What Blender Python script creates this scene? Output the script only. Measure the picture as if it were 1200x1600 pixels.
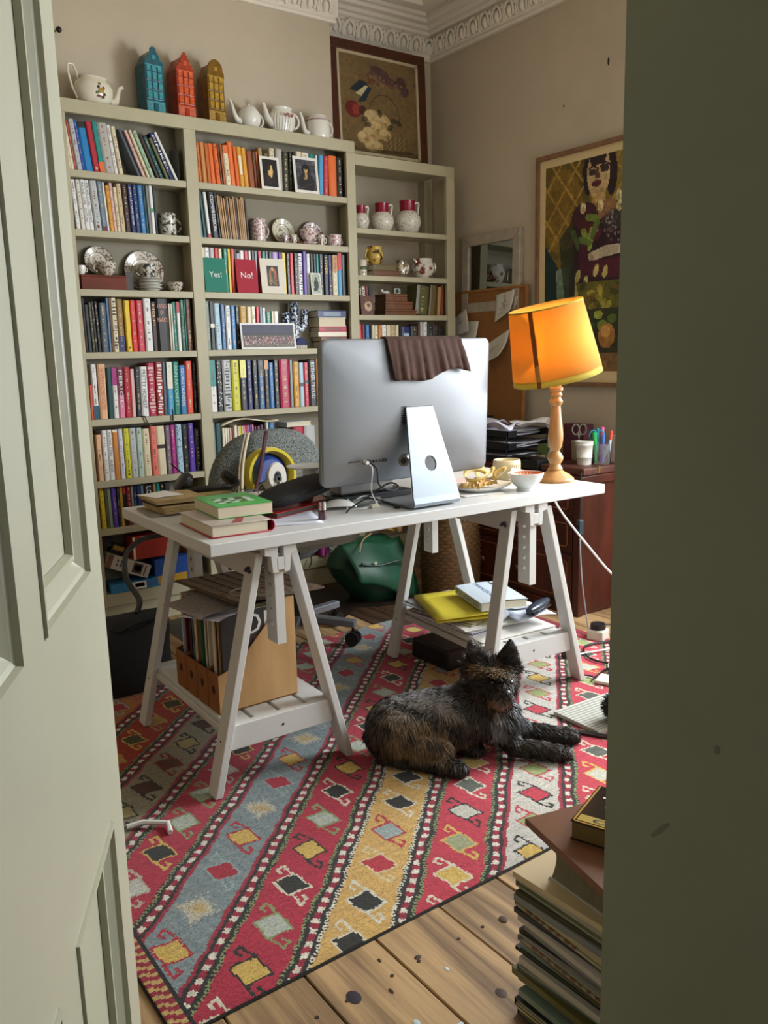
import bpy, math, random
import numpy as np
from mathutils import Matrix, Vector

random.seed(7)
rng = np.random.default_rng(7)
for _o in list(bpy.data.objects):
    bpy.data.objects.remove(_o)
SC = bpy.context.scene
COL = SC.collection
PI = math.pi


def lin(h):
    h = h.lstrip('#')
    out = []
    for i in (0, 2, 4):
        c = int(h[i:i + 2], 16) / 255
        out.append(c / 12.92 if c <= .04045 else ((c + .055) / 1.055) ** 2.4)
    return tuple(out)


# ---------------------------------------------------------------- camera
cam_data = bpy.data.cameras.new('camera')
cam = bpy.data.objects.new('camera', cam_data)
COL.objects.link(cam)
cam.matrix_world = Matrix(((0.80898451, 0.12652562, -0.57405168, 0),
                           (-0.58734118, 0.13416693, -0.79814132, 0),
                           (-0.02396658, 0.98284816, 0.18285267, 1.18),
                           (0, 0, 0, 1)))
cam_data.sensor_fit = 'VERTICAL'
cam_data.sensor_height = 24
cam_data.lens = 1315.54 / 1600 * 24
cam_data.clip_start = .02
SC.camera = cam

# ---------------------------------------------------------------- light
world = bpy.data.worlds.new('world')
SC.world = world
world.use_nodes = True
world.node_tree.nodes['Background'].inputs[0].default_value = (.80, .86, 1, 1)
world.node_tree.nodes['Background'].inputs[1].default_value = .10


def area(name, loc, target, sx, sy, power, col):
    d = bpy.data.lights.new(name, 'AREA')
    d.shape = 'RECTANGLE'
    d.size, d.size_y, d.energy, d.color = sx, sy, power, col
    o = bpy.data.objects.new(name, d)
    COL.objects.link(o)
    o.location = loc
    o.rotation_euler = (Vector(target) - Vector(loc)).to_track_quat('-Z', 'Z').to_euler()
    return o


area('window_daylight', (3.42, 1.42, 1.50), (1.3, 1.60, .75), 1.05, 1.75, 195, (.89, .95, 1))
area('front_window_daylight', (2.15, .30, 1.45), (2.0, 3.0, 1.0), 1.0, 1.6, 14, (.89, .95, 1))
area('hall_fill', (-.9, -1.1, 2.2), (.5, .6, 1.0), .8, .8, 1.6, (1, .96, .86))  # fill lamp added behind the camera to brighten the door
LAMP_POWER = 14.0

SC.view_settings.view_transform = 'Standard'
SC.view_settings.look = 'None'
SC.view_settings.gamma = 1
SC.view_settings.use_curve_mapping = False
SC.view_settings.exposure = 0.0

# ---------------------------------------------------------------- materials
MATS = {}


def pbsdf(m):
    return m.node_tree.nodes['Principled BSDF']


def mat(name, hexcol=None, rough=.5, metal=0, var=0, scale=8, bump=0, bscale=60, spec=.5, coat=0, trans=0, stretch=None, col2=None, sheen=0):
    if name in MATS:
        return MATS[name]
    m = bpy.data.materials.new(name)
    m.use_nodes = True
    nt = m.node_tree
    b = pbsdf(m)
    c = lin(hexcol)
    b.inputs['Base Color'].default_value = (*c, 1)
    b.inputs['Roughness'].default_value = rough
    b.inputs['Metallic'].default_value = metal
    b.inputs['Specular IOR Level'].default_value = spec
    b.inputs['Coat Weight'].default_value = coat
    b.inputs['Transmission Weight'].default_value = trans
    b.inputs['Sheen Weight'].default_value = sheen
    if var or bump:
        tc = nt.nodes.new('ShaderNodeTexCoord')
        mp = nt.nodes.new('ShaderNodeMapping')
        nt.links.new(tc.outputs['Object'], mp.inputs[0])
        if stretch:
            mp.inputs['Scale'].default_value = stretch
    if var:
        n = nt.nodes.new('ShaderNodeTexNoise')
        n.inputs['Scale'].default_value = scale
        n.inputs['Detail'].default_value = 5
        n.inputs['Roughness'].default_value = .6
        nt.links.new(mp.outputs[0], n.inputs['Vector'])
        r = nt.nodes.new('ShaderNodeValToRGB')
        c2 = lin(col2) if col2 else tuple(x * (1 - var) for x in c)
        r.color_ramp.elements[0].position = .36
        r.color_ramp.elements[1].position = .64
        r.color_ramp.elements[0].color = (*c2, 1)
        r.color_ramp.elements[1].color = (*(c if col2 else tuple(min(1, x * (1 + var * .6)) for x in c)), 1)
        nt.links.new(n.outputs[0], r.inputs[0])
        nt.links.new(r.outputs[0], b.inputs['Base Color'])
    if bump:
        n = nt.nodes.new('ShaderNodeTexNoise')
        n.inputs['Scale'].default_value = bscale
        n.inputs['Detail'].default_value = 4
        nt.links.new(mp.outputs[0], n.inputs['Vector'])
        bp = nt.nodes.new('ShaderNodeBump')
        bp.inputs['Strength'].default_value = bump
        bp.inputs['Distance'].default_value = .01
        nt.links.new(n.outputs[0], bp.inputs['Height'])
        nt.links.new(bp.outputs[0], b.inputs['Normal'])
    MATS[name] = m
    return m


def attr_mat(name, rough=.6, bump=0, bscale=300, spec=.4, sheen=0):
    """colour read from the mesh's own print attribute"""
    m = bpy.data.materials.new(name)
    m.use_nodes = True
    nt = m.node_tree
    b = pbsdf(m)
    a = nt.nodes.new('ShaderNodeAttribute')
    a.attribute_name = 'print'
    nt.links.new(a.outputs['Color'], b.inputs['Base Color'])
    b.inputs['Roughness'].default_value = rough
    b.inputs['Specular IOR Level'].default_value = spec
    b.inputs['Sheen Weight'].default_value = sheen
    if bump:
        n = nt.nodes.new('ShaderNodeTexNoise')
        n.inputs['Scale'].default_value = bscale
        tc = nt.nodes.new('ShaderNodeTexCoord')
        nt.links.new(tc.outputs['Object'], n.inputs['Vector'])
        bp = nt.nodes.new('ShaderNodeBump')
        bp.inputs['Strength'].default_value = bump
        bp.inputs['Distance'].default_value = .004
        nt.links.new(n.outputs[0], bp.inputs['Height'])
        nt.links.new(bp.outputs[0], b.inputs['Normal'])
    MATS[name] = m
    return m


# ---------------------------------------------------------------- mesh builder
class MB:
    def __init__(s):
        s.v, s.f, s.mi, s.sm, s.mats = [], [], [], [], []

    def add(s, verts, faces, m, M=None, smooth=False):
        if m not in s.mats:
            s.mats.append(m)
        k = s.mats.index(m)
        b = len(s.v)
        if M is not None:
            verts = [M @ Vector(v) for v in verts]
        s.v.extend(tuple(v) for v in verts)
        for f in faces:
            s.f.append(tuple(b + i for i in f))
            s.mi.append(k)
            s.sm.append(smooth)
        return s

    def box(s, a, c, m, M=None):
        x0, y0, z0 = (min(a[i], c[i]) for i in range(3))
        x1, y1, z1 = (max(a[i], c[i]) for i in range(3))
        return s.add([(x0, y0, z0), (x1, y0, z0), (x1, y1, z0), (x0, y1, z0), (x0, y0, z1), (x1, y0, z1), (x1, y1, z1), (x0, y1, z1)],
                     [(0, 3, 2, 1), (4, 5, 6, 7), (0, 1, 5, 4), (1, 2, 6, 5), (2, 3, 7, 6), (3, 0, 4, 7)], m, M)

    def bar(s, p0, p1, w, h, m, up=(0, 0, 1)):
        """box of section w x h swept from p0 to p1; h lies along `up` as far as it can"""
        p0, p1 = Vector(p0), Vector(p1)
        d = (p1 - p0).normalized()
        r = d.cross(Vector(up)).normalized()
        u = r.cross(d)
        vs = []
        for p in (p0, p1):
            for a, b in ((-1, -1), (1, -1), (1, 1), (-1, 1)):
                vs.append(p + r * (a * w / 2) + u * (b * h / 2))
        return s.add(vs, [(0, 3, 2, 1)[::-1], (4, 5, 6, 7)[::-1], (0, 1, 5, 4)[::-1], (1, 2, 6, 5)[::-1], (2, 3, 7, 6)[::-1], (3, 0, 4, 7)[::-1]], m)

    def lathe(s, prof, m, c=(0, 0, 0), n=24, M=None, close=False):
        vs, fs = [], []
        for r, z in prof:
            for i in range(n):
                a = 2 * PI * i / n
                vs.append((c[0] + r * math.cos(a), c[1] + r * math.sin(a), c[2] + z))
        k = len(prof)
        for j in range(k - 1):
            for i in range(n):
                i2 = (i + 1) % n
                fs.append((j * n + i, j * n + i2, (j + 1) * n + i2, (j + 1) * n + i))
        if prof[0][0] > 1e-4:
            fs.append(tuple(range(n - 1, -1, -1)))
        if prof[-1][0] > 1e-4 and not close:
            fs.append(tuple((k - 1) * n + i for i in range(n)))
        return s.add(vs, fs, m, M, True)

    def tube(s, pts, r, m, n=8, cap=True):
        pts = [Vector(p) for p in pts]
        k = len(pts)
        rs = r if isinstance(r, (list, tuple)) else [r] * k
        vs, fs = [], []
        u = None
        for i, p in enumerate(pts):
            d = (pts[min(i + 1, k - 1)] - pts[max(i - 1, 0)]).normalized()
            if u is None:
                u = d.cross(Vector((0, 0, 1)) if abs(d.z) < .9 else Vector((1, 0, 0))).normalized()
            else:
                u = (u - d * u.dot(d)).normalized()
            w = d.cross(u)
            for j in range(n):
                a = 2 * PI * j / n
                vs.append(p + (u * math.cos(a) + w * math.sin(a)) * rs[i])
        for i in range(k - 1):
            for j in range(n):
                j2 = (j + 1) % n
                fs.append((i * n + j, i * n + j2, (i + 1) * n + j2, (i + 1) * n + j))
        if cap:
            fs.append(tuple(range(n - 1, -1, -1)))
            fs.append(tuple((k - 1) * n + j for j in range(n)))
        return s.add(vs, fs, m, None, True)

    def ell(s, c, r, m, n=12, k=8, M=None):
        prof = [(max(1e-5, math.sin(PI * j / k)), -math.cos(PI * j / k)) for j in range(k + 1)]
        T = Matrix.Translation(c) @ (M if M is not None else Matrix.Identity(4)) @ Matrix.Diagonal((*r, 1))
        return s.lathe(prof, m, n=n, M=T)

    def prism(s, poly, d0, d1, m, axis='z', M=None, smooth=False):
        """2-D outline (counter-clockwise) extruded from d0 to d1 along an axis; 'y' takes (x, z) and 'x' takes (y, z)"""
        def P(p, d):
            return {'z': (p[0], p[1], d), 'y': (p[0], d, p[1]), 'x': (d, p[0], p[1])}[axis]
        n = len(poly)
        vs = [P(p, d0) for p in poly] + [P(p, d1) for p in poly]
        fs = [tuple(range(n)), tuple(range(2 * n - 1, n - 1, -1))] + [(i, i + n, (i + 1) % n + n, (i + 1) % n) for i in range(n)]
        if axis != 'y':
            fs = [f[::-1] for f in fs]
        s.add(vs, fs, m, M, smooth)
        return s

    def grid(s, fn, nu, nv, m, M=None, smooth=True):
        vs = [fn(i / nu, j / nv) for j in range(nv + 1) for i in range(nu + 1)]
        fs = [(j * (nu + 1) + i, j * (nu + 1) + i + 1, (j + 1) * (nu + 1) + i + 1, (j + 1) * (nu + 1) + i) for j in range(nv) for i in range(nu)]
        return s.add(vs, fs, m, M, smooth)

    def loft(s, rings, m, cap=True, smooth=True):
        n = len(rings[0])
        vs = [p for r in rings for p in r]
        fs = []
        for j in range(len(rings) - 1):
            for i in range(n):
                i2 = (i + 1) % n
                fs.append((j * n + i, j * n + i2, (j + 1) * n + i2, (j + 1) * n + i))
        if cap:
            fs.append(tuple(range(n - 1, -1, -1)))
            fs.append(tuple((len(rings) - 1) * n + i for i in range(n)))
        return s.add(vs, fs, m, None, smooth)

    def mesh(s, name, inv=None, sharp=40):
        me = bpy.data.meshes.new(name)
        vs = s.v if inv is None else [tuple(inv @ Vector(v)) for v in s.v]
        me.from_pydata(vs, [], s.f)
        for m in s.mats:
            me.materials.append(m)
        me.polygons.foreach_set('material_index', s.mi)
        me.polygons.foreach_set('use_smooth', s.sm)
        if any(s.sm):
            me.set_sharp_from_angle(angle=math.radians(sharp))
        me.update()
        return me

    def build(s, name, parent=None, local=False, bevel=0, sharp=40, solid=0, segs=2):
        """one mesh object; vertices are world coordinates unless local"""
        inv = None
        if parent is not None and not local:
            inv = BASE[parent.name].inverted()
        o = bpy.data.objects.new(name, s.mesh(name, inv, sharp))
        COL.objects.link(o)
        if parent is not None:
            o.parent = parent
            BASE[o.name] = BASE[parent.name]
        else:
            BASE[o.name] = Matrix.Identity(4)
        if solid:
            md = o.modifiers.new('thickness', 'SOLIDIFY')
            md.thickness = solid
            md.offset = 0
        if bevel:
            md = o.modifiers.new('bevel', 'BEVEL')
            md.width = bevel
            md.segments = segs
            md.limit_method = 'ANGLE'
            md.angle_limit = math.radians(50)
        return o


BASE = {}


def tag(o, label, cat, group=None, kind=None):
    if label:
        o['label'] = label
    if cat:
        o['category'] = cat
    if group:
        o['group'] = group
    if kind:
        o['kind'] = kind
    return o


def thing(name, label, cat, loc=(0, 0, 0), rotz=0, group=None, M=None):
    """an Empty at the base of a thing, parent of its parts"""
    o = bpy.data.objects.new(name, None)
    COL.objects.link(o)
    o.empty_display_size = .05
    if M is None:
        M = Matrix.Translation(loc) @ Matrix.Rotation(rotz, 4, 'Z')
    o.matrix_world = M
    BASE[o.name] = M
    return tag(o, label, cat, group)


def single(mb, name, label, cat, loc=(0, 0, 0), rotz=0, group=None, local=True, M=None, **k):
    """a thing that is one mesh: its vertices are local to loc, or world when local is False"""
    if M is None:
        M = Matrix.Translation(loc) @ Matrix.Rotation(rotz, 4, 'Z')
    if not local:
        inv = M.inverted()
        mb.v = [tuple(inv @ Vector(v)) for v in mb.v]
    o = mb.build(name, **k)
    o.matrix_world = M
    BASE[o.name] = M
    return tag(o, label, cat, group)


def structure(mb, name, parent=None, **k):
    o = mb.build(name, parent, **k)
    if parent is None:
        o['kind'] = 'structure'
    return o


def copy_obj(o, name, M=None, parent=None):
    c = o.copy()
    c.name = name
    COL.objects.link(c)
    c.parent = parent
    for kk in list(c.keys()):
        if kk in ('label', 'category', 'group', 'kind'):
            del c[kk]
    if M is not None:
        c.matrix_local = M
    BASE[c.name] = M if M is not None else Matrix.Identity(4)
    return c


# ---------------------------------------------------------------- lettering
_TXT = {}


def glyphs(body, res=2):
    """flat mesh of a line of lettering, 1 unit cap size, left-bottom at the origin: verts, faces, width, height"""
    if body not in _TXT:
        cu = bpy.data.curves.new('lettering', 'FONT')
        cu.body = body
        cu.resolution_u = res
        cu.size = 1
        ob = bpy.data.objects.new('lettering', cu)
        me = ob.to_mesh()
        vs = [tuple(v.co) for v in me.vertices]
        fs = [tuple(p.vertices) for p in me.polygons]
        ob.to_mesh_clear()
        bpy.data.objects.remove(ob)
        bpy.data.curves.remove(cu)
        x0 = min(v[0] for v in vs)
        x1 = max(v[0] for v in vs)
        y0 = min(v[1] for v in vs)
        y1 = max(v[1] for v in vs)
        _TXT[body] = ([(v[0] - x0, v[1] - y0, 0) for v in vs], fs, x1 - x0, y1 - y0)
    return _TXT[body]


def letter(mb, body, m, o, u, v, w=None, h=None, lift=.0006):
    """lettering from corner o, reading along u with its height along v, scaled to width w and/or height h"""
    vs, fs, gw, gh = glyphs(body)
    sx = (w / gw) if w else h / gh
    sy = (h / gh) if h else sx
    u, v, o = Vector(u).normalized(), Vector(v).normalized(), Vector(o)
    n = u.cross(v) * lift
    mb.add([o + u * (p[0] * sx) + v * (p[1] * sy) + n for p in vs], fs, m)


# ---------------------------------------------------------------- printed surfaces (flat print kept in a mesh attribute)
class Canvas:
    def __init__(s, w, h, col):
        s.w, s.h = w, h
        s.a = np.empty((h, w, 3), np.float32)
        s.a[:] = lin(col)
        s.X, s.Y = np.meshgrid((np.arange(w) + .5) / w, (np.arange(h) + .5) / h)

    def put(s, mask, col, k=1.0):
        c = np.array(lin(col), np.float32)
        s.a[mask] = s.a[mask] * (1 - k) + c * k

    def ell(s, cx, cy, rx, ry, col, ang=0, k=1.0):
        ca, sa = math.cos(ang), math.sin(ang)
        dx, dy = s.X - cx, (s.Y - cy) * s.h / s.w
        ry = ry * s.h / s.w
        s.put(((dx * ca + dy * sa) / rx) ** 2 + ((-dx * sa + dy * ca) / ry) ** 2 < 1, col, k)

    def poly(s, pts, col, k=1.0):
        inside = np.zeros(s.X.shape, bool)
        n = len(pts)
        for i in range(n):
            (x0, y0), (x1, y1) = pts[i], pts[(i + 1) % n]
            if y0 == y1:
                continue
            c = ((y0 <= s.Y) != (y1 <= s.Y)) & (s.X < (x1 - x0) * (s.Y - y0) / (y1 - y0) + x0)
            inside ^= c
        s.put(inside, col, k)

    def line(s, p0, p1, w, col, k=1.0):
        (x0, y0), (x1, y1) = p0, p1
        asp = s.h / s.w
        dx, dy = x1 - x0, (y1 - y0) * asp
        L = dx * dx + dy * dy + 1e-9
        t = np.clip(((s.X - x0) * dx + (s.Y - y0) * asp * dy) / L, 0, 1)
        s.put((s.X - x0 - t * dx) ** 2 + ((s.Y - y0) * asp - t * dy) ** 2 < w * w, col, k)

    def curve(s, pts, w, col, k=1.0):
        for a, b in zip(pts[:-1], pts[1:]):
            s.line(a, b, w, col, k)

    def noise(s, amt, blocks=(6, 24, 90)):
        for b in blocks:
            hb, wb = max(2, int(b * s.h / s.w)), b
            g = rng.normal(0, amt, (hb, wb))
            yi = np.clip((s.Y * hb).astype(int), 0, hb - 1)
            xi = np.clip((s.X * wb).astype(int), 0, wb - 1)
            s.a *= (1 + g[yi, xi])[..., None]
        s.a = np.clip(s.a, 0, 1)


def print_grid(name, A, P, m, parent=None):
    """mesh of one quad per print cell; A is (h, w, 3), P is the (h+1, w+1, 3) corner positions, row 0 at the bottom"""
    h, w = A.shape[:2]
    me = bpy.data.meshes.new(name)
    nv, nf = (h + 1) * (w + 1), h * w
    me.vertices.add(nv)
    me.vertices.foreach_set('co', np.ascontiguousarray(P, np.float32).ravel())
    idx = np.arange(nv, dtype=np.int32).reshape(h + 1, w + 1)
    q = np.stack([idx[:-1, :-1], idx[:-1, 1:], idx[1:, 1:], idx[1:, :-1]], -1).reshape(-1)
    me.loops.add(nf * 4)
    me.loops.foreach_set('vertex_index', q)
    me.polygons.add(nf)
    me.polygons.foreach_set('loop_start', np.arange(0, nf * 4, 4, dtype=np.int32))
    me.update(calc_edges=True)
    at = me.attributes.new('print', 'FLOAT_COLOR', 'CORNER')
    c = np.ones((nf, 4, 4), np.float32)
    c[:, :, :3] = A.reshape(nf, 1, 3)
    at.data.foreach_set('color', c.ravel())
    me.materials.append(m)
    me.validate()
    o = bpy.data.objects.new(name, me)
    COL.objects.link(o)
    if parent is not None:
        o.parent = parent
        BASE[o.name] = BASE[parent.name]
    return o


def print_plane(name, cv, o, u, v, m, parent=None):
    """a Canvas printed on the flat rectangle o + u + v (row 0 of the canvas is its TOP); positions are local to parent"""
    A = cv.a[::-1]
    h, w = A.shape[:2]
    su = np.linspace(0, 1, w + 1)[None, :, None]
    sv = np.linspace(0, 1, h + 1)[:, None, None]
    P = np.array(o, float) + su * np.array(u, float) + sv * np.array(v, float)
    return print_grid(name, A, P, m, parent)

# ---------------------------------------------------------------- palette of the room
WALL = mat('wall_paint', '#bbae98', .85, var=.06, scale=2.5, bump=.05, bscale=40)
CEIL = mat('ceiling_paint', '#ddd5c6', .9)
PLASTER = mat('plaster_white', '#e0d8c9', .8)
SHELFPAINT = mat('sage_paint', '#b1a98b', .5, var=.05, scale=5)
SHADEDBACK = mat('shaded_back_paint', '#8a8370', .7)  # back paint darkened with the shade of the recess behind the books
DOORPAINT = mat('door_paint', '#bcbaa2', .38, var=.03, scale=4)
SHADEDJAMB = mat('shaded_jamb_paint', '#79765f', .6, var=.08, scale=4)  # the door's paint, with the shade on the jamb put into the colour
BLACK = mat('black_plastic', '#141414', .4)
WHITE = mat('white_paint', '#e6e6e4', .4)
PAPER = mat('paper', '#e9e6df', .8)


def wood_mat(name, c1, c2, scale=6, stretch=(1, .08, 1), rough=.5, bump=.15, ring=14):
    """boards with grain along local Y, each board object shifted by its own random number"""
    m = bpy.data.materials.new(name)
    m.use_nodes = True
    nt = m.node_tree
    N, L = nt.nodes.new, nt.links.new
    b = pbsdf(m)
    tc, oi, mp = N('ShaderNodeTexCoord'), N('ShaderNodeObjectInfo'), N('ShaderNodeMapping')
    mp.inputs['Scale'].default_value = stretch
    L(tc.outputs['Object'], mp.inputs[0])
    ad = N('ShaderNodeVectorMath')
    ad.operation = 'MULTIPLY_ADD'
    cb = N('ShaderNodeCombineXYZ')
    L(oi.outputs['Random'], cb.inputs[0])
    L(oi.outputs['Random'], cb.inputs[2])
    L(cb.outputs[0], ad.inputs[0])
    ad.inputs[1].default_value = (31, 1, 17)
    L(mp.outputs[0], ad.inputs[2])
    n1 = N('ShaderNodeTexNoise')
    n1.inputs['Scale'].default_value = scale
    n1.inputs['Detail'].default_value = 6
    n1.inputs['Distortion'].default_value = .4
    L(ad.outputs[0], n1.inputs['Vector'])
    mu = N('ShaderNodeMath')
    mu.operation = 'MULTIPLY'
    mu.inputs[1].default_value = ring
    L(n1.outputs[0], mu.inputs[0])
    fr = N('ShaderNodeMath')
    fr.operation = 'PINGPONG'
    fr.inputs[1].default_value = 1
    L(mu.outputs[0], fr.inputs[0])
    n2 = N('ShaderNodeTexNoise')
    n2.inputs['Scale'].default_value = 2.5
    n2.inputs['Detail'].default_value = 6
    L(tc.outputs['Object'], n2.inputs['Vector'])
    mx = N('ShaderNodeMix')
    mx.inputs[0].default_value = .55
    L(fr.outputs[0], mx.inputs[2])
    L(n2.outputs[0], mx.inputs[3])
    r = N('ShaderNodeValToRGB')
    r.color_ramp.elements[0].position = .2
    r.color_ramp.elements[1].position = .68
    r.color_ramp.elements[0].color = (*lin(c1), 1)
    r.color_ramp.elements[1].color = (*lin(c2), 1)
    L(mx.outputs[0], r.inputs[0])
    hs = N('ShaderNodeHueSaturation')
    mr = N('ShaderNodeMapRange')
    mr.inputs[3].default_value = .82
    mr.inputs[4].default_value = 1.12
    L(oi.outputs['Random'], mr.inputs[0])
    L(mr.outputs[0], hs.inputs['Value'])
    L(r.outputs[0], hs.inputs['Color'])
    L(hs.outputs[0], b.inputs['Base Color'])
    b.inputs['Roughness'].default_value = rough
    if bump:
        bp = N('ShaderNodeBump')
        bp.inputs['Strength'].default_value = bump
        bp.inputs['Distance'].default_value = .004
        L(mx.outputs[0], bp.inputs['Height'])
        L(bp.outputs[0], b.inputs['Normal'])
    MATS[name] = m
    return m


PLANK = wood_mat('floorboard', '#6a5138', '#ae8d62', 11, (1, .045, 1), .6, .45, 9)
DARKPLANK = wood_mat('stained_floorboard', '#2a1a10', '#59402a', 5, (1, .07, 1), .5, .25)
NAILHEAD = mat('nail_head', '#2b241e', .5)

# ---------------------------------------------------------------- shell
XL, XR = -.9, 3.27          # left and right wall
YF, YB, YA = .47, 3.80, 3.99  # front wall, chimney breast, alcove back
ZC = 2.985
fl = MB()
fl.box((XL - .1, -1.6, -.12), (XR + .1, YA + .1, -.03), mat('subfloor', '#241b14', .9))
floor_ob = structure(fl, 'floor')
P0 = .87 - .17 * 12
for i in range(28):
    x0 = P0 + .17 * i
    if x0 > XR or x0 + .17 < XL:
        continue
    a, b_ = max(x0 + .002, XL), min(x0 + .168, XR)
    cut = [-1.5, 1.9 + .5 * math.sin(i * 2.3), YA]
    for j in range(2):
        y0, y1 = cut[j] + .002, cut[j + 1]
        mb = MB()
        z = -.0006 * ((i * 7 + j * 3) % 4)
        mb.box((a, y0, -.03), (b_, y1, z - .0005), PLANK if (a < 1.9 or j == 0) else DARKPLANK if a < 2.35 and j == 1 else PLANK)
        o = mb.build('plank', floor_ob, bevel=.002, segs=1)
        if j == 0 and .5 < a < 1.6:
            nb = MB()
            for yy in (.93, 1.17):
                for k in (.03, .135):
                    nb.lathe([(.004, z - .001), (.004, z + .0006)], NAILHEAD, (x0 + k, yy + .01 * k, 0), 8)
            nb.build('nail', floor_ob)
mb = MB()
mb.ell((.745, 1.17, 0), (.013, .018, .0008), mat('ink_stain', '#2b2530', .5), 14, 4)
mb.build('stain', floor_ob)
mb = MB()
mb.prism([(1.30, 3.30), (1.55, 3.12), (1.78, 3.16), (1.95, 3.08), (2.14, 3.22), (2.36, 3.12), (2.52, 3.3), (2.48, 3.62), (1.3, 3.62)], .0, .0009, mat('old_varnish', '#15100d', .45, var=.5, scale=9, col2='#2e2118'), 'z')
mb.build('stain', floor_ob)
PS = mat('paint_spot', '#b9c4c6', .6)
KN = mat('knot', '#3a2616', .6)
for (x, y, a, b_, m) in ((.80, 1.05, .006, .008, PS), (.735, 1.06, .004, .006, PS), (.86, 1.0, .007, .004, PS), (.93, 1.12, .004, .006, PS), (.70, 1.02, .012, .009, KN), (.97, 1.01, .010, .013, KN), (.905, 1.18, .008, .006, KN), (1.12, 1.16, .008, .011, KN), (.62, 1.16, .009, .012, KN), (.84, 1.22, .003, .006, KN), (.81, 1.14, .003, .008, KN)):
    mb = MB()
    mb.ell((x, y, 0), (a, b_, .0007), m, 12, 4)
    mb.build('stain', floor_ob)

mb = MB()
mb.box((XL - .1, YB, 0), (2.474, YB + .3, ZC), WALL)
structure(mb, 'wall_back')
mb = MB()
mb.box((2.474, YA, 0), (XR + .1, YA + .11, ZC), WALL)
structure(mb, 'wall_alcove')
# right wall with a window opening in front of the desk
WY0, WY1, WZ0, WZ1 = .86, 1.98, .55, 2.45
mb = MB()
mb.box((XR, YF - .2, 0), (XR + .16, WY0, ZC), WALL)
mb.box((XR, WY1, 0), (XR + .16, YA + .11, ZC), WALL)
mb.box((XR, WY0, 0), (XR + .16, WY1, WZ0), WALL)
mb.box((XR, WY0, WZ1), (XR + .16, WY1, ZC), WALL)
# old screw holes
HOLE = mat('screw_hole', '#241d17', .9)
mb.ell((XR, 2.72, 2.465), (.002, .006, .018), HOLE, 8, 6)
mb.ell((XR, 2.985, 2.337), (.002, .005, .006), HOLE, 8, 6)
structure(mb, 'wall_right')
wn = MB()
for (y0, y1, z0, z1) in ((WY0, WY0 + .05, WZ0, WZ1), (WY1 - .05, WY1, WZ0, WZ1), (WY0, WY1, WZ0, WZ0 + .05), (WY0, WY1, WZ1 - .05, WZ1), (WY0, WY1, 1.46, 1.50)):
    wn.box((XR + .03, y0, z0), (XR + .08, y1, z1), WHITE)
wn.box((XR - .05, WY0 - .06, WZ0 - .04), (XR + .03, WY1 + .06, WZ0), WHITE)
structure(wn, 'window_1')
wn = MB()
for (x0, x1, z0, z1) in ((1.60, 1.65, .60, 2.35), (2.65, 2.70, .60, 2.35), (1.60, 2.70, .60, .65), (1.60, 2.70, 2.30, 2.35), (1.60, 2.70, 1.46, 1.50), (2.14, 2.16, .65, 2.30)):
    wn.box((x0, .34, z0), (x1, .39, z1), WHITE)
wn.box((1.55, .40, .56), (2.75, .52, .60), WHITE)
structure(wn, 'window_2')
mb = MB()
mb.box((XL - .1, .47, 0), (XL, YB + .05, ZC), WALL)
structure(mb, 'wall_left')
mb = MB()
mb.box((.585, .27, 0), (1.60, YF, ZC), SHADEDJAMB)
mb.box((2.70, .27, 0), (XR + .16, YF, ZC), WALL)
mb.box((1.60, .27, 0), (2.70, YF, .60), WALL)
mb.box((1.60, .27, 2.35), (2.70, YF, ZC), WALL)
mb.box((XL - .1, .27, 0), (-.09, YF, ZC), WALL)
mb.box((-.09, .27, 2.12), (.585, YF, ZC), WALL)
SM = mat('scuff', '#64614e', .7)
mb.ell((.5848, .41, .765), (.0004, .0025, .014), SM, 10, 6, Matrix.Rotation(.7, 4, 'X'))
mb.ell((.5848, .31, 1.42), (.0004, .003, .008), SM, 10, 6)
mb.ell((.5848, .36, .86), (.0004, .003, .004), SM, 8, 6)
structure(mb, 'wall_front')
mb = MB()
mb.box((XL - .1, -1.6, ZC), (XR + .16, YA + .11, ZC + .1), CEIL)
structure(mb, 'ceiling')
mb = MB()
SKIRT = mat('skirting_paint', '#b9b4a2', .5)
mb.box((XR - .02, WY0, 0), (XR, YA, .17), SKIRT)
mb.box((XR - .03, WY0, .17), (XR, YA, .185), SKIRT)
structure(mb, 'baseboard_right')

# ---------------------------------------------------------------- cornice with modelled ornament
PROF = [(0, 2.795), (.022, 2.795), (.027, 2.806), (.022, 2.818), (.032, 2.826), (.032, 2.912), (.05, 2.918), (.058, 2.93), (.078, 2.934), (.09, 2.947), (.12, 2.951), (.128, 2.965), (.15, 2.968), (.15, ZC), (0, ZC)]


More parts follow.
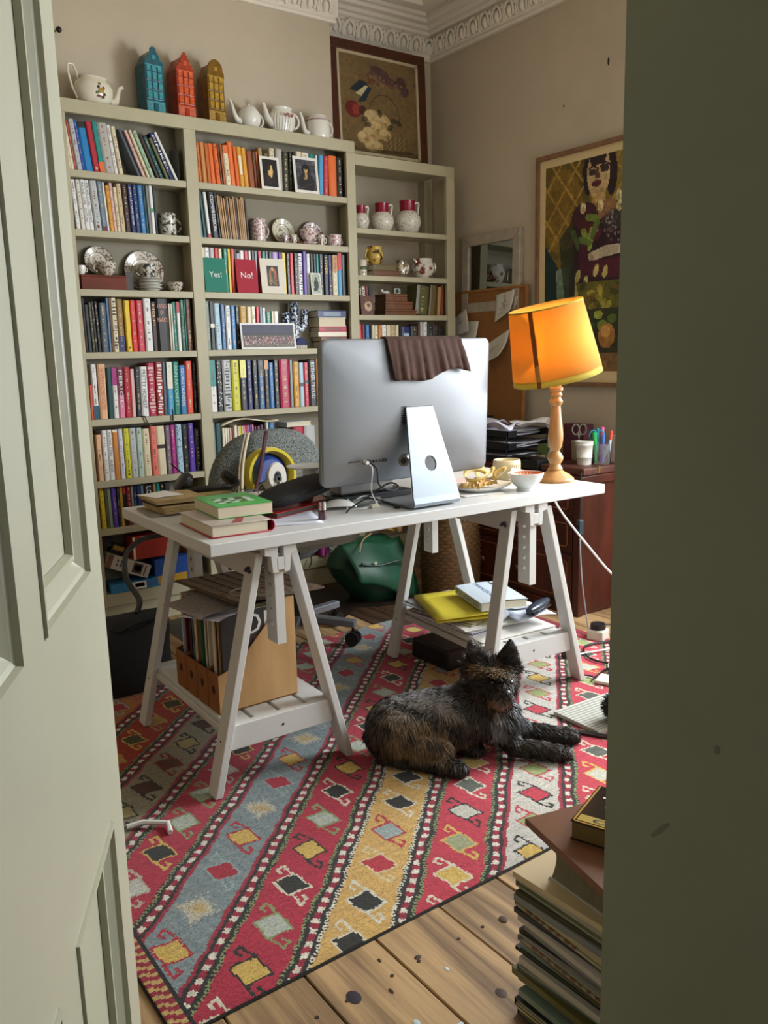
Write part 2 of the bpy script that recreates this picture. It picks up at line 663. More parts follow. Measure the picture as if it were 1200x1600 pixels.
def cornice(name, p0, p1, nrm, e0=0, e1=0):
    """run of cornice from p0 to p1 on a wall whose normal into the room is nrm; e0, e1 = mitre at the ends (+1 outside corner, -1 inside)"""
    p0, p1, nrm = Vector(p0), Vector(p1), Vector(nrm)
    d = (p1 - p0).normalized()
    mb = MB()
    ra = [p0 + nrm * q + Vector((0, 0, z)) - d * (q * e0) for q, z in PROF]
    rb = [p1 + nrm * q + Vector((0, 0, z)) + d * (q * e1) for q, z in PROF]
    mb.loft([ra, rb] if d.cross(Vector((0, 0, 1))).dot(nrm) < 0 else [rb, ra], PLASTER, smooth=False)
    # second moulding on the ceiling, further out
    for q0, q1, z in ((.19, .25, 2.972), (.25, .262, 2.962)):
        a, b = p0 - d * (q1 * e0), p1 + d * (q1 * e1)
        vs = [a + nrm * q0, b + nrm * q0, b + nrm * q1, a + nrm * q1]
        lo = [Vector((v.x, v.y, z)) for v in vs]
        hi = [Vector((v.x, v.y, ZC)) for v in vs]
        mb.add(lo + hi, [(0, 1, 2, 3), (0, 4, 5, 1), (1, 5, 6, 2), (2, 6, 7, 3), (3, 7, 4, 0)], PLASTER)
    root = structure(mb, name)
    L = (p1 - p0).length
    n = max(1, round(L / .088))
    for kind, nm in ((0, 'egg_ornament'), (1, 'scroll_ornament')):
        om = MB()
        if kind == 0:
            om.tube([(-.026, .034, 2.832), (-.031, .04, 2.862), (-.02, .043, 2.892), (0, .044, 2.902), (.02, .043, 2.892), (.031, .04, 2.862), (.026, .034, 2.832)], .0088, PLASTER, 6)
            om.ell((0, .034, 2.856), (.019, .020, .030), PLASTER, 10, 6)
        else:
            om.tube([(.006, .034, 2.826), (.002, .038, 2.856), (.007, .041, 2.88), (.001, .043, 2.895), (-.008, .041, 2.886), (-.004, .04, 2.876)], .008, PLASTER, 6)
            om.ell((0, .034, 2.834), (.009, .01, .014), PLASTER, 8, 5)
        rows = Matrix((( d.x, nrm.x, 0, 0), (d.y, nrm.y, 0, 0), (0, 0, 1, 0), (0, 0, 0, 1)))
        me = om.mesh(nm)
        for i in range(n):
            p = p0 + d * ((i + .5 + .5 * kind) * L / n)
            if kind and i == n - 1:
                continue
            o = bpy.data.objects.new(nm, me)
            COL.objects.link(o)
            o.parent = root
            o.matrix_local = Matrix.Translation(p) @ rows
    return root


cornice('trim_1', (1.5, YB, 0), (2.474, YB, 0), (0, -1, 0), 0, 1)
cornice('trim_2', (2.474, YB, 0), (2.474, YA, 0), (1, 0, 0), 1, -1)
cornice('trim_3', (2.474, YA, 0), (XR, YA, 0), (0, -1, 0), -1, -1)
cornice('trim_4', (XR, YA, 0), (XR, 2.2, 0), (-1, 0, 0), -1, 0)

# ---------------------------------------------------------------- panelled door, opened towards us on the left
E0 = Vector((.2855, .9584, 0))
UA = math.radians(63.5)
DM = Matrix.Translation(E0) @ Matrix.Rotation(UA + PI, 4, 'Z')   # local x runs from the free edge towards the hinge, +y is the face we see
door = thing('door_1', None, None, M=DM)
door['kind'] = 'structure'
DW, DH, DT = .70, 2.03, .042
ST = .072
cols = [(ST, .285), (.355, .60)]
rows_ = [(.19, .672), (.955, 1.90)]
fr = MB()
fr.box((0, -DT, .005), (ST, 0, DH), DOORPAINT)
fr.box((.285, -DT, .005), (.355, 0, DH), DOORPAINT)
fr.box((.60, -DT, .005), (DW, 0, DH), DOORPAINT)
for a, b in ((.005, .19), (.672, .955), (1.90, DH)):
    for c0, c1 in cols:
        fr.box((c0, -DT, a), (c1, 0, b), DOORPAINT)
fr.build('door_frame', door, local=True)
for c0, c1 in cols:
    for a, b in rows_:
        pb = MB()
        pb.box((c0, -.028, a), (c1, -.016, b), DOORPAINT)
        pb.build('door_panel', door, local=True)
        # stepped moulding around the panel: profile (inset from the frame edge, height)
        mb = MB()
        pr = [(0, -.004), (.0025, .003), (.007, .003), (.009, -.002), (.013, -.004), (.024, -.012), (.026, -.0085), (.031, -.0085), (.034, -.0155)]
        rg = []
        for q, h in pr:
            rg.append([(c0 + q, h, a + q), (c1 - q, h, a + q), (c1 - q, h, b - q), (c0 + q, h, b - q)])
        vs = [p for r in rg for p in r]
        fs = []
        for j in range(len(rg) - 1):
            for i in range(4):
                i2 = (i + 1) % 4
                fs.append((j * 4 + i, (j + 1) * 4 + i, (j + 1) * 4 + i2, j * 4 + i2))
        mb.add(vs, fs, DOORPAINT)
        mb.build('panel_moulding', door, local=True)

# ---------------------------------------------------------------- built-in bookcases
YS = 3.661
ZTOP = 2.225
bc = thing('bookcase', 'tall sage painted two bay bookcase filled with books', 'bookcase', (1.05, YS, 0))


def board(parent, name, a, c, m=SHELFPAINT, bevel=.0015):
    mb = MB()
    mb.box(a, c, m)
    return mb.build(name, parent, bevel=bevel, segs=1)


for x0, x1 in ((1.05, 1.105), (1.607, 1.663), (2.456, 2.508)):
    board(bc, 'upright', (x0, YS, .10), (x1, YS + .02, 2.172))
for x0, x1 in ((1.03, 1.05), (1.622, 1.648), (2.488, 2.508)):
    board(bc, 'side_panel', (x0, YS + .02, .02), (x1, 3.795, 2.205))
board(bc, 'top_rail', (1.03, YS, 2.172), (2.508, YS + .02, ZTOP))
board(bc, 'top_board', (1.03, YS + .02, 2.20), (2.508, 3.799, ZTOP))
board(bc, 'plinth', (1.03, YS + .015, 0), (2.508, YS + .035, .103))
board(bc, 'back_panel', (1.05, 3.788, .1), (2.488, 3.796, 2.2), SHADEDBACK, 0)


def shelf(parent, fx0, fx1, bx0, bx1, z, lo, yb=3.788):
    """one shelf: front edge between the uprights, body between the side panels"""
    mb = MB()
    mb.prism([(fx0, YS + .003), (fx1, YS + .003), (fx1, YS + .022), (bx1, YS + .022), (bx1, yb), (bx0, yb), (bx0, YS + .022), (fx0, YS + .022)], lo, z, SHELFPAINT)
    return mb.build('shelf', parent, bevel=.0015, segs=1)


for z in (1.955, 1.722, 1.482, 1.222, .937, .668, .455, .161):
    shelf(bc, 1.105, 1.607, 1.05, 1.622, z, z - .028 if z > .2 else .103)
for z in (1.957, 1.722, 1.483, 1.223, .937, .668, .455, .161):
    shelf(bc, 1.663, 2.456, 1.648, 2.488, z, z - .028 if z > .2 else .103)
ac = thing('corner_bookcase', 'lower sage bookcase in the corner below the framed embroidery', 'bookcase', (2.51, YS, 0))
board(ac, 'upright', (3.103, YS + .002, .1), (3.158, YS + .022, 2.117))
board(ac, 'upright', (2.509, YS + .022, .02), (2.516, 3.98, 2.115))
board(ac, 'top_rail', (2.509, YS + .002, 2.117), (3.158, YS + .022, 2.17))
board(ac, 'top_board', (2.509, YS + .022, 2.145), (3.156, 3.985, 2.17))
board(ac, 'plinth', (2.509, YS + .01, 0), (3.158, YS + .03, .103))
for z in (1.817, 1.586, 1.388, 1.17, .937, .668, .161):
    shelf(ac, 2.509, 3.103, 2.517, 3.138, z, z - .026 if z > .2 else .103, 3.82)
board(ac, 'side_panel', (3.138, YS + .022, .02), (3.156, 3.82, 2.117))
board(ac, 'batten', (3.165, 3.93, .1), (3.215, 3.985, 2.145))

# ---------------------------------------------------------------- books: (left edge x, thickness, height, colour, lean to the left, spine print)
SHELVES = {
    'L1': (1.955, 0.13, 'top shelf of the left bay', 'book', [
        (1.1015, 0.0107, 0.19, 'cream', 6.5, 'm'),
        (1.1133, 0.0086, 0.189, 'cream', 6.5, 'm'),
        (1.1224, 0.0119, 0.19, 'ivory', 6.5, 'm'),
        (1.1353, 0.0087, 0.192, 'rust red', 6.5, 'm'),
        (1.1445, 0.0212, 0.198, 'pale grey', 6.5, 'm'),
        (1.1663, 0.012, 0.197, 'royal blue', 6.5, 'm'),
        (1.1789, 0.0331, 0.192, 'bright blue', 6.5, 'top:black:.12'),
        (1.2131, 0.0245, 0.197, 'crimson', 6.5, 'dot'),
        (1.2381, 0.0224, 0.2, 'teal', 6.5, 'low:orange:.22'),
        (1.2617, 0.0379, 0.199, 'stone grey', 6.5, 'm'),
        (1.3007, 0.0149, 0.196, 'white', 6.5, 'm'),
        (1.3202, 0.0167, 0.192, 'cream', 7, 'm'),
        (1.4021, 0.013, 0.2, 'slate grey', 22, ''),
        (1.4233, 0.0131, 0.195, 'pale pink', 21, 'm'),
        (1.4435, 0.0125, 0.198, 'cream', 21, 'm'),
        (1.4602, 0.0168, 0.197, 'mint green', 21, 'm'),
        (1.483, 0.0145, 0.187, 'dark brown', 22, ''),
        (1.5, 0.0207, 0.178, 'dark teal', 22, 'm'),
        (1.5267, 0.0147, 0.177, 'olive', 23, ''),
        (1.5457, 0.0216, 0.203, 'navy blue', 24, 't:FINKEL:white'),
        (1.5698, 0.0124, 0.208, 'white', 24.5, ''),
    ]),
    'L2': (1.722, 0.13, 'second shelf of the left bay', 'book', [
        (1.1209, 0.0176, 0.198, 'white', 3, 'm'),
        (1.1415, 0.0162, 0.199, 'off white', 3, 'm'),
        (1.1587, 0.0183, 0.2, 'white', 3, 't:RACHEL CUSK   OUTLINE:black'),
        (1.178, 0.0174, 0.2, 'white', 3, 't:RACHEL CUSK   TRANSIT:black'),
        (1.1975, 0.0289, 0.2, 'light grey', 3, 'm|dot'),
        (1.2284, 0.0208, 0.2, 'blue grey', 3, 'low:maroon:.1|m'),
        (1.2513, 0.0089, 0.198, 'white', 3, ''),
        (1.2618, 0.0158, 0.185, 'amber', 3, 'm'),
        (1.2791, 0.0127, 0.198, 'pale pink', 3, 'm'),
        (1.2933, 0.0133, 0.182, 'cream', 2.5, 'm'),
        (1.3082, 0.0197, 0.198, 'beige', 2.5, 'm'),
        (1.3306, 0.0226, 0.198, 'dark brown', 2, 'm'),
        (1.3548, 0.02, 0.199, 'navy blue', 2, 't:JOHN LE CARRE SILVER:white'),
        (1.3764, 0.0191, 0.2, 'dark blue', 2, 'm'),
        (1.3971, 0.023, 0.2, 'blue', 2, 'm'),
        (1.4218, 0.0099, 0.2, 'dark teal', 2, ''),
        (1.4334, 0.0116, 0.2, 'grey', 2, ''),
        (1.4467, 0.015, 0.202, 'white', 1.5, 'mid:green:.5'),
        (1.4639, 0.0078, 0.201, 'charcoal', 1, ''),
    ]),
    'L4': (1.222, 0.13, 'fourth shelf of the left bay', 'book', [
        (1.1037, 0.0113, 0.175, 'peach', 0.5, 'm'),
        (1.116, 0.0103, 0.223, 'black', 0.5, ''),
        (1.1283, 0.0144, 0.198, 'charcoal', 1, ''),
        (1.1438, 0.0124, 0.208, 'dark olive', 1, 'm'),
        (1.1572, 0.0115, 0.211, 'black', 1, 'm'),
        (1.1697, 0.0136, 0.211, 'black', 1, 'm'),
        (1.1854, 0.029, 0.206, 'slate grey', 0, 'm'),
        (1.216, 0.0101, 0.23, 'steel blue', 0, 'm'),
        (1.2277, 0.008, 0.23, 'brown', 0, ''),
        (1.2367, 0.0219, 0.23, 'cream', 0, 'stripes:black'),
        (1.2608, 0.027, 0.223, 'bronze', 0, 'low:navy blue:.3|m'),
        (1.2943, 0.024, 0.218, 'yellow', 0, 'dot'),
        (1.3204, 0.0242, 0.219, 'scarlet', 0, 'm'),
        (1.3479, 0.0288, 0.219, 'rose red', 0, 'm'),
        (1.3801, 0.0319, 0.23, 'white', 0, 'm'),
        (1.4137, 0.0209, 0.215, 'dark brown', 0, 't:HELP!:peach'),
        (1.4363, 0.0549, 0.233, 'black', 0, 't:A WORLD OF MARKS:peach2'),
        (1.4947, 0.0081, 0.208, 'cream', 0, ''),
        (1.504, 0.007, 0.207, 'white', 0, ''),
        (1.5121, 0.0163, 0.215, 'sea green', 0, 'm'),
        (1.5307, 0.0152, 0.215, 'white', 0, 'topb:crimson:.22'),
        (1.5483, 0.0182, 0.225, 'dark green', 0, 'm'),
        (1.5695, 0.0047, 0.226, 'teal', 0, ''),
        (1.5754, 0.0261, 0.231, 'brown', 0, 'm'),
    ]),
    'L5': (0.937, 0.13, 'fifth shelf of the left bay', 'book', [
        (1.1134, 0.0094, 0.146, 'coral red', -1, ''),
        (1.1259, 0.0225, 0.235, 'white', -0.5, 'm|low:petrol blue:.25'),
        (1.1537, 0.0317, 0.235, 'peach', -1, 't:THE INTERESTINGS MEG WOLITZER:rust'),
        (1.1913, 0.0209, 0.218, 'dark teal', -1, ''),
        (1.2132, 0.0221, 0.218, 'white', -1, 'topb:magenta:.35|m'),
        (1.2374, 0.025, 0.22, 'pink', -1, 'topb:maroon:.55|t:PERIOD.:white'),
        (1.2646, 0.0285, 0.219, 'crimson', -1, 'm'),
        (1.2953, 0.0171, 0.21, 'pale pink', -1, ''),
        (1.3146, 0.0217, 0.217, 'charcoal', -1, 'm'),
        (1.3385, 0.0314, 0.219, 'white', -1, 't:PRETTY HONEST:black'),
        (1.3728, 0.0335, 0.234, 'raspberry red', -1, 'stripes:pale pink'),
        (1.4097, 0.0304, 0.237, 'brick red', -1, 'stripes:white'),
        (1.4418, 0.0162, 0.237, 'slate grey', -1, ''),
        (1.4603, 0.0279, 0.236, 'sky blue', -1, 'topb:ivory:.5|m'),
        (1.4906, 0.0282, 0.237, 'sea green', -1, 't:ANN PATCHETT:mint'),
        (1.5217, 0.0279, 0.22, 'blue', -1, 't:GEORGE SAUNDERS:white'),
        (1.552, 0.0323, 0.238, 'orange red', -1, 'm'),
        (1.5879, 0.0145, 0.235, 'black', -1, 'm'),
    ]),
    'L6': (0.668, 0.13, 'sixth shelf of the left bay', 'book', [
        (1.1239, 0.0232, 0.202, 'peach', 0, 'm'),
        (1.1501, 0.021, 0.22, 'white', 0, 'm'),
        (1.1735, 0.0207, 0.221, 'white', 0, 't:RACHEL CUSK   KUDOS:black'),
        (1.1961, 0.0233, 0.22, 'tan orange', 0, 'topb:ivory:.05'),
        (1.2224, 0.02, 0.221, 'lavender white', 0, 'm'),
        (1.2459, 0.0242, 0.221, 'lime yellow', 0, 'm|dot'),
        (1.2731, 0.029, 0.221, 'light grey', 0, 'm'),
        (1.3047, 0.0251, 0.221, 'pale green', 0, 'm'),
        (1.3329, 0.0321, 0.214, 'cream', 0, 'm'),
        (1.3681, 0.0267, 0.223, 'coral pink', 0, 'm'),
        (1.3975, 0.0381, 0.222, 'cream', 0, 'mid:dark brown:.58'),
        (1.4382, 0.0219, 0.222, 'mauve grey', 0, 'm'),
        (1.4623, 0.0226, 0.223, 'magenta', 0, 'm'),
        (1.4887, 0.0277, 0.224, 'pale blue', 0, 'dots:black'),
        (1.5186, 0.028, 0.222, 'black', 0, 'm'),
        (1.5493, 0.0277, 0.225, 'purple', 0, 'm'),
        (1.5798, 0.0257, 0.197, 'black', 0, 'm'),
    ]),
    'L7': (0.455, 0.13, 'seventh shelf of the left bay', 'book', [
        (1.1212, 0.0214, 0.185, 'yellow', 1, 'm'),
        (1.1436, 0.0107, 0.182, 'olive green', 1, ''),
        (1.1553, 0.0157, 0.182, 'sage green', 1, ''),
        (1.173, 0.0217, 0.185, 'purple', 1, 'm'),
        (1.1962, 0.0104, 0.181, 'black', 0, 'm'),
        (1.2081, 0.0135, 0.182, 'mustard', 0, 'm'),
        (1.2231, 0.014, 0.183, 'black', 0, 'topb:crimson:.2'),
        (1.2386, 0.0197, 0.181, 'dark red', 0, 'm'),
        (1.2598, 0.0101, 0.181, 'sage green', 0, ''),
        (1.2715, 0.0148, 0.18, 'navy blue', 0, 'm'),
        (1.2873, 0.0159, 0.181, 'dark blue', 0, ''),
        (1.3047, 0.0123, 0.179, 'blue grey', 0, ''),
        (1.3191, 0.0415, 0.178, 'black', 0, 't:LOST:white'),
        (1.3632, 0.012, 0.178, 'tan', 0, ''),
        (1.3774, 0.0174, 0.178, 'teal', 0, ''),
        (1.3969, 0.0185, 0.176, 'black', 0, 'm'),
        (1.4175, 0.0246, 0.176, 'charcoal', 0, ''),
    ]),
    'M1': (1.957, 0.115, 'top shelf of the middle bay', 'book', [
        (1.6697, 0.0115, 0.172, 'tan orange', 2, ''),
        (1.6828, 0.0147, 0.173, 'burnt orange', 2.5, 'm'),
        (1.6998, 0.0202, 0.174, 'tan orange', 3, ''),
        (1.7231, 0.0172, 0.172, 'burnt orange', 3, ''),
        (1.7418, 0.022, 0.174, 'orange', 3.5, ''),
        (1.767, 0.0206, 0.175, 'orange', 4, 'm'),
        (1.79, 0.008, 0.173, 'brown', 4, ''),
        (1.7995, 0.0104, 0.175, 'brown orange', 4, ''),
        (1.8123, 0.0249, 0.174, 'cream', 4, 'topb:orange:.2|m'),
        (1.8388, 0.0243, 0.192, 'bright orange', 4, ''),
        (1.8646, 0.0163, 0.174, 'orange', 4, ''),
        (1.8834, 0.0221, 0.175, 'amber', 4, 'label:ivory'),
        (1.9071, 0.0214, 0.174, 'amber', 4, ''),
        (1.931, 0.0308, 0.163, 'dark orange', 4, ''),
        (1.9635, 0.0142, 0.165, 'brown', 4, ''),
        (1.9794, 0.0126, 0.166, 'brown orange', 4, ''),
        (1.9937, 0.0203, 0.183, 'tan', 4, ''),
        (2.0173, 0.0221, 0.162, 'olive', 2, ''),
        (2.0429, 0.0257, 0.189, 'cream', 0, 'dots:black'),
        (2.0738, 0.032, 0.19, 'stone grey', -0.5, ''),
        (2.111, 0.0306, 0.182, 'dark olive', -1, 'm'),
        (2.1434, 0.0176, 0.185, 'black', -1, 'm'),
        (2.1645, 0.0142, 0.187, 'black', -1, ''),
        (2.1822, 0.0303, 0.19, 'cream', -1, 'm'),
        (2.2161, 0.0378, 0.189, 'ivory', -1, 'm'),
        (2.2576, 0.0291, 0.187, 'teal', -1, ''),
        (2.2904, 0.011, 0.184, 'white', -1, ''),
        (2.3069, 0.0267, 0.187, 'sky blue', -2, ''),
        (2.3383, 0.026, 0.187, 'rose red', -2, 'm'),
        (2.368, 0.0451, 0.192, 'orange', 0, ''),
        (2.4169, 0.0361, 0.189, 'black', 0, 'm'),
    ]),
    'M2': (1.722, 0.13, 'second shelf of the middle bay', 'book', [
        (1.6698, 0.0148, 0.207, 'petrol blue', 4.5, ''),
        (1.6874, 0.0135, 0.206, 'dark teal', 4.5, ''),
        (1.7104, 0.015, 0.199, 'white', 4.5, 'low:crimson:.1'),
        (1.7336, 0.0289, 0.207, 'charcoal', 4.5, 't:COMPRESSION:white'),
        (1.7652, 0.0083, 0.202, 'black', 5, 'm'),
    ]),
    'M2r': (1.722, 0.13, 'second shelf of the middle bay', 'record', [
        (1.776, 0.0076, 0.192, 'tan', 5.0, ''),
        (1.7852, 0.0077, 0.189, 'kraft brown', 4.8, ''),
        (1.7943, 0.0077, 0.185, 'light brown', 4.7, ''),
        (1.8036, 0.0077, 0.181, 'tan', 4.5, ''),
        (1.8128, 0.0077, 0.192, 'dark brown', 4.4, ''),
        (1.8221, 0.0077, 0.189, 'tan', 4.2, ''),
        (1.8313, 0.0078, 0.185, 'kraft brown', 4.1, ''),
        (1.8407, 0.0078, 0.181, 'light brown', 4.0, ''),
        (1.85, 0.0078, 0.192, 'tan', 3.8, ''),
        (1.8594, 0.0078, 0.189, 'dark brown', 3.7, ''),
        (1.8687, 0.0078, 0.185, 'tan', 3.5, ''),
        (1.8782, 0.0079, 0.181, 'kraft brown', 3.4, ''),
        (1.8876, 0.0079, 0.192, 'light brown', 3.2, ''),
        (1.8971, 0.0079, 0.189, 'tan', 3.0, ''),
        (1.9066, 0.0079, 0.185, 'dark brown', 2.9, ''),
    ]),
    'M3': (1.483, 0.115, 'third shelf of the middle bay', 'book', [
        (1.6679, 0.0155, 0.197, 'cream', 0, ''),
        (1.6854, 0.0231, 0.198, 'white', 0, 'm'),
        (1.7106, 0.0205, 0.198, 'pale grey', 0, 'm'),
        (1.7332, 0.02, 0.198, 'red', 0, ''),
        (1.7553, 0.0159, 0.196, 'cream', 0, ''),
        (1.7768, 0.0195, 0.197, 'sea green', 0, 'm'),
        (1.7991, 0.0126, 0.197, 'yellow', 0, ''),
        (1.8145, 0.0169, 0.198, 'orange red', 0, ''),
        (1.8329, 0.0085, 0.195, 'black', 0, ''),
        (1.8428, 0.0171, 0.179, 'lilac grey', 0, ''),
        (1.862, 0.0215, 0.193, 'white', 0, ''),
        (1.8856, 0.0187, 0.193, 'rose red', 0, ''),
        (1.9073, 0.0116, 0.194, 'white', 0, ''),
        (1.921, 0.0153, 0.195, 'charcoal', 0, ''),
        (1.9377, 0.0146, 0.194, 'grey', 0, ''),
        (1.9546, 0.0198, 0.195, 'crimson', 0, ''),
        (1.9766, 0.02, 0.194, 'sea green', 0, ''),
        (1.9988, 0.0111, 0.195, 'grey', 0, ''),
        (2.0122, 0.0172, 0.194, 'charcoal', 0, ''),
        (2.0308, 0.0323, 0.194, 'lilac', 0, ''),
        (2.0654, 0.0136, 0.193, 'purple', 0, ''),
        (2.0829, 0.0221, 0.193, 'yellow', 0, ''),
        (2.108, 0.0184, 0.193, 'black', 0, 'm'),
        (2.1287, 0.0193, 0.194, 'red', 0, ''),
        (2.1503, 0.0217, 0.195, 'black', 0, 'm'),
        (2.1744, 0.0235, 0.195, 'white', 0, 'stripes:black'),
        (2.2002, 0.0197, 0.206, 'purple', 0, ''),
        (2.2223, 0.0182, 0.195, 'white', 0, 'm'),
        (2.2428, 0.0151, 0.194, 'charcoal', 0, ''),
        (2.2603, 0.0152, 0.195, 'black', 0, 'm'),
        (2.2779, 0.0137, 0.196, 'teal', 0, ''),
        (2.294, 0.0226, 0.197, 'charcoal', 0, 'm'),
        (2.3191, 0.0268, 0.195, 'black', 0, 't:LOVER:yellow'),
        (2.3484, 0.0197, 0.195, 'navy blue', 0, 'm'),
        (2.3713, 0.0305, 0.196, 'cream', 0, 'topb:tan orange:.4|m'),
        (2.4043, 0.0233, 0.209, 'sky blue', 0, 'topb:red:.4'),
        (2.4301, 0.0092, 0.2, 'grey', 0, ''),
        (2.4419, 0.0092, 0.197, 'charcoal', 0, ''),
    ]),
    'M4': (1.223, 0.13, 'fourth shelf of the middle bay', 'book', [
        (1.6707, 0.0186, 0.219, 'grey green', 0, 'm'),
        (1.6913, 0.0227, 0.219, 'black', 0, 'mid:ivory:.5'),
        (1.7173, 0.0283, 0.211, 'pale blue', 1, 'm'),
        (1.749, 0.0197, 0.207, 'denim blue', 0, 'm'),
        (1.7714, 0.0239, 0.202, 'white', 0, 'm'),
        (1.7974, 0.0234, 0.202, 'blue', 0, 'm'),
        (1.8229, 0.0201, 0.201, 'black', 0, 'm'),
        (1.8445, 0.0357, 0.201, 'mustard', 0, 'm'),
        (1.8837, 0.0212, 0.198, 'cream', 0, ''),
        (1.9077, 0.0206, 0.2, 'ivory', 0, 'm'),
        (1.9305, 0.0172, 0.198, 'red', 0, ''),
        (1.9498, 0.0151, 0.197, 'blue grey', 0, ''),
        (1.9671, 0.0137, 0.194, 'white', 0, 'm'),
        (1.9837, 0.0276, 0.177, 'sea green', 0, 'm'),
        (2.0135, 0.011, 0.179, 'cream', 0, ''),
        (2.0267, 0.0243, 0.179, 'white', 0, 'dot'),
    ]),
    'M5': (0.937, 0.13, 'fifth shelf of the middle bay', 'book', [
        (1.6702, 0.033, 0.239, 'white', 0, 'topb:teal:.5|m'),
        (1.7073, 0.0286, 0.239, 'black', 0, 'dots:white'),
        (1.74, 0.0413, 0.239, 'light grey', 0, 'stripes:black'),
        (1.7854, 0.0391, 0.238, 'lime yellow', 0, 'm'),
        (1.8287, 0.0332, 0.236, 'charcoal', 0, 'topb:lemon:.35|m'),
        (1.8654, 0.0264, 0.236, 'navy blue', 0, 'm'),
        (1.8953, 0.0273, 0.234, 'black', 0, 'm'),
        (1.9263, 0.0297, 0.234, 'denim blue', 0, 'topb:black:.32|m'),
        (1.9589, 0.0241, 0.232, 'dark brown', 0, 'topb:tan orange:.18|m'),
        (1.986, 0.0236, 0.221, 'blue', 0, 'm'),
        (2.0125, 0.0275, 0.234, 'black', 0, 'm'),
        (2.0438, 0.0534, 0.235, 'raspberry red', 0, 'm'),
        (2.1002, 0.0167, 0.231, 'steel grey', 0, ''),
        (2.12, 0.0306, 0.223, 'amber', 0, 'm'),
        (2.1537, 0.0247, 0.217, 'pale blue', 0, 'mid:black:.5'),
        (2.1815, 0.0249, 0.217, 'rose red', 0, 'mid:black:.55|m'),
        (2.2104, 0.0401, 0.23, 'charcoal', 0, 't:ESTHER FREUD:white'),
        (2.2536, 0.0206, 0.233, 'tan orange', 0, 'm'),
    ]),
    'M6': (0.668, 0.12, 'sixth shelf of the middle bay', 'book', [
        (1.6696, 0.0142, 0.218, 'grey', 0, ''),
        (1.6858, 0.0285, 0.215, 'dark teal', 0, ''),
        (1.7197, 0.013, 0.191, 'cream', 0, ''),
        (1.7348, 0.0096, 0.189, 'white', 0, ''),
        (1.7465, 0.0103, 0.189, 'cream', 0, ''),
        (1.7589, 0.0104, 0.19, 'pale pink', 0, ''),
        (1.772, 0.0069, 0.191, 'brown', 0, ''),
        (1.7817, 0.0167, 0.199, 'ivory', 0, ''),
        (1.8013, 0.0084, 0.193, 'cream', 0, ''),
        (1.8111, 0.0098, 0.194, 'lime yellow', 0, ''),
        (1.823, 0.0077, 0.194, 'cream', 0, ''),
        (1.8336, 0.0085, 0.195, 'pink', 0, ''),
        (1.8449, 0.0085, 0.195, 'rose red', 0, ''),
        (1.8555, 0.0085, 0.195, 'lilac', 0, ''),
        (1.8662, 0.0086, 0.195, 'purple', 0, ''),
        (1.8776, 0.01, 0.196, 'pink', 0, ''),
        (1.8905, 0.0108, 0.186, 'charcoal', 0, ''),
        (1.9035, 0.0173, 0.188, 'maroon', 0, ''),
        (1.923, 0.0182, 0.193, 'dark purple', 0, ''),
        (1.944, 0.0088, 0.203, 'black', 0, ''),
        (1.9542, 0.011, 0.203, 'cream', 0, ''),
        (1.9704, 0.0295, 0.198, 'blue', 0, 'm'),
        (2.105, 0.0646, 0.169, 'crimson', 0, 'o'),
        (2.1728, 0.0611, 0.17, 'light grey', 0, ''),
    ]),
    'A4': (1.17, 0.13, 'lowest shelf of the corner bay', 'book', [
        (2.5212, 0.0195, 0.171, 'rose red', 1, ''),
        (2.5436, 0.0186, 0.168, 'dark red', 1, ''),
        (2.5651, 0.0246, 0.167, 'blue', 0, 'm'),
        (2.5927, 0.0089, 0.167, 'black', 0, ''),
        (2.6045, 0.0149, 0.167, 'cream', 0, ''),
        (2.6224, 0.022, 0.165, 'ivory', 0, 'm'),
        (2.6474, 0.0181, 0.167, 'tan orange', 0, ''),
        (2.6695, 0.0273, 0.167, 'white', 0, 'm'),
        (2.7009, 0.0265, 0.167, 'cream', 0, ''),
        (2.7305, 0.0267, 0.167, 'beige', 0, 'm'),
        (2.7603, 0.0217, 0.167, 'cream', 0, ''),
        (2.7862, 0.0146, 0.165, 'black', 0, ''),
        (2.8029, 0.0568, 0.159, 'navy blue', 0, 'label:pale blue'),
        (2.8639, 0.0448, 0.163, 'charcoal', 0, 'm'),
        (2.9129, 0.0118, 0.175, 'brown', 0, ''),
        (2.928, 0.0194, 0.184, 'light grey', 0, ''),
        (2.9507, 0.0261, 0.184, 'white', 0, 'm'),
        (2.9833, 0.0318, 0.167, 'charcoal', 0, 'm'),
        (3.0184, 0.0365, 0.167, 'dark brown', 0, 'm'),
        (3.0582, 0.0279, 0.159, 'black', 0, ''),
    ]),
    'A3': (1.388, 0.13, 'third shelf of the corner bay', 'book', [
        (2.5398, 0.0156, 0.14, 'black', 4, 'stripes:ivory'),
        (2.5593, 0.0176, 0.144, 'ivory', 5, 'stripes:brown'),
        (2.5818, 0.0167, 0.147, 'maroon', 6, ''),
        (2.6025, 0.0198, 0.149, 'black', 7, ''),
        (2.8957, 0.0839, 0.161, 'olive green', -7, 'm'),
        (2.985, 0.0438, 0.161, 'olive brown', -7, ''),
        (3.0486, 0.0211, 0.153, 'tan', -3, ''),
        (3.0741, 0.0201, 0.162, 'reddish brown', -1, ''),
    ]),
}

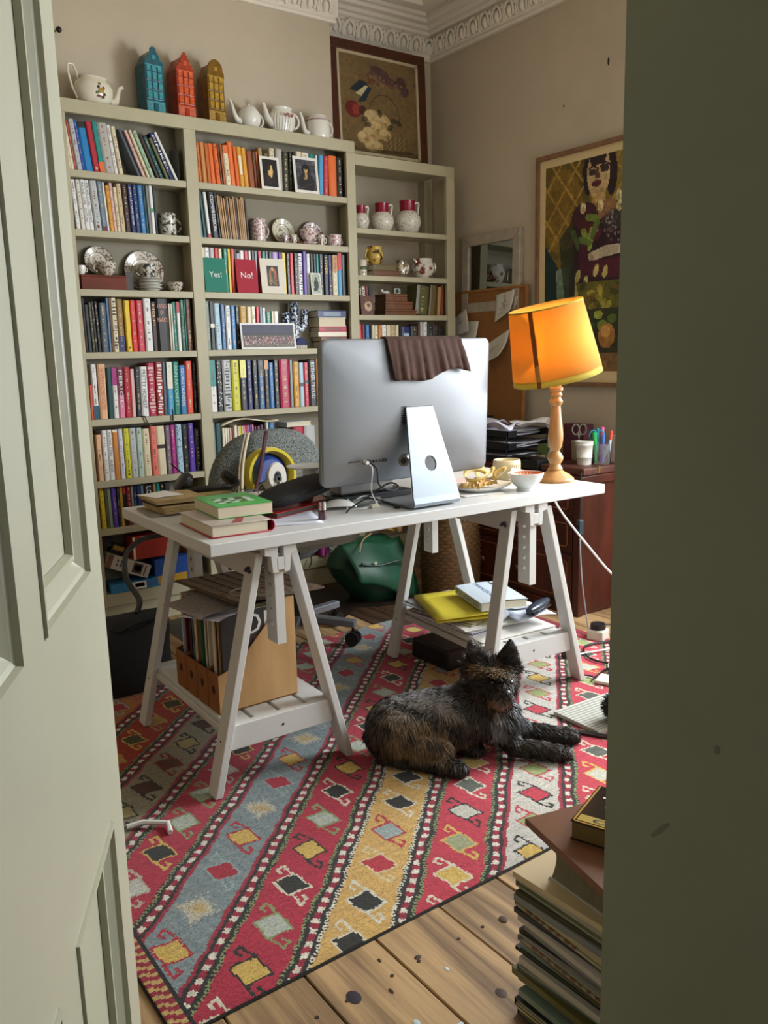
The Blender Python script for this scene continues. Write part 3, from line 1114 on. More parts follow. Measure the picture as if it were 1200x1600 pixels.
# ---------------------------------------------------------------- building the books
HEX = {'amber': '#d99a2b', 'beige': '#c9b48f', 'black': '#1b1a1b', 'blue': '#2f74b0', 'blue grey': '#6f8290', 'brick red': '#a8413a', 'bright blue': '#157bb8', 'bright orange': '#e8702a', 'bronze': '#8a6a34', 'brown': '#6b4329', 'brown orange': '#a85a2a', 'burnt orange': '#b9642b', 'charcoal': '#33353a', 'coral pink': '#e2786a', 'coral red': '#dd5a45', 'cream': '#ddd0ae', 'crimson': '#b01f33', 'dark blue': '#22386c', 'dark brown': '#3a2720', 'dark green': '#1f5a40', 'dark olive': '#3d3c24', 'dark orange': '#8c451c', 'dark purple': '#3c2547', 'dark red': '#7a1e24', 'dark teal': '#1d4a4c', 'denim blue': '#3d6792', 'grey': '#7d7f80', 'grey green': '#76877c', 'ivory': '#e4dcc6', 'kraft brown': '#a07a48', 'lavender white': '#cfcfe0', 'light brown': '#b08d5c', 'light grey': '#b9bbba', 'lilac': '#a98fc0', 'lilac grey': '#a9a4b4', 'lime yellow': '#cdc92f', 'magenta': '#a8277c', 'maroon': '#6a1630', 'mauve grey': '#77697a', 'mint green': '#9fc0a2', 'mustard': '#b98d28', 'navy blue': '#20285e', 'off white': '#d6d2c6', 'olive': '#66683c', 'olive brown': '#6a5a34', 'olive green': '#5c5a32', 'orange': '#df6a28', 'orange red': '#d8482a', 'pale blue': '#a5c3d3', 'pale green': '#b4c8b8', 'pale grey': '#b5b6bb', 'pale pink': '#dcb5ad', 'peach': '#e6b48a', 'petrol blue': '#1f5d76', 'pink': '#dc7f9c', 'purple': '#54349a', 'raspberry red': '#b12a4a', 'red': '#c62a2c', 'reddish brown': '#7c3d28', 'rose red': '#c73a4e', 'royal blue': '#2b4a9c', 'rust red': '#b24a32', 'sage green': '#83957c', 'scarlet': '#cf2f2f', 'sea green': '#1f7c66', 'sky blue': '#4d9cc8', 'slate grey': '#505a66', 'steel blue': '#4f7a9e', 'steel grey': '#7f8a8e', 'stone grey': '#b3aca4', 'tan': '#b08a5a', 'tan orange': '#c98542', 'teal': '#17847e', 'white': '#e3e2de', 'yellow': '#e2c022', 'lemon': '#e9e070', 'rust': '#b5472b', 'dark': '#2a211c', 'gold': '#c49a48', 'peach2': '#e39a86', 'mint': '#a9d8c6', 'green': '#3a9a5e'}


def cover(c):
    return mat('cover_' + c.replace(' ', '_'), HEX[c], .38)


LEAF = mat('page_edges', '#d9ceb4', .85)
NUM = ['first', 'second', 'third', 'fourth', 'fifth', 'sixth', 'seventh', 'eighth', 'ninth', 'tenth', 'eleventh', 'twelfth', 'thirteenth', 'fourteenth', 'fifteenth', 'sixteenth', 'seventeenth', 'eighteenth', 'nineteenth', 'twentieth']
NUM += ['twenty-' + n for n in NUM[:9]] + ['thirtieth'] + ['thirty-' + n for n in NUM[:9]] + ['fortieth']


def luma(c):
    r, g, b = lin(HEX[c])
    return .3 * r + .6 * g + .1 * b


def book_meshes(w, d, h, col, style, rec=False):
    """closed book standing with its spine to -y; local x = thickness. Returns cover, pages and spine print builders"""
    cm = cover(col)
    t = min(.0025, w * .2)
    r = min(w * .18, .004)
    cv = MB()
    # U-shaped cover: rounded spine outline with the page slot cut out of the fore-edge side
    out = [(w, d), (w, r), (w * .8, .0), (w * .2, .0), (0, r), (0, d), (t, d), (t, r + t), (w - t, r + t), (w - t, d)]
    n = len(out)
    vs = [(x, y, z) for z in (0, h) for x, y in out]
    fs = [(i, (i + 1) % n, (i + 1) % n + n, i + n)[::-1] for i in range(n)]
    for a in ((0, 1, 8, 9), (1, 2, 3, 8), (3, 4, 7, 8), (4, 5, 6, 7)):
        fs.append(tuple(i + n for i in a)[::-1])
        fs.append(a)
    cv.add(vs, fs, cm)
    pg = MB()
    pg.box((t, r + t, .002), (w - t, d - .003, h - .003 - .004 * (h > .205)), LEAF)
    pr = MB()
    ink = cover('beige' if luma(col) < .28 else 'brown')
    zlo, zhi = .06, .94
    x0, x1 = w * .2, w * .8
    y = -.0003

    def band(z0, z1, m, xa=w * .04, xb=w * .96, yy=-.0002):
        pr.add([(xa, yy, z0 * h), (xb, yy, z0 * h), (xb, yy, z1 * h), (xa, yy, z1 * h)], [(0, 1, 2, 3)], m)
    for s in style.split('|'):
        k, _, v = s.partition(':')
        if k == 'm' and w > .006:
            z = zhi
            hh = zlo
            while z > zlo + .05:
                ln = random.uniform(.006, .022)
                if random.random() < .8:
                    gx = random.uniform(.36, .43) * w
                    band(max(zlo, z - ln), z, ink, gx, w - gx * random.uniform(.9, 1.1), y)
                z -= ln + random.choice((.003, .004, .006, .03, .10))
        elif k == 'dot':
            pr.add([(w * .5 + .22 * w * math.cos(a * PI / 4), y, h * .08 + .22 * w * math.sin(a * PI / 4)) for a in range(8)], [tuple(range(8))], ink)
        elif k == 'o':
            pr.add([(w * .5 + q * w * math.cos(a * PI / 6), y, h * .62 + q * w * 1.3 * math.sin(a * PI / 6)) for q in (.12, .22) for a in range(12)], [(a, (a + 1) % 12, (a + 1) % 12 + 12, a + 12)[::-1] for a in range(12)], cover('white'))
        elif k in ('low', 'topb', 'top', 'mid', 'label'):
            c, _, f = v.partition(':')
            f = float(f or .5)
            a, b = {'low': (0, f), 'topb': (1 - f, 1), 'top': (1 - f, 1), 'mid': (f - .04, f + .04), 'label': (.32, .78)}[k]
            band(a, b, cover(c), *((w * .2, w * .8) if k == 'label' else (w * .04, w * .96)))
        elif k == 'stripes':
            z = .05
            while z < .95:
                dz = random.uniform(.012, .05)
                band(z, z + dz, cover(v), w * random.uniform(.04, .5), w * random.uniform(.6, .96), -.00025)
                z += dz + random.uniform(.015, .05)
        elif k == 'dots':
            for q in range(26):
                a, b = random.uniform(.1, .75) * w, random.uniform(.03, .95) * h
                pr.add([(a, y, b), (a + .14 * w, y, b), (a + .14 * w, y, b + .005), (a, y, b + .005)], [(0, 1, 2, 3)], cover(v))
        elif k == 't':
            txt, _, c = v.partition(':')
            m = cover(c)
            if txt.startswith('A WORLD'):
                for wd, z in (('A WORLD', .82), ('OF', .70), ('MARKS', .56)):
                    letter(pr, wd, m, (w * (.1 if len(wd) > 2 else .36), 0, h * z), (1, 0, 0), (0, 0, 1), w * (.8 if len(wd) > 2 else .28), h * .08)
            else:
                L = {True: .42, False: .78}[len(txt) < 6] * h
                letter(pr, txt, m, (w * .24, 0, h * .94), (0, 0, -1), (1, 0, 0), L, w * .54)
    return cv, pg, pr


def put_book(cv, pg, pr, M, label, group, name='book', cat='book'):
    root = cv.build(name)
    root.matrix_world = M
    tag(root, label, cat, group)
    p = pg.build('page_block', root, local=True)
    if pr.v:
        pr.build('spine_print', root, local=True)['kind'] = 'stuff'
    return root


_lv = [2.17, 1.956, 1.722, 1.482, 1.222, .937, .668, .455, .161]
GAP = {round(b, 2): (a - .028 if i else a) - b for i, (a, b) in enumerate(zip(_lv[:-1], _lv[1:]))}
GAP.update({1.96: .213, 1.39: .168, 1.17: .188})
for key, (z, depth, phrase, kind, books) in SHELVES.items():
    for i, (x, wt, h, col, lean, style) in enumerate(books):
        th = math.radians(lean)
        w = max(.003, wt * math.cos(th) - .0004)
        h = min(h, (GAP[round(z, 2)] - .004 - w * abs(math.sin(th))) / math.cos(th))
        d = depth - random.uniform(.012, .03) if key[0] != 'M' or key in ('M2', 'M2r') else depth - random.uniform(.004, .012)
        y0 = YS + .024 + random.uniform(0, .006)
        cv, pg, pr = book_meshes(w, min(d, 3.785 - y0), h, col, style)
        if lean >= 0:
            M = Matrix.Translation((x, y0, z + .0006)) @ Matrix.Rotation(-th, 4, 'Y')
        else:
            M = Matrix.Translation((x + wt, y0, z + .0006)) @ Matrix.Rotation(-th, 4, 'Y') @ Matrix.Translation((-w, 0, 0))
        if kind == 'record':
            lab, cat, grp = f'{col} card sleeve, {NUM[i]} from the left among those beside the pink mug', 'record sleeve', 'card sleeves on the second shelf of the middle bay'
        else:
            lab, cat, grp = f'{col} book, {NUM[i]} from the left on the {phrase}', 'book', f'books on the {phrase}'
        put_book(cv, pg, pr, M, lab, grp, 'record_sleeve' if kind == 'record' else 'book', cat)

# ---------------------------------------------------------------- china
def china(name, base, ink, scale=22, lo=.5, hi=.56, rough=.18):
    """glazed white ware with a printed scatter of ink"""
    if name in MATS:
        return MATS[name]
    m = bpy.data.materials.new(name)
    m.use_nodes = True
    nt = m.node_tree
    b = pbsdf(m)
    tc, n, r = nt.nodes.new('ShaderNodeTexCoord'), nt.nodes.new('ShaderNodeTexNoise'), nt.nodes.new('ShaderNodeValToRGB')
    nt.links.new(tc.outputs['Object'], n.inputs['Vector'])
    n.inputs['Scale'].default_value = scale
    n.inputs['Detail'].default_value = 3
    r.color_ramp.elements[0].position, r.color_ramp.elements[1].position = lo, hi
    r.color_ramp.elements[0].color, r.color_ramp.elements[1].color = (*lin(base), 1), (*lin(ink), 1)
    nt.links.new(n.outputs[0], r.inputs[0])
    nt.links.new(r.outputs[0], b.inputs['Base Color'])
    b.inputs['Roughness'].default_value = rough
    MATS[name] = m
    return m


CREAMWARE = mat('creamware_glaze', '#d8d0bb', .15, var=.05, scale=20)
WHITEWARE = mat('white_glaze', '#dedbd0', .15)
BROWNPRINT = china('brown_transfer_print', '#cfc5b5', '#6d5546', 110, .50, .60)
BLACKPRINT = china('black_transfer_print', '#cfcabd', '#3a393a', 75, .50, .56)
PINKPRINT = china('pink_transfer_print', '#d9cdc6', '#9a5c6a', 110, .50, .60)
PURPLEPRINT = china('purple_transfer_print', '#cfc3bd', '#66404f', 110, .46, .58)
GREENPRINT = china('green_flower_print', '#d6d2c2', '#7d8558', 90, .53, .62)
GREYFLORAL = china('grey_floral_print', '#d8d3c4', '#8b8672', 150, .54, .64)
SILVER = mat('silver_lustre', '#c9bfae', .12, metal=.85)
COPPER = china('copper_lustre_print', '#d3cdc0', '#7a3a33', 32, .54, .6)
TURQPRINT = china('blue_white_print', '#1c2a4a', '#c9d3dd', 90, .5, .54)
DOTRED = mat('enamel_red', '#8f2f38', .3)
DOTGREEN = mat('enamel_green', '#5c6a3a', .3)
DOTBLACK = mat('enamel_black', '#2a2622', .3)
DOTGOLD = mat('enamel_gold', '#a5822f', .3)


def handle(t, pts, r, m):
    mb = MB()
    mb.tube(pts, r, m, 8)
    return mb.build('handle', t, local=True)


def arc(cx, cz, rx, rz, a0, a1, n=9, y=0):
    return [(cx + rx * math.cos(math.radians(a0 + (a1 - a0) * i / n)), y, cz + rz * math.sin(math.radians(a0 + (a1 - a0) * i / n))) for i in range(n + 1)]


def vessel(name, label, cat, loc, body, m, rz=0, n=24, sy=1, group=None):
    """thing with a lathe-turned hollow body; body = outer profile from the foot up"""
    t = thing(name, label, cat, loc, rz, group)
    mb = MB()
    rim = body[-1]
    prof = list(body) + [(rim[0] - .003, rim[1])] + [(max(.001, r - .004), z + .0015) for r, z in body[::-1] if z > .006] + [(.001, .008)]
    mb.lathe([(.001, 0.0)] + prof, m, n=n, M=Matrix.Diagonal((1, sy, 1, 1)), close=True)
    mb.build('body', t, local=True, sharp=60)
    return t


def spray(t, R, zc, dots, name='flower_print'):
    """painted flower dots on the front of a round body: (angle deg from -y, dz, radius, material)"""
    mb = MB()
    for a, dz, r, m in dots:
        th = math.radians(a - 90)
        p = Vector((R * math.cos(th), R * math.sin(th), zc + dz))
        mb.ell(p, (r, .0012, r), m, 10, 5, Matrix.Rotation(th + PI / 2, 4, 'Z'))
    o = mb.build(name, t, local=True)
    o['kind'] = 'stuff'


def plate(name, label, loc, R, m, tilt=75, group='plates standing on the shelves'):
    M = Matrix.Translation(loc) @ Matrix.Rotation(math.radians(tilt), 4, 'X')
    t = thing(name, label, 'plate', M=M, group=group)
    mb = MB()
    mb.lathe([(.001, .002), (R * .6, .002), (R * .66, .006), (R, .014), (R, .017), (R * .95, .0165)], m, c=(0, R, 0), n=32, close=True)
    mb.lathe([(R * .95, .0165), (R * .64, .009)], m, c=(0, R, 0), n=32, close=True)
    mb.lathe([(R * .64, .009), (R * .58, .006), (R * .42, .006)], CREAMWARE, c=(0, R, 0), n=32, close=True)
    mb.lathe([(R * .42, .006), (.001, .006)], m, c=(0, R, 0), n=24, close=True)
    mb.f, mb.mi, mb.sm = (list(q) for q in zip(*[(f, a, b) for f, a, b in zip(mb.f, mb.mi, mb.sm) if len(f) <= 4]))
    mb.build('dish', t, local=True)
    rm = MB()
    rm.tube([(R * math.cos(a * PI / 16), R + R * math.sin(a * PI / 16), .0165) for a in range(33)], .0012, DOTGOLD if m is GREENPRINT else DOTBLACK, 5, False)
    rm.tube([(R * .6 * math.cos(a * PI / 16), R + R * .6 * math.sin(a * PI / 16), .0075) for a in range(33)], .001, DOTBLACK, 5, False)
    rm.build('rim_line', t, local=True)
    return t


# four teapots on top of the bookcase
t = vessel('teapot', 'cream flowered teapot without lid, leftmost on the bookcase top', 'teapot', (1.252, 3.735, ZTOP), [(.05, 0), (.054, .004), (.070, .022), (.081, .048), (.083, .07), (.077, .088), (.062, .1), (.058, .108), (.062, .111)], CREAMWARE, .15, 28, .72)
handle(t, [(-.070, 0, .022), (-.090, 0, .06), (-.104, 0, .115), (-.102, 0, .150), (-.08, 0, .150), (-.066, 0, .118), (-.064, 0, .098)], [.006, .005, .005, .006, .005, .005, .005], CREAMWARE)
mb = MB()
mb.tube([(.066, 0, .025), (.096, 0, .036), (.108, 0, .066), (.117, 0, .092), (.134, 0, .102)], [.02, .017, .012, .009, .008], CREAMWARE, 10)
mb.build('spout', t, local=True)
spray(t, .0605, .052, [(5, 0, .012, DOTGOLD), (-6, .014, .006, DOTBLACK), (16, .012, .007, DOTRED), (20, -.012, .006, DOTBLACK), (-12, -.008, .006, DOTGREEN), (12, -.024, .006, DOTBLACK), (-4, -.022, .006, DOTRED), (-38, .02, .004, DOTRED), (-42, .008, .003, DOTBLACK), (30, .002, .005, DOTBLACK), (0, .026, .005, DOTGREEN)])
t = vessel('teapot', 'small plain white lidded teapot with a long upright spout, right of the gold house', 'teapot', (1.967, 3.73, ZTOP), [(.03, 0), (.032, .004), (.048, .02), (.055, .045), (.05, .072), (.038, .086), (.036, .09)], WHITEWARE, 0)
mb = MB()
mb.lathe([(.036, .09), (.03, .098), (.012, .103), (.007, .106), (.008, .112), (.001, .114)], WHITEWARE)
mb.build('lid', t, local=True)
mb = MB()
mb.tube([(-.04, -.004, .03), (-.066, -.006, .035), (-.08, -.007, .06), (-.09, -.008, .095), (-.1, -.009, .118)], [.016, .014, .011, .008, .006], WHITEWARE, 10)
mb.build('spout', t, local=True)
handle(t, arc(.048, .048, .03, .03, -70, 80, 9, .01), .005, WHITEWARE)
t = vessel('teapot', 'fluted white teapot with small pink flowers, third of the four', 'teapot', (2.138, 3.725, ZTOP), [(.042, 0), (.045, .004), (.058, .03), (.064, .06), (.062, .085), (.05, .1), (.048, .108), (.052, .115)], WHITEWARE, 0, 28, .8)
mb = MB()
for i in range(28):
    a = 2 * PI * i / 28
    mb.tube([(q * math.cos(a + k), .8 * q * math.sin(a + k), z) for q, z, k in ((.047, .008, 0), (.0585, .03, .06), (.064, .06, .12), (.062, .085, .18))], .0022, WHITEWARE, 4)
mb.build('fluting', t, local=True)['kind'] = 'stuff'
mb = MB()
mb.tube([(-.05, 0, .04), (-.078, 0, .065), (-.088, 0, .1), (-.098, 0, .128)], [.02, .015, .011, .009], WHITEWARE, 10)
mb.build('spout', t, local=True)
handle(t, arc(.058, .065, .034, .034, -75, 85), .0055, WHITEWARE)
spray(t, .066, .072, [(-14, 0, .006, DOTRED), (-4, .004, .006, DOTRED), (14, -.002, .007, DOTRED), (22, .004, .005, DOTRED), (4, -.006, .004, DOTGREEN)])
t = vessel('teapot', 'straight sided white teapot with a thin banded rim, rightmost on the bookcase top', 'teapot', (2.338, 3.725, ZTOP), [(.055, 0), (.057, .004), (.057, .088), (.05, .096), (.044, .1), (.044, .106)], WHITEWARE, 0, 28)
mb = MB()
for z in (.082, .086):
    mb.tube([(.0575 * math.cos(a * PI / 14), .0575 * math.sin(a * PI / 14), z) for a in range(29)], .0009, DOTRED, 5, False)
mb.build('rim_band', t, local=True)
mb = MB()
mb.tube([(-.05, 0, .022), (-.074, 0, .026), (-.082, 0, .05), (-.088, 0, .085), (-.098, 0, .112)], [.016, .014, .012, .009, .007], WHITEWARE, 10)
mb.build('spout', t, local=True)
handle(t, arc(.05, .055, .034, .034, -75, 85), .005, WHITEWARE)


# three ceramic canal houses
def canal_house(x, body, hi, label, gable, h):
    t = thing('canal_house', label, 'ornament', (x + .012, 3.735, ZTOP), math.radians(7), 'ceramic canal houses on the bookcase')
    w, d = .043, .044
    bm_, hm = mat('glaze_' + body.strip('#'), body, .16, var=.25, scale=25), mat('glaze_' + hi.strip('#'), hi, .2, var=.3, scale=60)
    mb = MB()
    mb.box((-w, -d, 0), (w, d, .72 * h), bm_)
    mb.build('walls', t, local=True, bevel=.003)
    rf = MB()
    rf.prism([(-w, .72 * h), (w, .72 * h), (.012, .93 * h), (-.012, .93 * h)], -d + .004, d, bm_, 'y')
    rf.build('roof', t, local=True, bevel=.002)
    g = MB()
    right = {'bell': [(w, .715), (w, .78), (.036, .79), (.03, .82), (.026, .86), (.02, .89), (.013, .93), (.013, .96), (.006, .985)],
             'neck': [(w, .715), (w, .77), (.034, .775), (.034, .82), (.022, .83), (.022, .90), (.014, .905), (.013, .955), (.008, .96), (.005, .995)],
             'round': [(w, .715), (w, .79), (.038, .80), (.036, .87), (.031, .91), (.022, .95), (.011, .975), (.004, .982)]}[gable]
    g.prism([(x_, z * h) for x_, z in right] + [(-x_, z * h) for x_, z in right[::-1]], -d - .004, -d + .006, bm_, 'y')
    g.build('gable', t, local=True, bevel=.0015, segs=1)
    c = MB()
    c.box((.008, -.004, .86 * h), (.022, .01, .98 * h), bm_)
    c.build('chimney', t, local=True, bevel=.001, segs=1)
    wn = MB()
    for k, z in enumerate((.27, .41, .55, .67)):
        for i in (-1, 0, 1):
            wn.box((i * .026 - .009, -d - .003, z * h - .012), (i * .026 + .009, -d, z * h + .016), hm)
            wn.box((i * .026 - .0105, -d - .005, z * h - .015), (i * .026 + .0105, -d, z * h - .0125), bm_)
    wn.box((-.008, -d - .0055, .80 * h), (.008, -d - .004, .86 * h), hm)
    wn.build('windows', t, local=True)['kind'] = 'stuff'
    sb = MB()
    for k in range(7):
        sb.box((-w, -d - .002, .03 * h + k * .006), (w, -d, .03 * h + k * .006 + .004), hm)
    sb.box((-w - .001, -d - .004, .71 * h), (w + .001, -d, .725 * h), hm)
    sb.build('brick_band', t, local=True)['kind'] = 'stuff'
    dr = MB()
    dr.box((-.01, -d - .005, .004), (.01, -d, .15 * h), bm_)
    dr.build('front_door', t, local=True)
    sd = MB()
    for z in (.2, .36, .52):
        sd.box((-w - .002, -.014, z * h), (-w, .014, z * h + .026), bm_)
    sd.build('side_window', t, local=True)['kind'] = 'stuff'


canal_house(1.487, '#145666', '#3b9097', 'teal glazed ceramic canal house with a bell gable', 'bell', .268)
canal_house(1.628, '#a3371a', '#cf5c33', 'orange glazed ceramic canal house with a stepped gable', 'neck', .268)
canal_house(1.772, '#785512', '#b08a34', 'gold glazed ceramic canal house with a rounded gable', 'round', .268)

# left bay: second and third shelf
t = vessel('mug', 'black and white patterned mug at the right end of a book row', 'mug', (1.535, 3.735, 1.7225), [(.034, 0), (.038, .003), (.039, .05), (.038, .095), (.04, .098)], BLACKPRINT, 0)
handle(t, arc(.037, .05, .026, .028, -80, 80), .005, BLACKPRINT)
mb = MB()
WBOX = mat('redwood_box', '#6b2f1c', .75, var=.25, scale=12, stretch=(.3, 3, 3))
mb.box((1.125, 3.70, 1.4825), (1.318, 3.785, 1.537), WBOX)
wb = thing('wooden_box', 'low reddish wooden box under a teacup', 'box', (1.22, 3.74, 1.4825))
mb.build('box_body', wb, bevel=.002)
mb = MB()
mb.box((1.123, 3.698, 1.5372), (1.320, 3.786, 1.545), WBOX)
mb.build('lid', wb, bevel=.002)
plate('plate', 'smaller brown printed plate standing behind a teacup', (1.225, 3.765, 1.5465), .062, BROWNPRINT, 80)
t = vessel('teacup', 'brown printed teacup standing on the wooden box', 'cup', (1.24, 3.712, 1.5455), [(.018, 0), (.02, .004), (.03, .015), (.038, .035), (.042, .052)], BROWNPRINT)
handle(t, arc(-.038, .03, .017, .016, 100, 260), .003, BROWNPRINT)
t = vessel('teacup', 'white cup partly hidden behind the left upright', 'cup', (1.132, 3.72, 1.5455), [(.012, 0), (.014, .003), (.02, .015), (.021, .036)], WHITEWARE)
handle(t, arc(.019, .02, .009, .009, -80, 80), .002, WHITEWARE)
plate('plate', 'large silvery brown printed plate standing behind stacked bowls', (1.425, 3.768, 1.4835), .09, BROWNPRINT, 82)
mb = MB()
FRAMEDK = mat('dark_frame_wood', '#2f1d14', .4)
mb.box((1.327, 3.735, 1.4826), (1.362, 3.75, 1.565), FRAMEDK)
mb.box((1.318, 3.72, 1.4826), (1.370, 3.765, 1.4906), FRAMEDK)
single(mb, 'plate_stand', 'small dark wooden stand at the left of the large plate', 'stand', (1.34, 3.74, 1.4826), local=False, bevel=.001)
for i in range(4):
    t = vessel('bowl', ['white bowl with dark bands, lowest of the stack of four', 'white bowl, second up in the stack of four', 'white bowl, third up in the stack of four', 'white bowl, topmost of four and under the lustre cup'][i], 'bowl', (1.43, 3.725, 1.4825 + i * .0135), [(.03, 0), (.032, .002), (.048, .01), (.056, .0155)], WHITEWARE, group='stacked bowls')
    mb = MB()
    mb.tube([(.0525 * math.cos(a * PI / 12), .0525 * math.sin(a * PI / 12), .012) for a in range(25)], .0009, DOTBLACK, 5, False)
    mb.build('rim_line', t, local=True)
t = vessel('teacup', 'black printed cup standing on the stack of bowls', 'cup', (1.425, 3.725, 1.5395), [(.024, 0), (.026, .003), (.035, .02), (.036, .045), (.038, .06)], BLACKPRINT)
handle(t, arc(-.034, .032, .018, .02, 100, 260), .003, BLACKPRINT)
t = vessel('bowl', 'tiny flowered bowl standing alone at the right end', 'bowl', (1.548, 3.725, 1.4825), [(.018, 0), (.02, .004), (.031, .018), (.037, .042)], BROWNPRINT)

# middle bay, second shelf
t = vessel('mug', 'pink printed mug standing beside the card sleeves', 'mug', (1.985, 3.735, 1.7225), [(.034, 0), (.036, .004), (.036, .07), (.037, .1), (.04, .106)], PINKPRINT)
handle(t, arc(.035, .055, .022, .03, -80, 80), .0045, PINKPRINT)
plate('plate', 'pale plate with green and pink flowers', (2.138, 3.762, 1.7235), .062, GREENPRINT, 80)
plate('plate', 'plum purple printed plate behind the pink cups', (2.305, 3.765, 1.7235), .06, PURPLEPRINT, 80)
t = vessel('milk_jug', 'tiny dark lustre jug in front of the flowered plate', 'jug', (2.118, 3.715, 1.7225), [(.014, 0), (.016, .003), (.022, .018), (.019, .035), (.021, .042)], PURPLEPRINT)
handle(t, arc(.019, .022, .012, .014, -80, 80), .0025, PURPLEPRINT)
t = vessel('milk_jug', 'tiny brown and white jug beside the dark lustre jug', 'jug', (2.166, 3.715, 1.7225), [(.014, 0), (.016, .003), (.021, .018), (.018, .036), (.021, .044)], BROWNPRINT)
handle(t, arc(.019, .022, .012, .014, -80, 80), .0025, BROWNPRINT)
mb = MB()
mb.box((2.188, 3.705, 1.7225), (2.232, 3.745, 1.740), WBOX)
single(mb, 'trinket_box', 'small dark red box between the two plates', 'box', (2.21, 3.725, 1.7225), local=False, bevel=.002)
t = vessel('teacup', 'large pink printed teacup in front of the purple plate', 'cup', (2.243, 3.70, 1.7405), [(.02, 0), (.022, .003), (.036, .02), (.041, .055)], PINKPRINT, .3)
handle(t, arc(.037, .032, .02, .018, -80, 80), .004, PINKPRINT)
single(MB().lathe([(.001, 0), (.03, 0), (.045, .008), (.046, .01), (.03, .012), (.022, .018), (.001, .018)], PINKPRINT), 'saucer', 'pink saucer under the large pink teacup', 'saucer', (2.243, 3.70, 1.7225))
t = vessel('mug', 'tiny white mug with a dark figure, right of the large pink teacup', 'mug', (2.315, 3.70, 1.7225), [(.02, 0), (.021, .003), (.02, .045), (.021, .05)], BROWNPRINT)
handle(t, arc(.019, .025, .013, .014, -80, 80), .003, WHITEWARE)
t = vessel('teacup', 'pink and black printed cup at the right end of the shelf', 'cup', (2.402, 3.715, 1.7225), [(.028, 0), (.03, .003), (.037, .02), (.036, .045), (.04, .056)], PINKPRINT)
handle(t, arc(.035, .028, .016, .016, -80, 80), .0035, PINKPRINT)


# cards and booklets standing on shelf edges
def card(name, label, cat, x0, x1, z, h, paint, back='#d9d5cb', y=3.672, tilt=6, parent_m=None, cells=70, border=0, thick=.0022, group=None):
    """a stiff card leaning back: slab body plus its printed face"""
    w = x1 - x0
    M = Matrix.Translation((x0, y, z)) @ Matrix.Rotation(math.radians(-tilt), 4, 'X')
    t = thing(name, label, cat, M=M, group=group)
    mb = MB()
    mb.box((0, 0, 0), (w, thick, h), mat('card_' + back.strip('#'), back, .7))
    mb.build('card_back', t, local=True)
    if paint is not None:
        cv = Canvas(cells, int(cells * (h - 2 * border) / (w - 2 * border)), '#777777')
        paint(cv)
        print_plane('printed_face', cv, (border, -.0004, border), (w - 2 * border, 0, 0), (0, 0, h - 2 * border), PRINT, t)
    return t


PRINT = attr_mat('printed_card', .45)


def p_portrait_a(c):
    c.a[:] = lin('#17100f')
    c.ell(.46, .62, .24, .3, '#33211a', .2)
    c.ell(.50, .45, .14, .17, '#c7a066', .2)
    c.poly([(.4, .28), (.62, .2), (.7, .45), (.56, .72), (.46, .55)], '#d8b577')
    c.ell(.42, .3, .12, .1, '#2a1a12')
    c.ell(.6, .74, .14, .08, '#241a17')
    c.noise(.10, (10, 40))


def p_portrait_b(c):
    c.a[:] = lin('#4a4a50')
    c.noise(.25, (6, 14))
    c.ell(.5, .32, .22, .18, '#1b181a')
    c.ell(.5, .78, .4, .38, '#211d20')
    c.ell(.5, .33, .10, .11, '#b8975c')
    c.ell(.5, .52, .06, .12, '#b99a62')
    c.ell(.5, .24, .15, .07, '#141214')
    c.ell(.42, .62, .06, .05, '#8c7147')
    c.line((.2, .95), (.8, .75), .03, '#3a3030')
    c.noise(.14, (14, 40))


def p_figures(c):
    c.a[:] = lin('#26201c')
    for (x, y, rx, ry, col) in ((.3, .45, .12, .3, '#a1663f'), (.7, .45, .13, .32, '#b0552f'), (.5, .4, .14, .3, '#3d4c3c'), (.5, .15, .12, .1, '#c09a5c'), (.28, .75, .15, .2, '#93703c'), (.74, .8, .15, .2, '#8f3f24'), (.55, .75, .12, .2, '#53603c')):
        c.ell(x, y, rx, ry, col)
    c.noise(.2, (8, 20, 60))


def p_small(c):
    c.a[:] = lin('#a9b0a0')
    c.ell(.5, .55, .28, .3, '#24302a')
    c.ell(.5, .25, .15, .12, '#46544a')
    c.ell(.35, .8, .2, .1, '#1c2620')
    c.noise(.15, (8, 24))


def p_field(c):
    c.a[:] = lin('#2c2b45')
    c.put(c.Y > .42, '#4c3c34')
    c.put((c.Y > .36) & (c.Y < .46), '#231d26')
    c.put(c.Y > .86, '#5a5140')
    for _ in range(420):
        x, y = random.random(), .5 + .38 * random.random() ** .8
        c.ell(x, y, .006 + .004 * random.random(), .016, random.choice(['#b0474a', '#d2888a', '#c9b0a4', '#8c3a48', '#e8dccc', '#77564c', '#3e302c']))
    c.noise(.1, (20, 80))


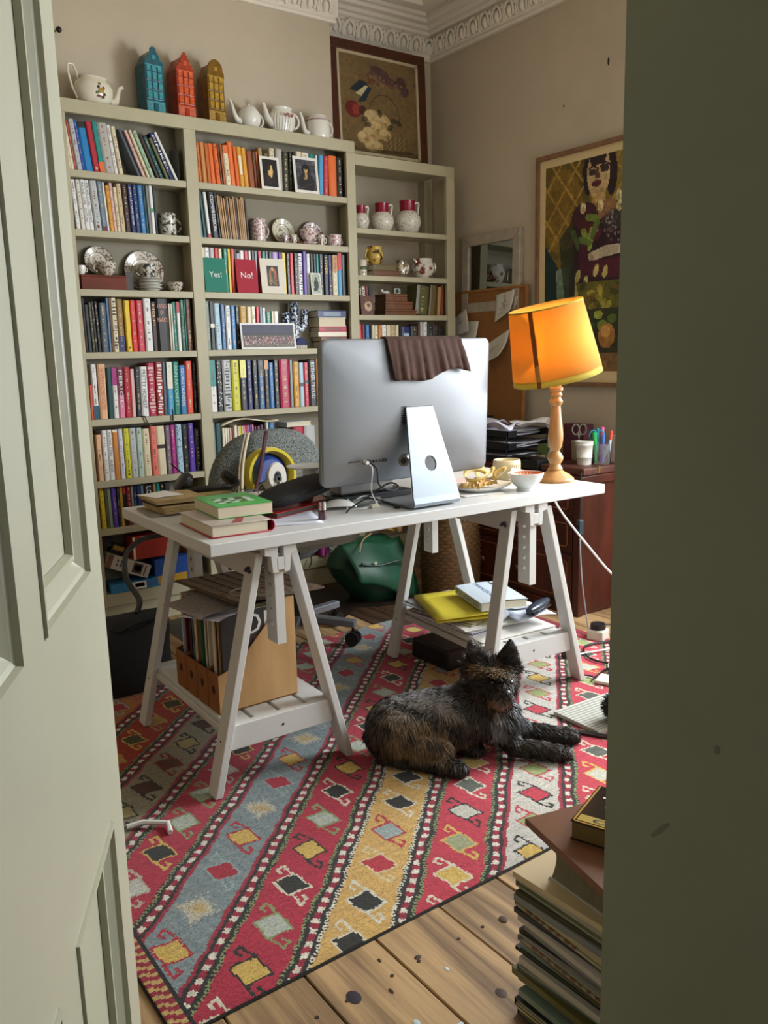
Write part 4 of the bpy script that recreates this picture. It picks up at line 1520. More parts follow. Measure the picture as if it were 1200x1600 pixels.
t = card('postcard', 'white bordered portrait photograph of a pale face on black, top shelf', 'postcard', 1.981, 2.083, 1.9575, .148, p_portrait_a, '#e2ded4', y=3.663, border=.012)
t = card('postcard', 'white bordered photograph of a hatted figure, larger one on the top shelf', 'postcard', 2.160, 2.296, 1.9575, .168, p_portrait_b, '#e2ded4', y=3.663, border=.013)
t = card('picture_mount', 'cream mount around a small picture of dancing figures', 'picture', 1.957, 2.086, 1.4835, .163, p_figures, '#dcd5c4', y=3.664, border=.034)
t = card('postcard', 'small green and white photograph in the row of books', 'postcard', 2.232, 2.290, 1.4835, .105, p_small, '#dcdcd2', y=3.665, border=.006, cells=40)
t = card('panorama_card', 'wide white framed picture of a crowded red field under dark sky', 'picture', 1.835, 2.130, 1.2235, .123, p_field, '#e6e6e4', y=3.664, border=.009, cells=150)
for wd, x0, x1, c, lab in (('Yes!', 1.670, 1.779, '#1d7864', 'teal green booklet reading Yes! in white'), ('No!', 1.830, 1.937, '#a3142c', 'crimson booklet reading No! in white')):
    t = card('booklet', lab, 'booklet', x0, x1, 1.4843, .152, None, c, y=3.664, thick=.005)
    mb = MB()
    w_ = x1 - x0
    letter(mb, wd, cover('white'), (w_ * .22, 0, .066), (1, 0, 0), (0, 0, 1), w_ * .56)
    mb.build('title', t, local=True)['kind'] = 'stuff'

# blue and white cactus vase
t = thing('cactus_vase', 'blue and white patterned vase shaped like a branching cactus', 'vase', (2.165, 3.735, 1.2235))
mb = MB()
mb.lathe([(.001, 0), (.03, 0), (.031, .01), (.022, .03), (.021, .10), (.023, .21), (.026, .222), (.022, .224), (.019, .21), (.001, .2)], TURQPRINT, n=18)
mb.build('trunk', t, local=True)
for s, zz, rr in ((-1, .085, .045), (1, .10, .055)):
    mb = MB()
    mb.tube([(s * .012, 0, zz), (s * rr * .7, 0, zz - .004), (s * rr, 0, zz + .02), (s * (rr + .004), 0, zz + .075), (s * (rr + .006), 0, zz + .09)], [.017, .018, .019, .018, .021], TURQPRINT, 12)
    mb.build('branch', t, local=True)
mb = MB()
FANM = mat('navy_cloth', '#232a5c', .7)
mb.prism([(.035 * math.cos(a * PI / 10), .055 * math.sin(a * PI / 10)) for a in range(11)], 0, .006, FANM, 'y')
t = thing('fan', 'small navy half round fan with a cream fringe beside the panorama', 'fan', (2.175, 3.69, 1.2235))
mb.build('fan_leaf', t, local=True)
mb = MB()
for k in range(7):
    mb.box((-.033 + k * .0095, -.002, 0), (-.028 + k * .0095, .0, .016), cover('cream'))
mb.build('fringe', t, local=True)['kind'] = 'stuff'


def flat_book(label, x0, x1, y0, y1, z, h, col, edge_front=True, group=None, rz=0, band=None):
    """a closed book lying flat, spine towards -y if edge_front is False"""
    cx, cy = (x0 + x1) / 2, (y0 + y1) / 2
    w, d = x1 - x0, y1 - y0
    t = thing('book', label, 'book', (cx, cy, z), rz, group)
    c = MB()
    cm = cover(col)
    t_ = min(.003, h * .12)
    c.box((-w / 2, -d / 2, 0), (w / 2, d / 2, t_), cm)
    c.box((-w / 2, -d / 2, h - t_), (w / 2, d / 2, h), cm)
    if edge_front:
        c.box((-w / 2, d / 2 - t_, t_), (w / 2, d / 2, h - t_), cm)
    else:
        c.box((-w / 2, -d / 2, t_), (w / 2, -d / 2 + t_, h - t_), cm)
    c.build('cover', t, local=True, bevel=.0008, segs=1)
    p = MB()
    e = .004
    p.box((-w / 2 + e, -d / 2 + (e if edge_front else t_), t_), (w / 2 - e, d / 2 - (t_ if edge_front else e), h - t_), LEAF)
    p.build('page_block', t, local=True)
    if band:
        b = MB()
        b.box((-w * .3, -d / 2 - .0006, h * .2), (w * .3, -d / 2, h * .8), cover(band))
        b.build('spine_print', t, local=True)
    return t


z = 1.2236
for i, (h, col, ef, bd, ins) in enumerate(((.034, 'dark brown', False, None, .02), (.022, 'reddish brown', False, 'dark', .015), (.024, 'ivory', False, None, .0), (.026, 'crimson', False, 'dark red', .006), (.044, 'ivory', True, None, .006), (.034, 'navy blue', False, 'blue grey', .0))):
    flat_book(['thick dark brown book at the bottom of the flat pile', 'reddish brown old book, second from the bottom of the flat pile', 'ivory book, third from the bottom of the flat pile', 'crimson book, third from the top of the flat pile', 'thick book with ivory page edges under the navy one', 'navy book with a pale oval ornament, topmost in the flat pile'][i], 2.275 + ins, 2.446, 3.69, 3.785, z, h, col, ef, 'books piled flat by the cactus vase', 0, bd)
    z += h + .0003

# loose booklets lying over the row behind the chair
mb = MB()
mb.grid(lambda u, v: (1.715 + .31 * u, 3.69 + .085 * v, .868 + .028 * u + .018 * math.sin(u * 5)), 14, 3, cover('cream'))
single(mb, 'magazine', 'curling cream magazine lying along the tops of small books', 'magazine', (1.87, 3.73, .868), local=False, solid=.006)
flat_book('white paperback lying on top of the crimson and grey books', 2.07, 2.215, 3.69, 3.78, .8395, .024, 'white', True)
mb = MB()

# ---------------------------------------------------------------- corner bookcase: jugs
JUGRED = mat('jug_neck_red', '#8e1330', .25)
for (x, R, zn, lab) in ((2.590, .046, .083, 'smallest white floral jug with a red neck, at the left'), (2.727, .063, .098, 'middle sized white floral jug with a red neck'), (2.896, .073, .115, 'largest white floral jug with a red neck, at the right')):
    t = thing('jug', lab, 'jug', (x, 3.745, 1.8175), 0, 'red necked jugs on the corner bookcase')
    mb = MB()
    mb.lathe([(.001, 0), (R * .55, 0), (R * .8, zn * .15), (R, zn * .48), (R * .93, zn * .78), (R * .62, zn)], GREYFLORAL, n=28, close=True)
    mb.build('body', t, local=True)
    mb = MB()
    nr, nh = R * .56, zn * .48
    mb.lathe([(nr, zn - .002), (nr, zn + nh * .7), (nr * 1.06, zn + nh), (nr * .96, zn + nh), (nr * .9, zn)], JUGRED, n=24, close=True)
    mb.build('neck', t, local=True)
    hz = zn + nh * .85
    handle(t, [(nr * .95, 0, hz), (nr * 1.9, 0, hz + .004), (R * 1.05, 0, hz - .006), (R * .98, 0, zn + .01), (R * .95, 0, zn * .78)], [.006, .005, .006, .005, .004], WHITEWARE)
    handle(t, [(nr * .95, 0, hz), (nr * 1.05, 0, hz)], .004, WHITEWARE)

t = vessel('mug', 'small cream mug with dark leaf shapes', 'mug', (2.574, 3.72, 1.5865), [(.024, 0), (.0245, .003), (.0245, .078), (.0255, .08)], CREAMWARE)
spray(t, .0245, .04, [(-42, 0, .009, DOTGREEN), (-8, 0, .010, DOTBLACK), (26, 0, .009, DOTGREEN), (-25, -.022, .004, DOTBLACK), (10, -.022, .004, DOTBLACK)])
flat_book('old brown book lying under the yellow jug, lower of two', 2.620, 2.795, 3.69, 3.80, 1.5865, .03, 'brown', False)
flat_book('old brown book lying directly under the yellow jug', 2.625, 2.775, 3.695, 3.80, 1.6168, .03, 'olive brown', False)
YELJUG = china('yellow_jug_glaze', '#c9a752', '#4a3520', 30, .56, .6)
t = vessel('jug', 'yellow jug with brown leaves standing on two old books', 'jug', (2.675, 3.745, 1.6472), [(.026, 0), (.028, .003), (.043, .025), (.046, .05), (.038, .075), (.036, .088), (.04, .094)], YELJUG)
handle(t, arc(-.04, .05, .022, .028, 95, 265), .005, YELJUG)
t = vessel('jug', 'small silver lustre jug with a scalloped rim', 'jug', (2.832, 3.725, 1.5865), [(.022, 0), (.025, .004), (.036, .025), (.037, .045), (.026, .068), (.028, .085), (.032, .09)], SILVER)
spray(t, .0375, .04, [(-30, 0, .008, WHITEWARE), (0, .006, .009, WHITEWARE), (28, 0, .008, WHITEWARE), (-14, -.016, .006, WHITEWARE), (14, -.016, .006, WHITEWARE)])
handle(t, arc(.034, .05, .018, .028, -85, 85), .003, SILVER)
t = vessel('jug', 'wide white jug with red lustre flowers and dark handle', 'jug', (2.985, 3.73, 1.5865), [(.038, 0), (.04, .004), (.06, .03), (.066, .055), (.055, .085), (.05, .098), (.054, .104)], COPPER)
handle(t, arc(.058, .06, .03, .036, -85, 85), .005, SILVER)
mb = MB()
mb.tube([(-.046, 0, .088), (-.06, 0, .098), (-.068, 0, .108)], [.016, .012, .005], SILVER, 10)
mb.build('spout', t, local=True)

# wooden boxes and pictures on the third shelf of the corner bookcase
INLAY = mat('inlaid_wood', '#6f4426', .35, var=.3, scale=30)
for i, (x0, x1, z0, h, lab) in enumerate(((2.695, 2.905, 1.3885, .030, 'widest flat wooden box, lowest of the three'), (2.698, 2.878, 1.4190, .042, 'carved wooden box, middle of the three'), (2.700, 2.842, 1.4615, .038, 'smallest wooden box, topmost of the three'))):
    t = thing('wooden_box', lab, 'box', ((x0 + x1) / 2, 3.74, z0), 0, 'wooden boxes stacked on the corner bookcase')
    mb = MB()
    mb.box((x0, 3.69, z0), (x1, 3.79, z0 + h * .66), INLAY)
    mb.build('box_body', t, bevel=.0015)
    mb = MB()
    mb.box((x0 - .001, 3.689, z0 + h * .68), (x1 + .001, 3.791, z0 + h), INLAY)
    mb.build('lid', t, bevel=.0015)


def p_brownface(c):
    c.a[:] = lin('#5b3524')
    c.ell(.6, .55, .3, .26, '#b79a7a')
    c.ell(.62, .5, .14, .1, '#6d4a38')
    c.noise(.12, (8, 30))


card('postcard', 'brown printed card leaning on dark books in the corner bookcase', 'postcard', 2.530, 2.608, 1.3888, .098, p_brownface, '#5d3a2a', y=3.672, cells=40)
card('tiny_frame', 'tiny dark framed photograph standing on the wooden boxes', 'picture', 2.775, 2.825, 1.5000, .036, p_small, '#2d241d', y=3.72, cells=24, border=.004)
t = thing('figurine', 'small white figurine lying on the topmost wooden box', 'figurine', (2.735, 3.735, 1.5000))
mb = MB()
mb.ell((0, 0, .009), (.024, .012, .009), WHITEWARE, 12, 8)
mb.build('body', t, local=True)
mb = MB()
mb.ell((-.027, 0, .018), (.01, .008, .008), WHITEWARE, 10, 7)
mb.build('head', t, local=True)

t = thing('bookend', 'dark grey metal bookend at the right end of the leaning books', 'bookend', (1.585, 3.73, 1.955))
BEND = mat('bookend_grey', '#55564f', .5, metal=.3)
mb = MB()
mb.box((1.588, 3.69, 1.9556), (1.5905, 3.785, 2.10), BEND)
mb.build('plate', t, bevel=.001, segs=1)
mb = MB()
mb.box((1.5905, 3.69, 1.9554), (1.606, 3.785, 1.9572), BEND)
mb.build('base', t)
for pts, lab in (([(1.332, 3.684, .9385), (1.338, 3.655, .940), (1.346, 3.655, .915), (1.362, 3.657, .895)], 'short black cord hanging over the fifth shelf edge of the left bay, left one'), ([(1.468, 3.66, .965), (1.468, 3.656, .95), (1.466, 3.656, .912)], 'short black clip hanging over the fifth shelf edge of the left bay, right one')):
    mb = MB()
    mb.tube(pts, .003, BLACK, 6)
    single(mb, 'cord', lab, 'cord', pts[0], local=False)

# ---------------------------------------------------------------- framed embroidery on the corner bookcase
FRAMEWOOD = mat('frame_mahogany', '#4a2413', .3, var=.25, scale=14)
SLIP = mat('frame_slip', '#b7a888', .5)
M = Matrix.Translation((2.500, 3.855, 2.1705)) @ Matrix.Rotation(math.radians(-2.2), 4, 'X')
t = thing('framed_embroidery', 'dark wood framed embroidery of a bird and flower basket', 'picture', M=M)
FW, FH, FB = .625, .60, .05


def frame_parts(t, W, H, B, m, slip, d=.03, profile=True):
    names = (('frame_rail', (0, 0), (W, B)), ('frame_rail', (0, H - B), (W, H)), ('frame_stile', (0, B), (B, H - B)), ('frame_stile', (W - B, B), (W, H - B)))
    for nm, a, b in names:
        mb = MB()
        mb.box((a[0], -d / 2, a[1]), (b[0], d / 2, b[1]), m)
        mb.build(nm, t, local=True, bevel=.004)
    s = .014
    mb = MB()
    for a, b in (((B, B), (W - B, B + s)), ((B, H - B - s), (W - B, H - B)), ((B, B), (B + s, H - B)), ((W - B - s, B), (W - B, H - B))):
        mb.box((a[0], -d / 2 + .004, a[1]), (b[0], 0, b[1]), slip)
    mb.build('inner_slip', t, local=True)
    return B + s


i_ = frame_parts(t, FW, FH, FB, FRAMEWOOD, SLIP)
c = Canvas(150, 150, '#6e5836')
c.noise(.05, (4, 40))
c.ell(.5, .45, .6, .5, '#7d653e', 0, .35)
for (x, y, rx, ry, col, a) in ((.53, .13, .13, .05, '#4a3236', .3), (.62, .2, .12, .05, '#56393c', .2), (.8, .2, .07, .07, '#452e33', .5), (.85, .29, .05, .06, '#49323a', .9), (.68, .24, .06, .04, '#6d4a44', 0), (.42, .18, .05, .06, '#5f4238', 0)):
    c.ell(x, y, rx, ry, col, a, .85)
for k in range(40):
    c.ell(.55 + rng.normal(0, .16), .18 + abs(rng.normal(0, .06)), .012, .02, random.choice(['#3f2b2f', '#8b6d46', '#6d4b45']), k, .7)
c.poly([(.12, .36), (.26, .24), (.36, .26), (.34, .32), (.2, .37)], '#222c36')
c.poly([(.2, .39), (.33, .29), (.38, .31), (.3, .42)], '#c3b68d')
c.poly([(.22, .48), (.36, .30), (.41, .31), (.32, .46)], '#26353c')
c.ell(.39, .24, .035, .035, '#6d4322')
c.ell(.16, .56, .10, .085, '#6c231f', .3)
c.ell(.2, .56, .05, .06, '#8b342b', .3)
c.ell(.28, .56, .05, .05, '#4a2a1e')
for a in np.linspace(-.2, PI + .1, 40):
    c.ell(.56 + .2 * math.cos(a), .60 - .24 * math.sin(a), .007, .008, '#3f2f1c')
for (x, y, r) in ((.4, .62, .11), (.52, .66, .12), (.45, .74, .13), (.36, .8, .10), (.56, .78, .08), (.38, .9, .10), (.28, .84, .08), (.46, .92, .07)):
    c.ell(x, y, r, r * .8, '#b09463')
    c.ell(x - .02, y - .02, r * .65, r * .5, '#c3aa78')
    c.ell(x + .03, y + .02, r * .35, r * .25, '#9a7d4e')
for (x, y) in ((.3, .65), (.34, .7), (.5, .56), (.63, .7), (.68, .62), (.75, .64)):
    c.ell(x, y, .045, .03, '#33301f', x * 9, .8)
for k in range(6):
    for q in range(9):
        c.ell(.58 + q * .03 + (k % 2) * .015, .80 + k * .024, .011, .009, '#5a4a2c' if (k + q) % 2 else '#8f7a4c')
c.poly([(.4, .955), (.95, .93), (.95, .96), (.5, .985)], '#3b2d1a', .8)
c.put(c.Y > .955, '#4b3a22', .6)
c.noise(.06, (30, 100))
print_plane('embroidered_panel', c, (i_, -.004, i_), (FW - 2 * i_, 0, 0), (0, 0, FH - 2 * i_), attr_mat('embroidery', .9, .4, 400), t)

# ---------------------------------------------------------------- large framed portrait on the right wall (local x runs towards -y of the room)
M = Matrix.Translation((3.252, 3.135, 1.005)) @ Matrix.Rotation(-PI / 2, 4, 'Z')
t = thing('framed_portrait', 'large pale framed painting of a dark haired woman in maroon among green leaves', 'picture', M=M)
TANFRAME = mat('frame_oak', '#7d5b3f', .45, var=.2, scale=20)
MOUNT = mat('cream_mount', '#cdb889', .8)
W_, H_, B_ = 1.03, 1.12, .022
for a, b, nm in (((0, 0), (W_, B_), 'frame_rail'), ((0, H_ - B_), (W_, H_), 'frame_rail'), ((0, B_), (B_, H_ - B_), 'frame_stile'), ((W_ - B_, B_), (W_, H_ - B_), 'frame_stile')):
    mb = MB()
    mb.box((a[0], -.016, a[1]), (b[0], .016, b[1]), TANFRAME)
    mb.build(nm, t, local=True, bevel=.002)
mb = MB()
mb.box((B_, -.004, B_), (W_ - B_, .014, H_ - B_), MOUNT)
mb.build('mount', t, local=True)
c = Canvas(170, 180, '#5d4d1a')
c.noise(.12, (5, 9))
c.ell(.12, .22, .14, .2, '#8a6a22', 0, .5)
c.ell(.5, .12, .2, .2, '#8f7a2c', 0, .5)
for k in range(-4, 9):
    c.line((k * .13 - .1, -.02), (k * .13 + .26, .40), .006, '#a9843a', .8)
    c.line((k * .13 + .26, -.02), (k * .13 - .1, .40), .006, '#a9843a', .8)
c.poly([(-.01, .36), (.07, .46), (.13, .52), (.14, .68), (-.01, .70)], '#12302f')
c.poly([(.08, .50), (.2, .48), (.22, .72), (.10, .74)], '#6f7f6a')
c.poly([(.10, .36), (.2, .26), (.3, .38), (.26, .7), (.16, .74)], '#1c2614', .85)
c.ell(.2, .6, .02, .12, '#2a2214')
c.ell(.23, .6, .012, .05, '#a79b5f')
# figure
c.poly([(.2, .26), (.3, .2), (.42, .24), (.56, .22), (.62, .3), (.6, .62), (.24, .62), (.2, .45)], '#2c1420')
c.ell(.27, .26, .08, .06, '#3d1a26')
c.ell(.37, .06, .11, .11, '#24121c')
c.ell(.295, .085, .03, .085, '#24121c')
c.ell(.448, .09, .035, .10, '#24121c')
c.ell(.363, .075, .075, .115, '#c0a472')
c.poly([(.30, .0), (.42, -.01), (.4, .035), (.32, .045)], '#2a161d')
c.ell(.325, .07, .026, .016, '#3a2a24')
c.ell(.402, .062, .028, .018, '#3a2a24')
c.curve([(.30, .052), (.33, .04), (.352, .055)], .005, '#2a1a1a')
c.curve([(.375, .05), (.405, .034), (.435, .05)], .005, '#2a1a1a')
c.poly([(.352, .05), (.362, .05), (.372, .098), (.34, .1)], '#5c3f30')
c.ell(.352, .122, .033, .015, '#571c26')
c.poly([(.345, .16), (.40, .15), (.42, .22), (.38, .26), (.34, .22)], '#b3925f')
c.poly([(.34, .21), (.45, .2), (.5, .25), (.38, .29)], '#8e6641')
c.ell(.3, .3, .06, .05, '#4a1b24')
c.ell(.33, .345, .06, .04, '#5b1a2a')
for (x, y) in ((.265, .223), (.38, .227), (.495, .194), (.50, .24)):
    c.ell(x, y, .018, .026, '#cfc190')
    c.ell(x, y + .008, .01, .014, '#a99a55')
c.ell(.46, .3, .06, .05, '#3f3a36', 0, .6)
for k in range(60):
    c.ell(.44 + rng.normal(0, .035), .31 + rng.normal(0, .035), .006, .007, random.choice(['#8d8a86', '#5f4a4c', '#2b1c22']), 0, .8)
for (a, b, col) in (((.27, .33), (.31, .40), '#7c8c37'), ((.33, .33), (.31, .41), '#91a245'), ((.25, .37), (.31, .39), '#5e7430'), ((.3, .27), (.36, .28), '#6f8032'), ((.2, .33), (.24, .4), '#41552a'), ((.36, .3), (.33, .36), '#5a6e2c')):
    c.line(a, b, .017, col)
c.poly([(.3, .44), (.42, .41), (.56, .41), (.56, .455), (.42, .46), (.32, .48)], '#b9ab90')
c.ell(.31, .46, .03, .022, '#a5956f')
c.poly([(.28, .47), (.56, .47), (.56, .56), (.44, .56), (.3, .54)], '#4d1526')
c.poly([(.24, .38), (.30, .40), (.32, .54), (.25, .56)], '#46162a')
for (x, y) in ((.237, .54), (.36, .52), (.42, .53), (.29, .57)):
    c.ell(x, y, .016, .03, '#b7ac68', .3)
c.poly([(.22, .57), (.56, .57), (.56, .72), (.3, .74)], '#5d5a1e')
for k in range(26):
    c.ell(.26 + .3 * random.random(), .58 + .14 * random.random(), .03, .016, random.choice(['#8a8233', '#a39a3d', '#3c3f18', '#6d5326', '#4f2b22']), random.random() * 3, .85)
c.poly([(.14, .70), (.56, .70), (.56, 1), (.1, 1)], '#20291a', .9)
for (x, y, r, col) in ((.38, .73, .03, '#8f9a41'), (.41, .78, .035, '#6f8337'), (.47, .75, .03, '#4d6428'), (.33, .78, .03, '#39501f')):
    c.ell(x, y, r, r * .7, col)
c.ell(.437, .83, .055, .06, '#9a6b33')
c.ell(.43, .81, .03, .03, '#b88a47')
c.poly([(.36, .91), (.56, .91), (.56, 1), (.34, 1)], '#7a5a33')
c.poly([(0, .70), (.16, .70), (.2, 1), (0, 1)], '#2b3a26')
c.poly([(.56, 0), (1, 0), (1, 1), (.56, 1)], '#4e4519', .75)
c.ell(.62, .45, .1, .25, '#2f1a20', 0, .8)
c.ell(.72, .7, .15, .2, '#27351c', 0, .8)
c.noise(.09, (12, 40, 120))
a_ = .06
print_plane('painting', c, (a_, -.0045, a_ + .015), (W_ - 2 * a_, 0, 0), (0, 0, H_ - 2 * a_ - .015), attr_mat('oil_painting', .5, .2, 90), t)

# ---------------------------------------------------------------- chest of drawers against the right wall
CHEST = mat('chest_red_brown', '#50241a', .35, var=.3, scale=7, stretch=(1, 1, .25), col2='#341409')
CHESTL = mat('chest_edge_wear', '#70402a', .45, var=.3, scale=30)
chest = thing('chest_of_drawers', 'dark reddish brown wooden chest of drawers behind the desk', 'chest', (3.03, 2.94, 0))
X0, X1, Y0, Y1 = 2.818, 3.245, 2.447, 3.46
mb = MB()
mb.box((X0 + .012, Y0 + .006, .0), (X1, Y1, .60), CHEST)
mb.build('carcass', chest, bevel=.003)
mb = MB()
mb.box((X0 - .008, Y0 - .01, .60), (X1, Y1 + .01, .638), CHEST)
mb.build('top', chest, bevel=.004)
mb = MB()
mb.box((X0 - .002, Y0 - .003, 0), (X0 + .03, Y0 + .035, .60), CHEST)
mb.build('corner_post', chest, bevel=.003)
for yy0, yy1 in ((Y0 + .045, 2.93), (2.95, Y1 - .02)):
    for z0, z1 in ((.055, .275), (.29, .445), (.46, .585)):
        d_ = MB()
        d_.box((X0 + .004, yy0, z0), (X0 + .05, yy1, z1), CHEST)
        dr = d_.build('drawer', chest, bevel=.002)
        e = MB()
        q = .022
        for a, b in (((yy0 + q, z0 + q), (yy1 - q, z0 + q + .006)), ((yy0 + q, z1 - q - .006), (yy1 - q, z1 - q)), ((yy0 + q, z0 + q), (yy0 + q + .006, z1 - q)), ((yy1 - q - .006, z0 + q), (yy1 - q, z1 - q))):
            e.box((X0 - .001, a[0], a[1]), (X0 + .006, b[0], b[1]), CHESTL)
        e.build('drawer_moulding', dr)
        for ky in (yy0 + .11, yy1 - .11):
            k = MB()
            k.lathe([(.001, .03), (.012, .028), (.016, .02), (.012, .01), (.007, .004), (.007, 0)][::-1], CHEST, n=14, M=Matrix.Translation((X0 + .004, ky, (z0 + z1) / 2)) @ Matrix.Rotation(-PI / 2, 4, 'Y'))
            k.build('knob', dr)
mb = MB()
mb.box((X0, Y0 + .01, 0), (X0 + .03, Y1, .05), CHEST)
mb.build('plinth', chest, bevel=.002)
BRASS = mat('worn_brass', '#a08a52', .35, metal=.8)
case = thing('leather_case', 'flat worn brown leather case lying on the end of the chest', 'case', (2.98, 2.56, .6385))
LEATHER = mat('worn_leather', '#5a2e1f', .5, var=.35, scale=35, col2='#33170f')
mb = MB()
mb.box((2.835, 2.442, .6385), (3.22, 2.70, .672), LEATHER)
mb.build('case_body', case, bevel=.006)
mb = MB()
mb.box((2.928, 2.4385, .645), (2.94, 2.444, .676), BRASS)
mb.build('latch', case, bevel=.001, segs=1)

# things standing on the chest
ZK = .6725
POT = mat('white_enamel', '#c9c5bb', .3)
t = vessel('bucket_pot', 'small white ribbed metal bucket beside the pens', 'pot', (2.955, 2.545, ZK), [(.031, 0), (.032, .004), (.034, .03), (.0355, .031), (.0355, .037), (.0345, .038), (.038, .085), (.0395, .086), (.0395, .094), (.0385, .095), (.041, .104)], POT)
ACRYL = mat('clear_acrylic', '#e8eef0', .05, trans=.9)
t = vessel('pen_jar', 'clear jar holding scissors and coloured pens', 'jar', (3.025, 2.505, ZK), [(.036, 0), (.037, .002), (.037, .088), (.038, .09)], ACRYL, n=20)


def pen(label, col, p, d, L, r=.005, cap=None):
    d = Vector(d).normalized()
    a = Vector(p)
    t = thing('marker_pen', label, 'pen', tuple(a), group='pens in the clear jar')
    mb = MB()
    m = mat('pen_' + col.strip('#'), col, .35)
    mb.tube([a, a + d * L * .7], r, m, 10)
    mb.build('barrel', t)
    mb = MB()
    mb.tube([a + d * L * .7, a + d * L * .98, a + d * L], [r * 1.12, r * 1.1, r * .6], mat('pen_' + (cap or col).strip('#'), cap or col, .35), 10)
    mb.build('cap', t)


pen('thick green marker pen in the clear jar', '#189a4a', (3.003, 2.515, ZK + .01), (-.08, .05, 1), .135, .009)
pen('pink highlighter pen in the clear jar', '#d85a9a', (3.035, 2.515, ZK + .01), (.06, .02, 1), .155, .008)
pen('red topped pen in the clear jar', '#b9cfe0', (3.05, 2.49, ZK + .01), (.1, -.05, 1), .14, .006, '#d8503c')
pen('turquoise pen in the clear jar', '#1a8a9c', (3.03, 2.53, ZK + .01), (-.02, .02, 1), .15, .006)
pen('violet pen in the clear jar', '#5b4ab0', (3.018, 2.495, ZK + .01), (.03, -.01, 1), .125, .006, '#3a6ac0')


def scissors(label, p, col, s=1.0):
    t = thing('scissors', label, 'scissors', p, math.radians(-50))
    m = mat('scissor_' + col.strip('#'), col, .35)
    for sgn in (-1, 1):
        mb = MB()
        mb.tube([(sgn * .016 * s + .016 * s * math.cos(a * PI / 8), 0, .115 * s + .024 * s * math.sin(a * PI / 8)) for a in range(17)], .0035, m, 7, False)
        mb.build('handle', t, local=True)
        mb = MB()
        mb.prism([(-.002 * sgn - .004, .095 * s), (-.002 * sgn + .004, .095 * s), (sgn * .006, .006), ], -.001, .001, mat('steel', '#b9bcc0', .25, metal=.9), 'y')
        mb.build('blade', t, local=True)


scissors('teal handled scissors standing in the clear jar', (3.012, 2.523, ZK + .012), '#2b8c9c')
t = vessel('ceramic_jar', 'grey ceramic jar holding scissors behind the white bucket', 'jar', (3.05, 2.66, ZK + .0005), [(.03, 0), (.034, .01), (.034, .07), (.037, .09)], mat('stoneware', '#8d836f', .4))
scissors('grey handled scissors in the ceramic jar', (3.05, 2.66, ZK + .03), '#7c776c')
mb = MB()
mb.box((3.085, 2.445, ZK), (3.16, 2.50, ZK + .125), mat('card_box', '#b7ab98', .7))
mb.box((3.10, 2.45, ZK + .125), (3.15, 2.46, ZK + .26), mat('dark_print', '#3a1a18', .5))
t = thing('card_box', 'beige upright card box with dark red cards at the right', 'box', (3.12, 2.47, ZK))
mb.build('box_body', t, bevel=.001, segs=1)
t = thing('wall_ledge_box', 'maroon speckled box standing behind the scissors', 'box', (3.17, 2.69, ZK))
mb = MB()
mb.box((3.14, 2.71, .6385), (3.21, 2.84, .83), mat('maroon_speckle', '#5a2630', .7, var=.5, scale=120))
mb.build('box_body', t, bevel=.002)
t = thing('spray_bottle', 'small clear spray bottle with a white nozzle', 'bottle', (2.93, 2.73, .6385))
mb = MB()
mb.lathe([(.001, 0), (.02, 0), (.022, .005), (.022, .06), (.01, .085), (.008, .1)], ACRYL, n=16)
mb.build('bottle_body', t, local=True)
mb = MB()
mb.tube([(0, 0, .1), (0, 0, .13), (-.012, -.01, .145), (-.03, -.02, .14)], [.011, .012, .011, .006], mat('white_plastic', '#c9ccd2', .4), 10)
mb.build('nozzle', t, local=True)
t = thing('wood_block', 'pale wooden block with a leaf shaped card on it', 'block', (2.99, 2.79, .6385))
mb = MB()
mb.box((2.93, 2.77, .6385), (3.06, 2.83, .69), mat('pale_wood', '#8d7a55', .6, var=.2))
mb.build('block_body', t, bevel=.002)
mb = MB()
mb.prism([(2.83 + .05 * math.cos(a * PI / 8), .715 + .03 * math.sin(a * PI / 8)) for a in range(16)], 3.0, 3.006, mat('leaf_card', '#5d7034', .7), 'x')
mb.build('leaf_card', t)

# three tier letter tray full of papers
TRAY = mat('black_mesh_tray', '#17171b', .45, metal=.3)
GREYPAPER = mat('grey_paper', '#d3d1de', .8)
tr = thing('letter_tray', 'black three tier letter tray stuffed with papers', 'tray', (3.03, 3.16, .6385))
for k in range(3):
    z = .645 + k * .062
    mb = MB()
    mb.box((2.90, 2.98, z), (3.19, 3.36, z + .003), TRAY)
    for a, b in (((2.90, 2.98), (2.903, 3.36)), ((3.187, 2.98), (3.19, 3.36)), ((2.90, 3.357), (3.19, 3.36)), ((2.90, 2.98), (2.96, 2.983)), ((3.13, 2.98), (3.19, 2.983))):
        mb.box((a[0], a[1], z + .003), (b[0], b[1], z + .032), TRAY)
    mb.build('tray', tr)
for x, y in ((2.902, 2.99), (2.902, 3.35), (3.187, 2.99), (3.187, 3.35)):
    mb = MB()
    mb.tube([(x, y, .6385), (x, y, .80)], .003, TRAY, 6)
    mb.build('post', tr)


def sheet(name, label, cat, x0, x1, y0, y1, z, m, amp=.006, rz=0, nu=10, nv=8, ph=0, group=None, slope=0, parent=None):
    cx, cy = (x0 + x1) / 2, (y0 + y1) / 2
    mb = MB()
    mb.grid(lambda u, v: ((u - .5) * (x1 - x0), (v - .5) * (y1 - y0), amp * (1 + math.sin(u * 5 + ph) * math.cos(v * 4 + ph * 1.7)) + slope * u), nu, nv, m)
    if parent is not None:
        mb.v = [tuple(Matrix.Translation((cx, cy, z)) @ Matrix.Rotation(rz, 4, 'Z') @ Vector(v)) for v in mb.v]
        return mb.build(name, parent, solid=.001)
    return single(mb, name, label, cat, (cx, cy, z), rz, group, solid=.001)


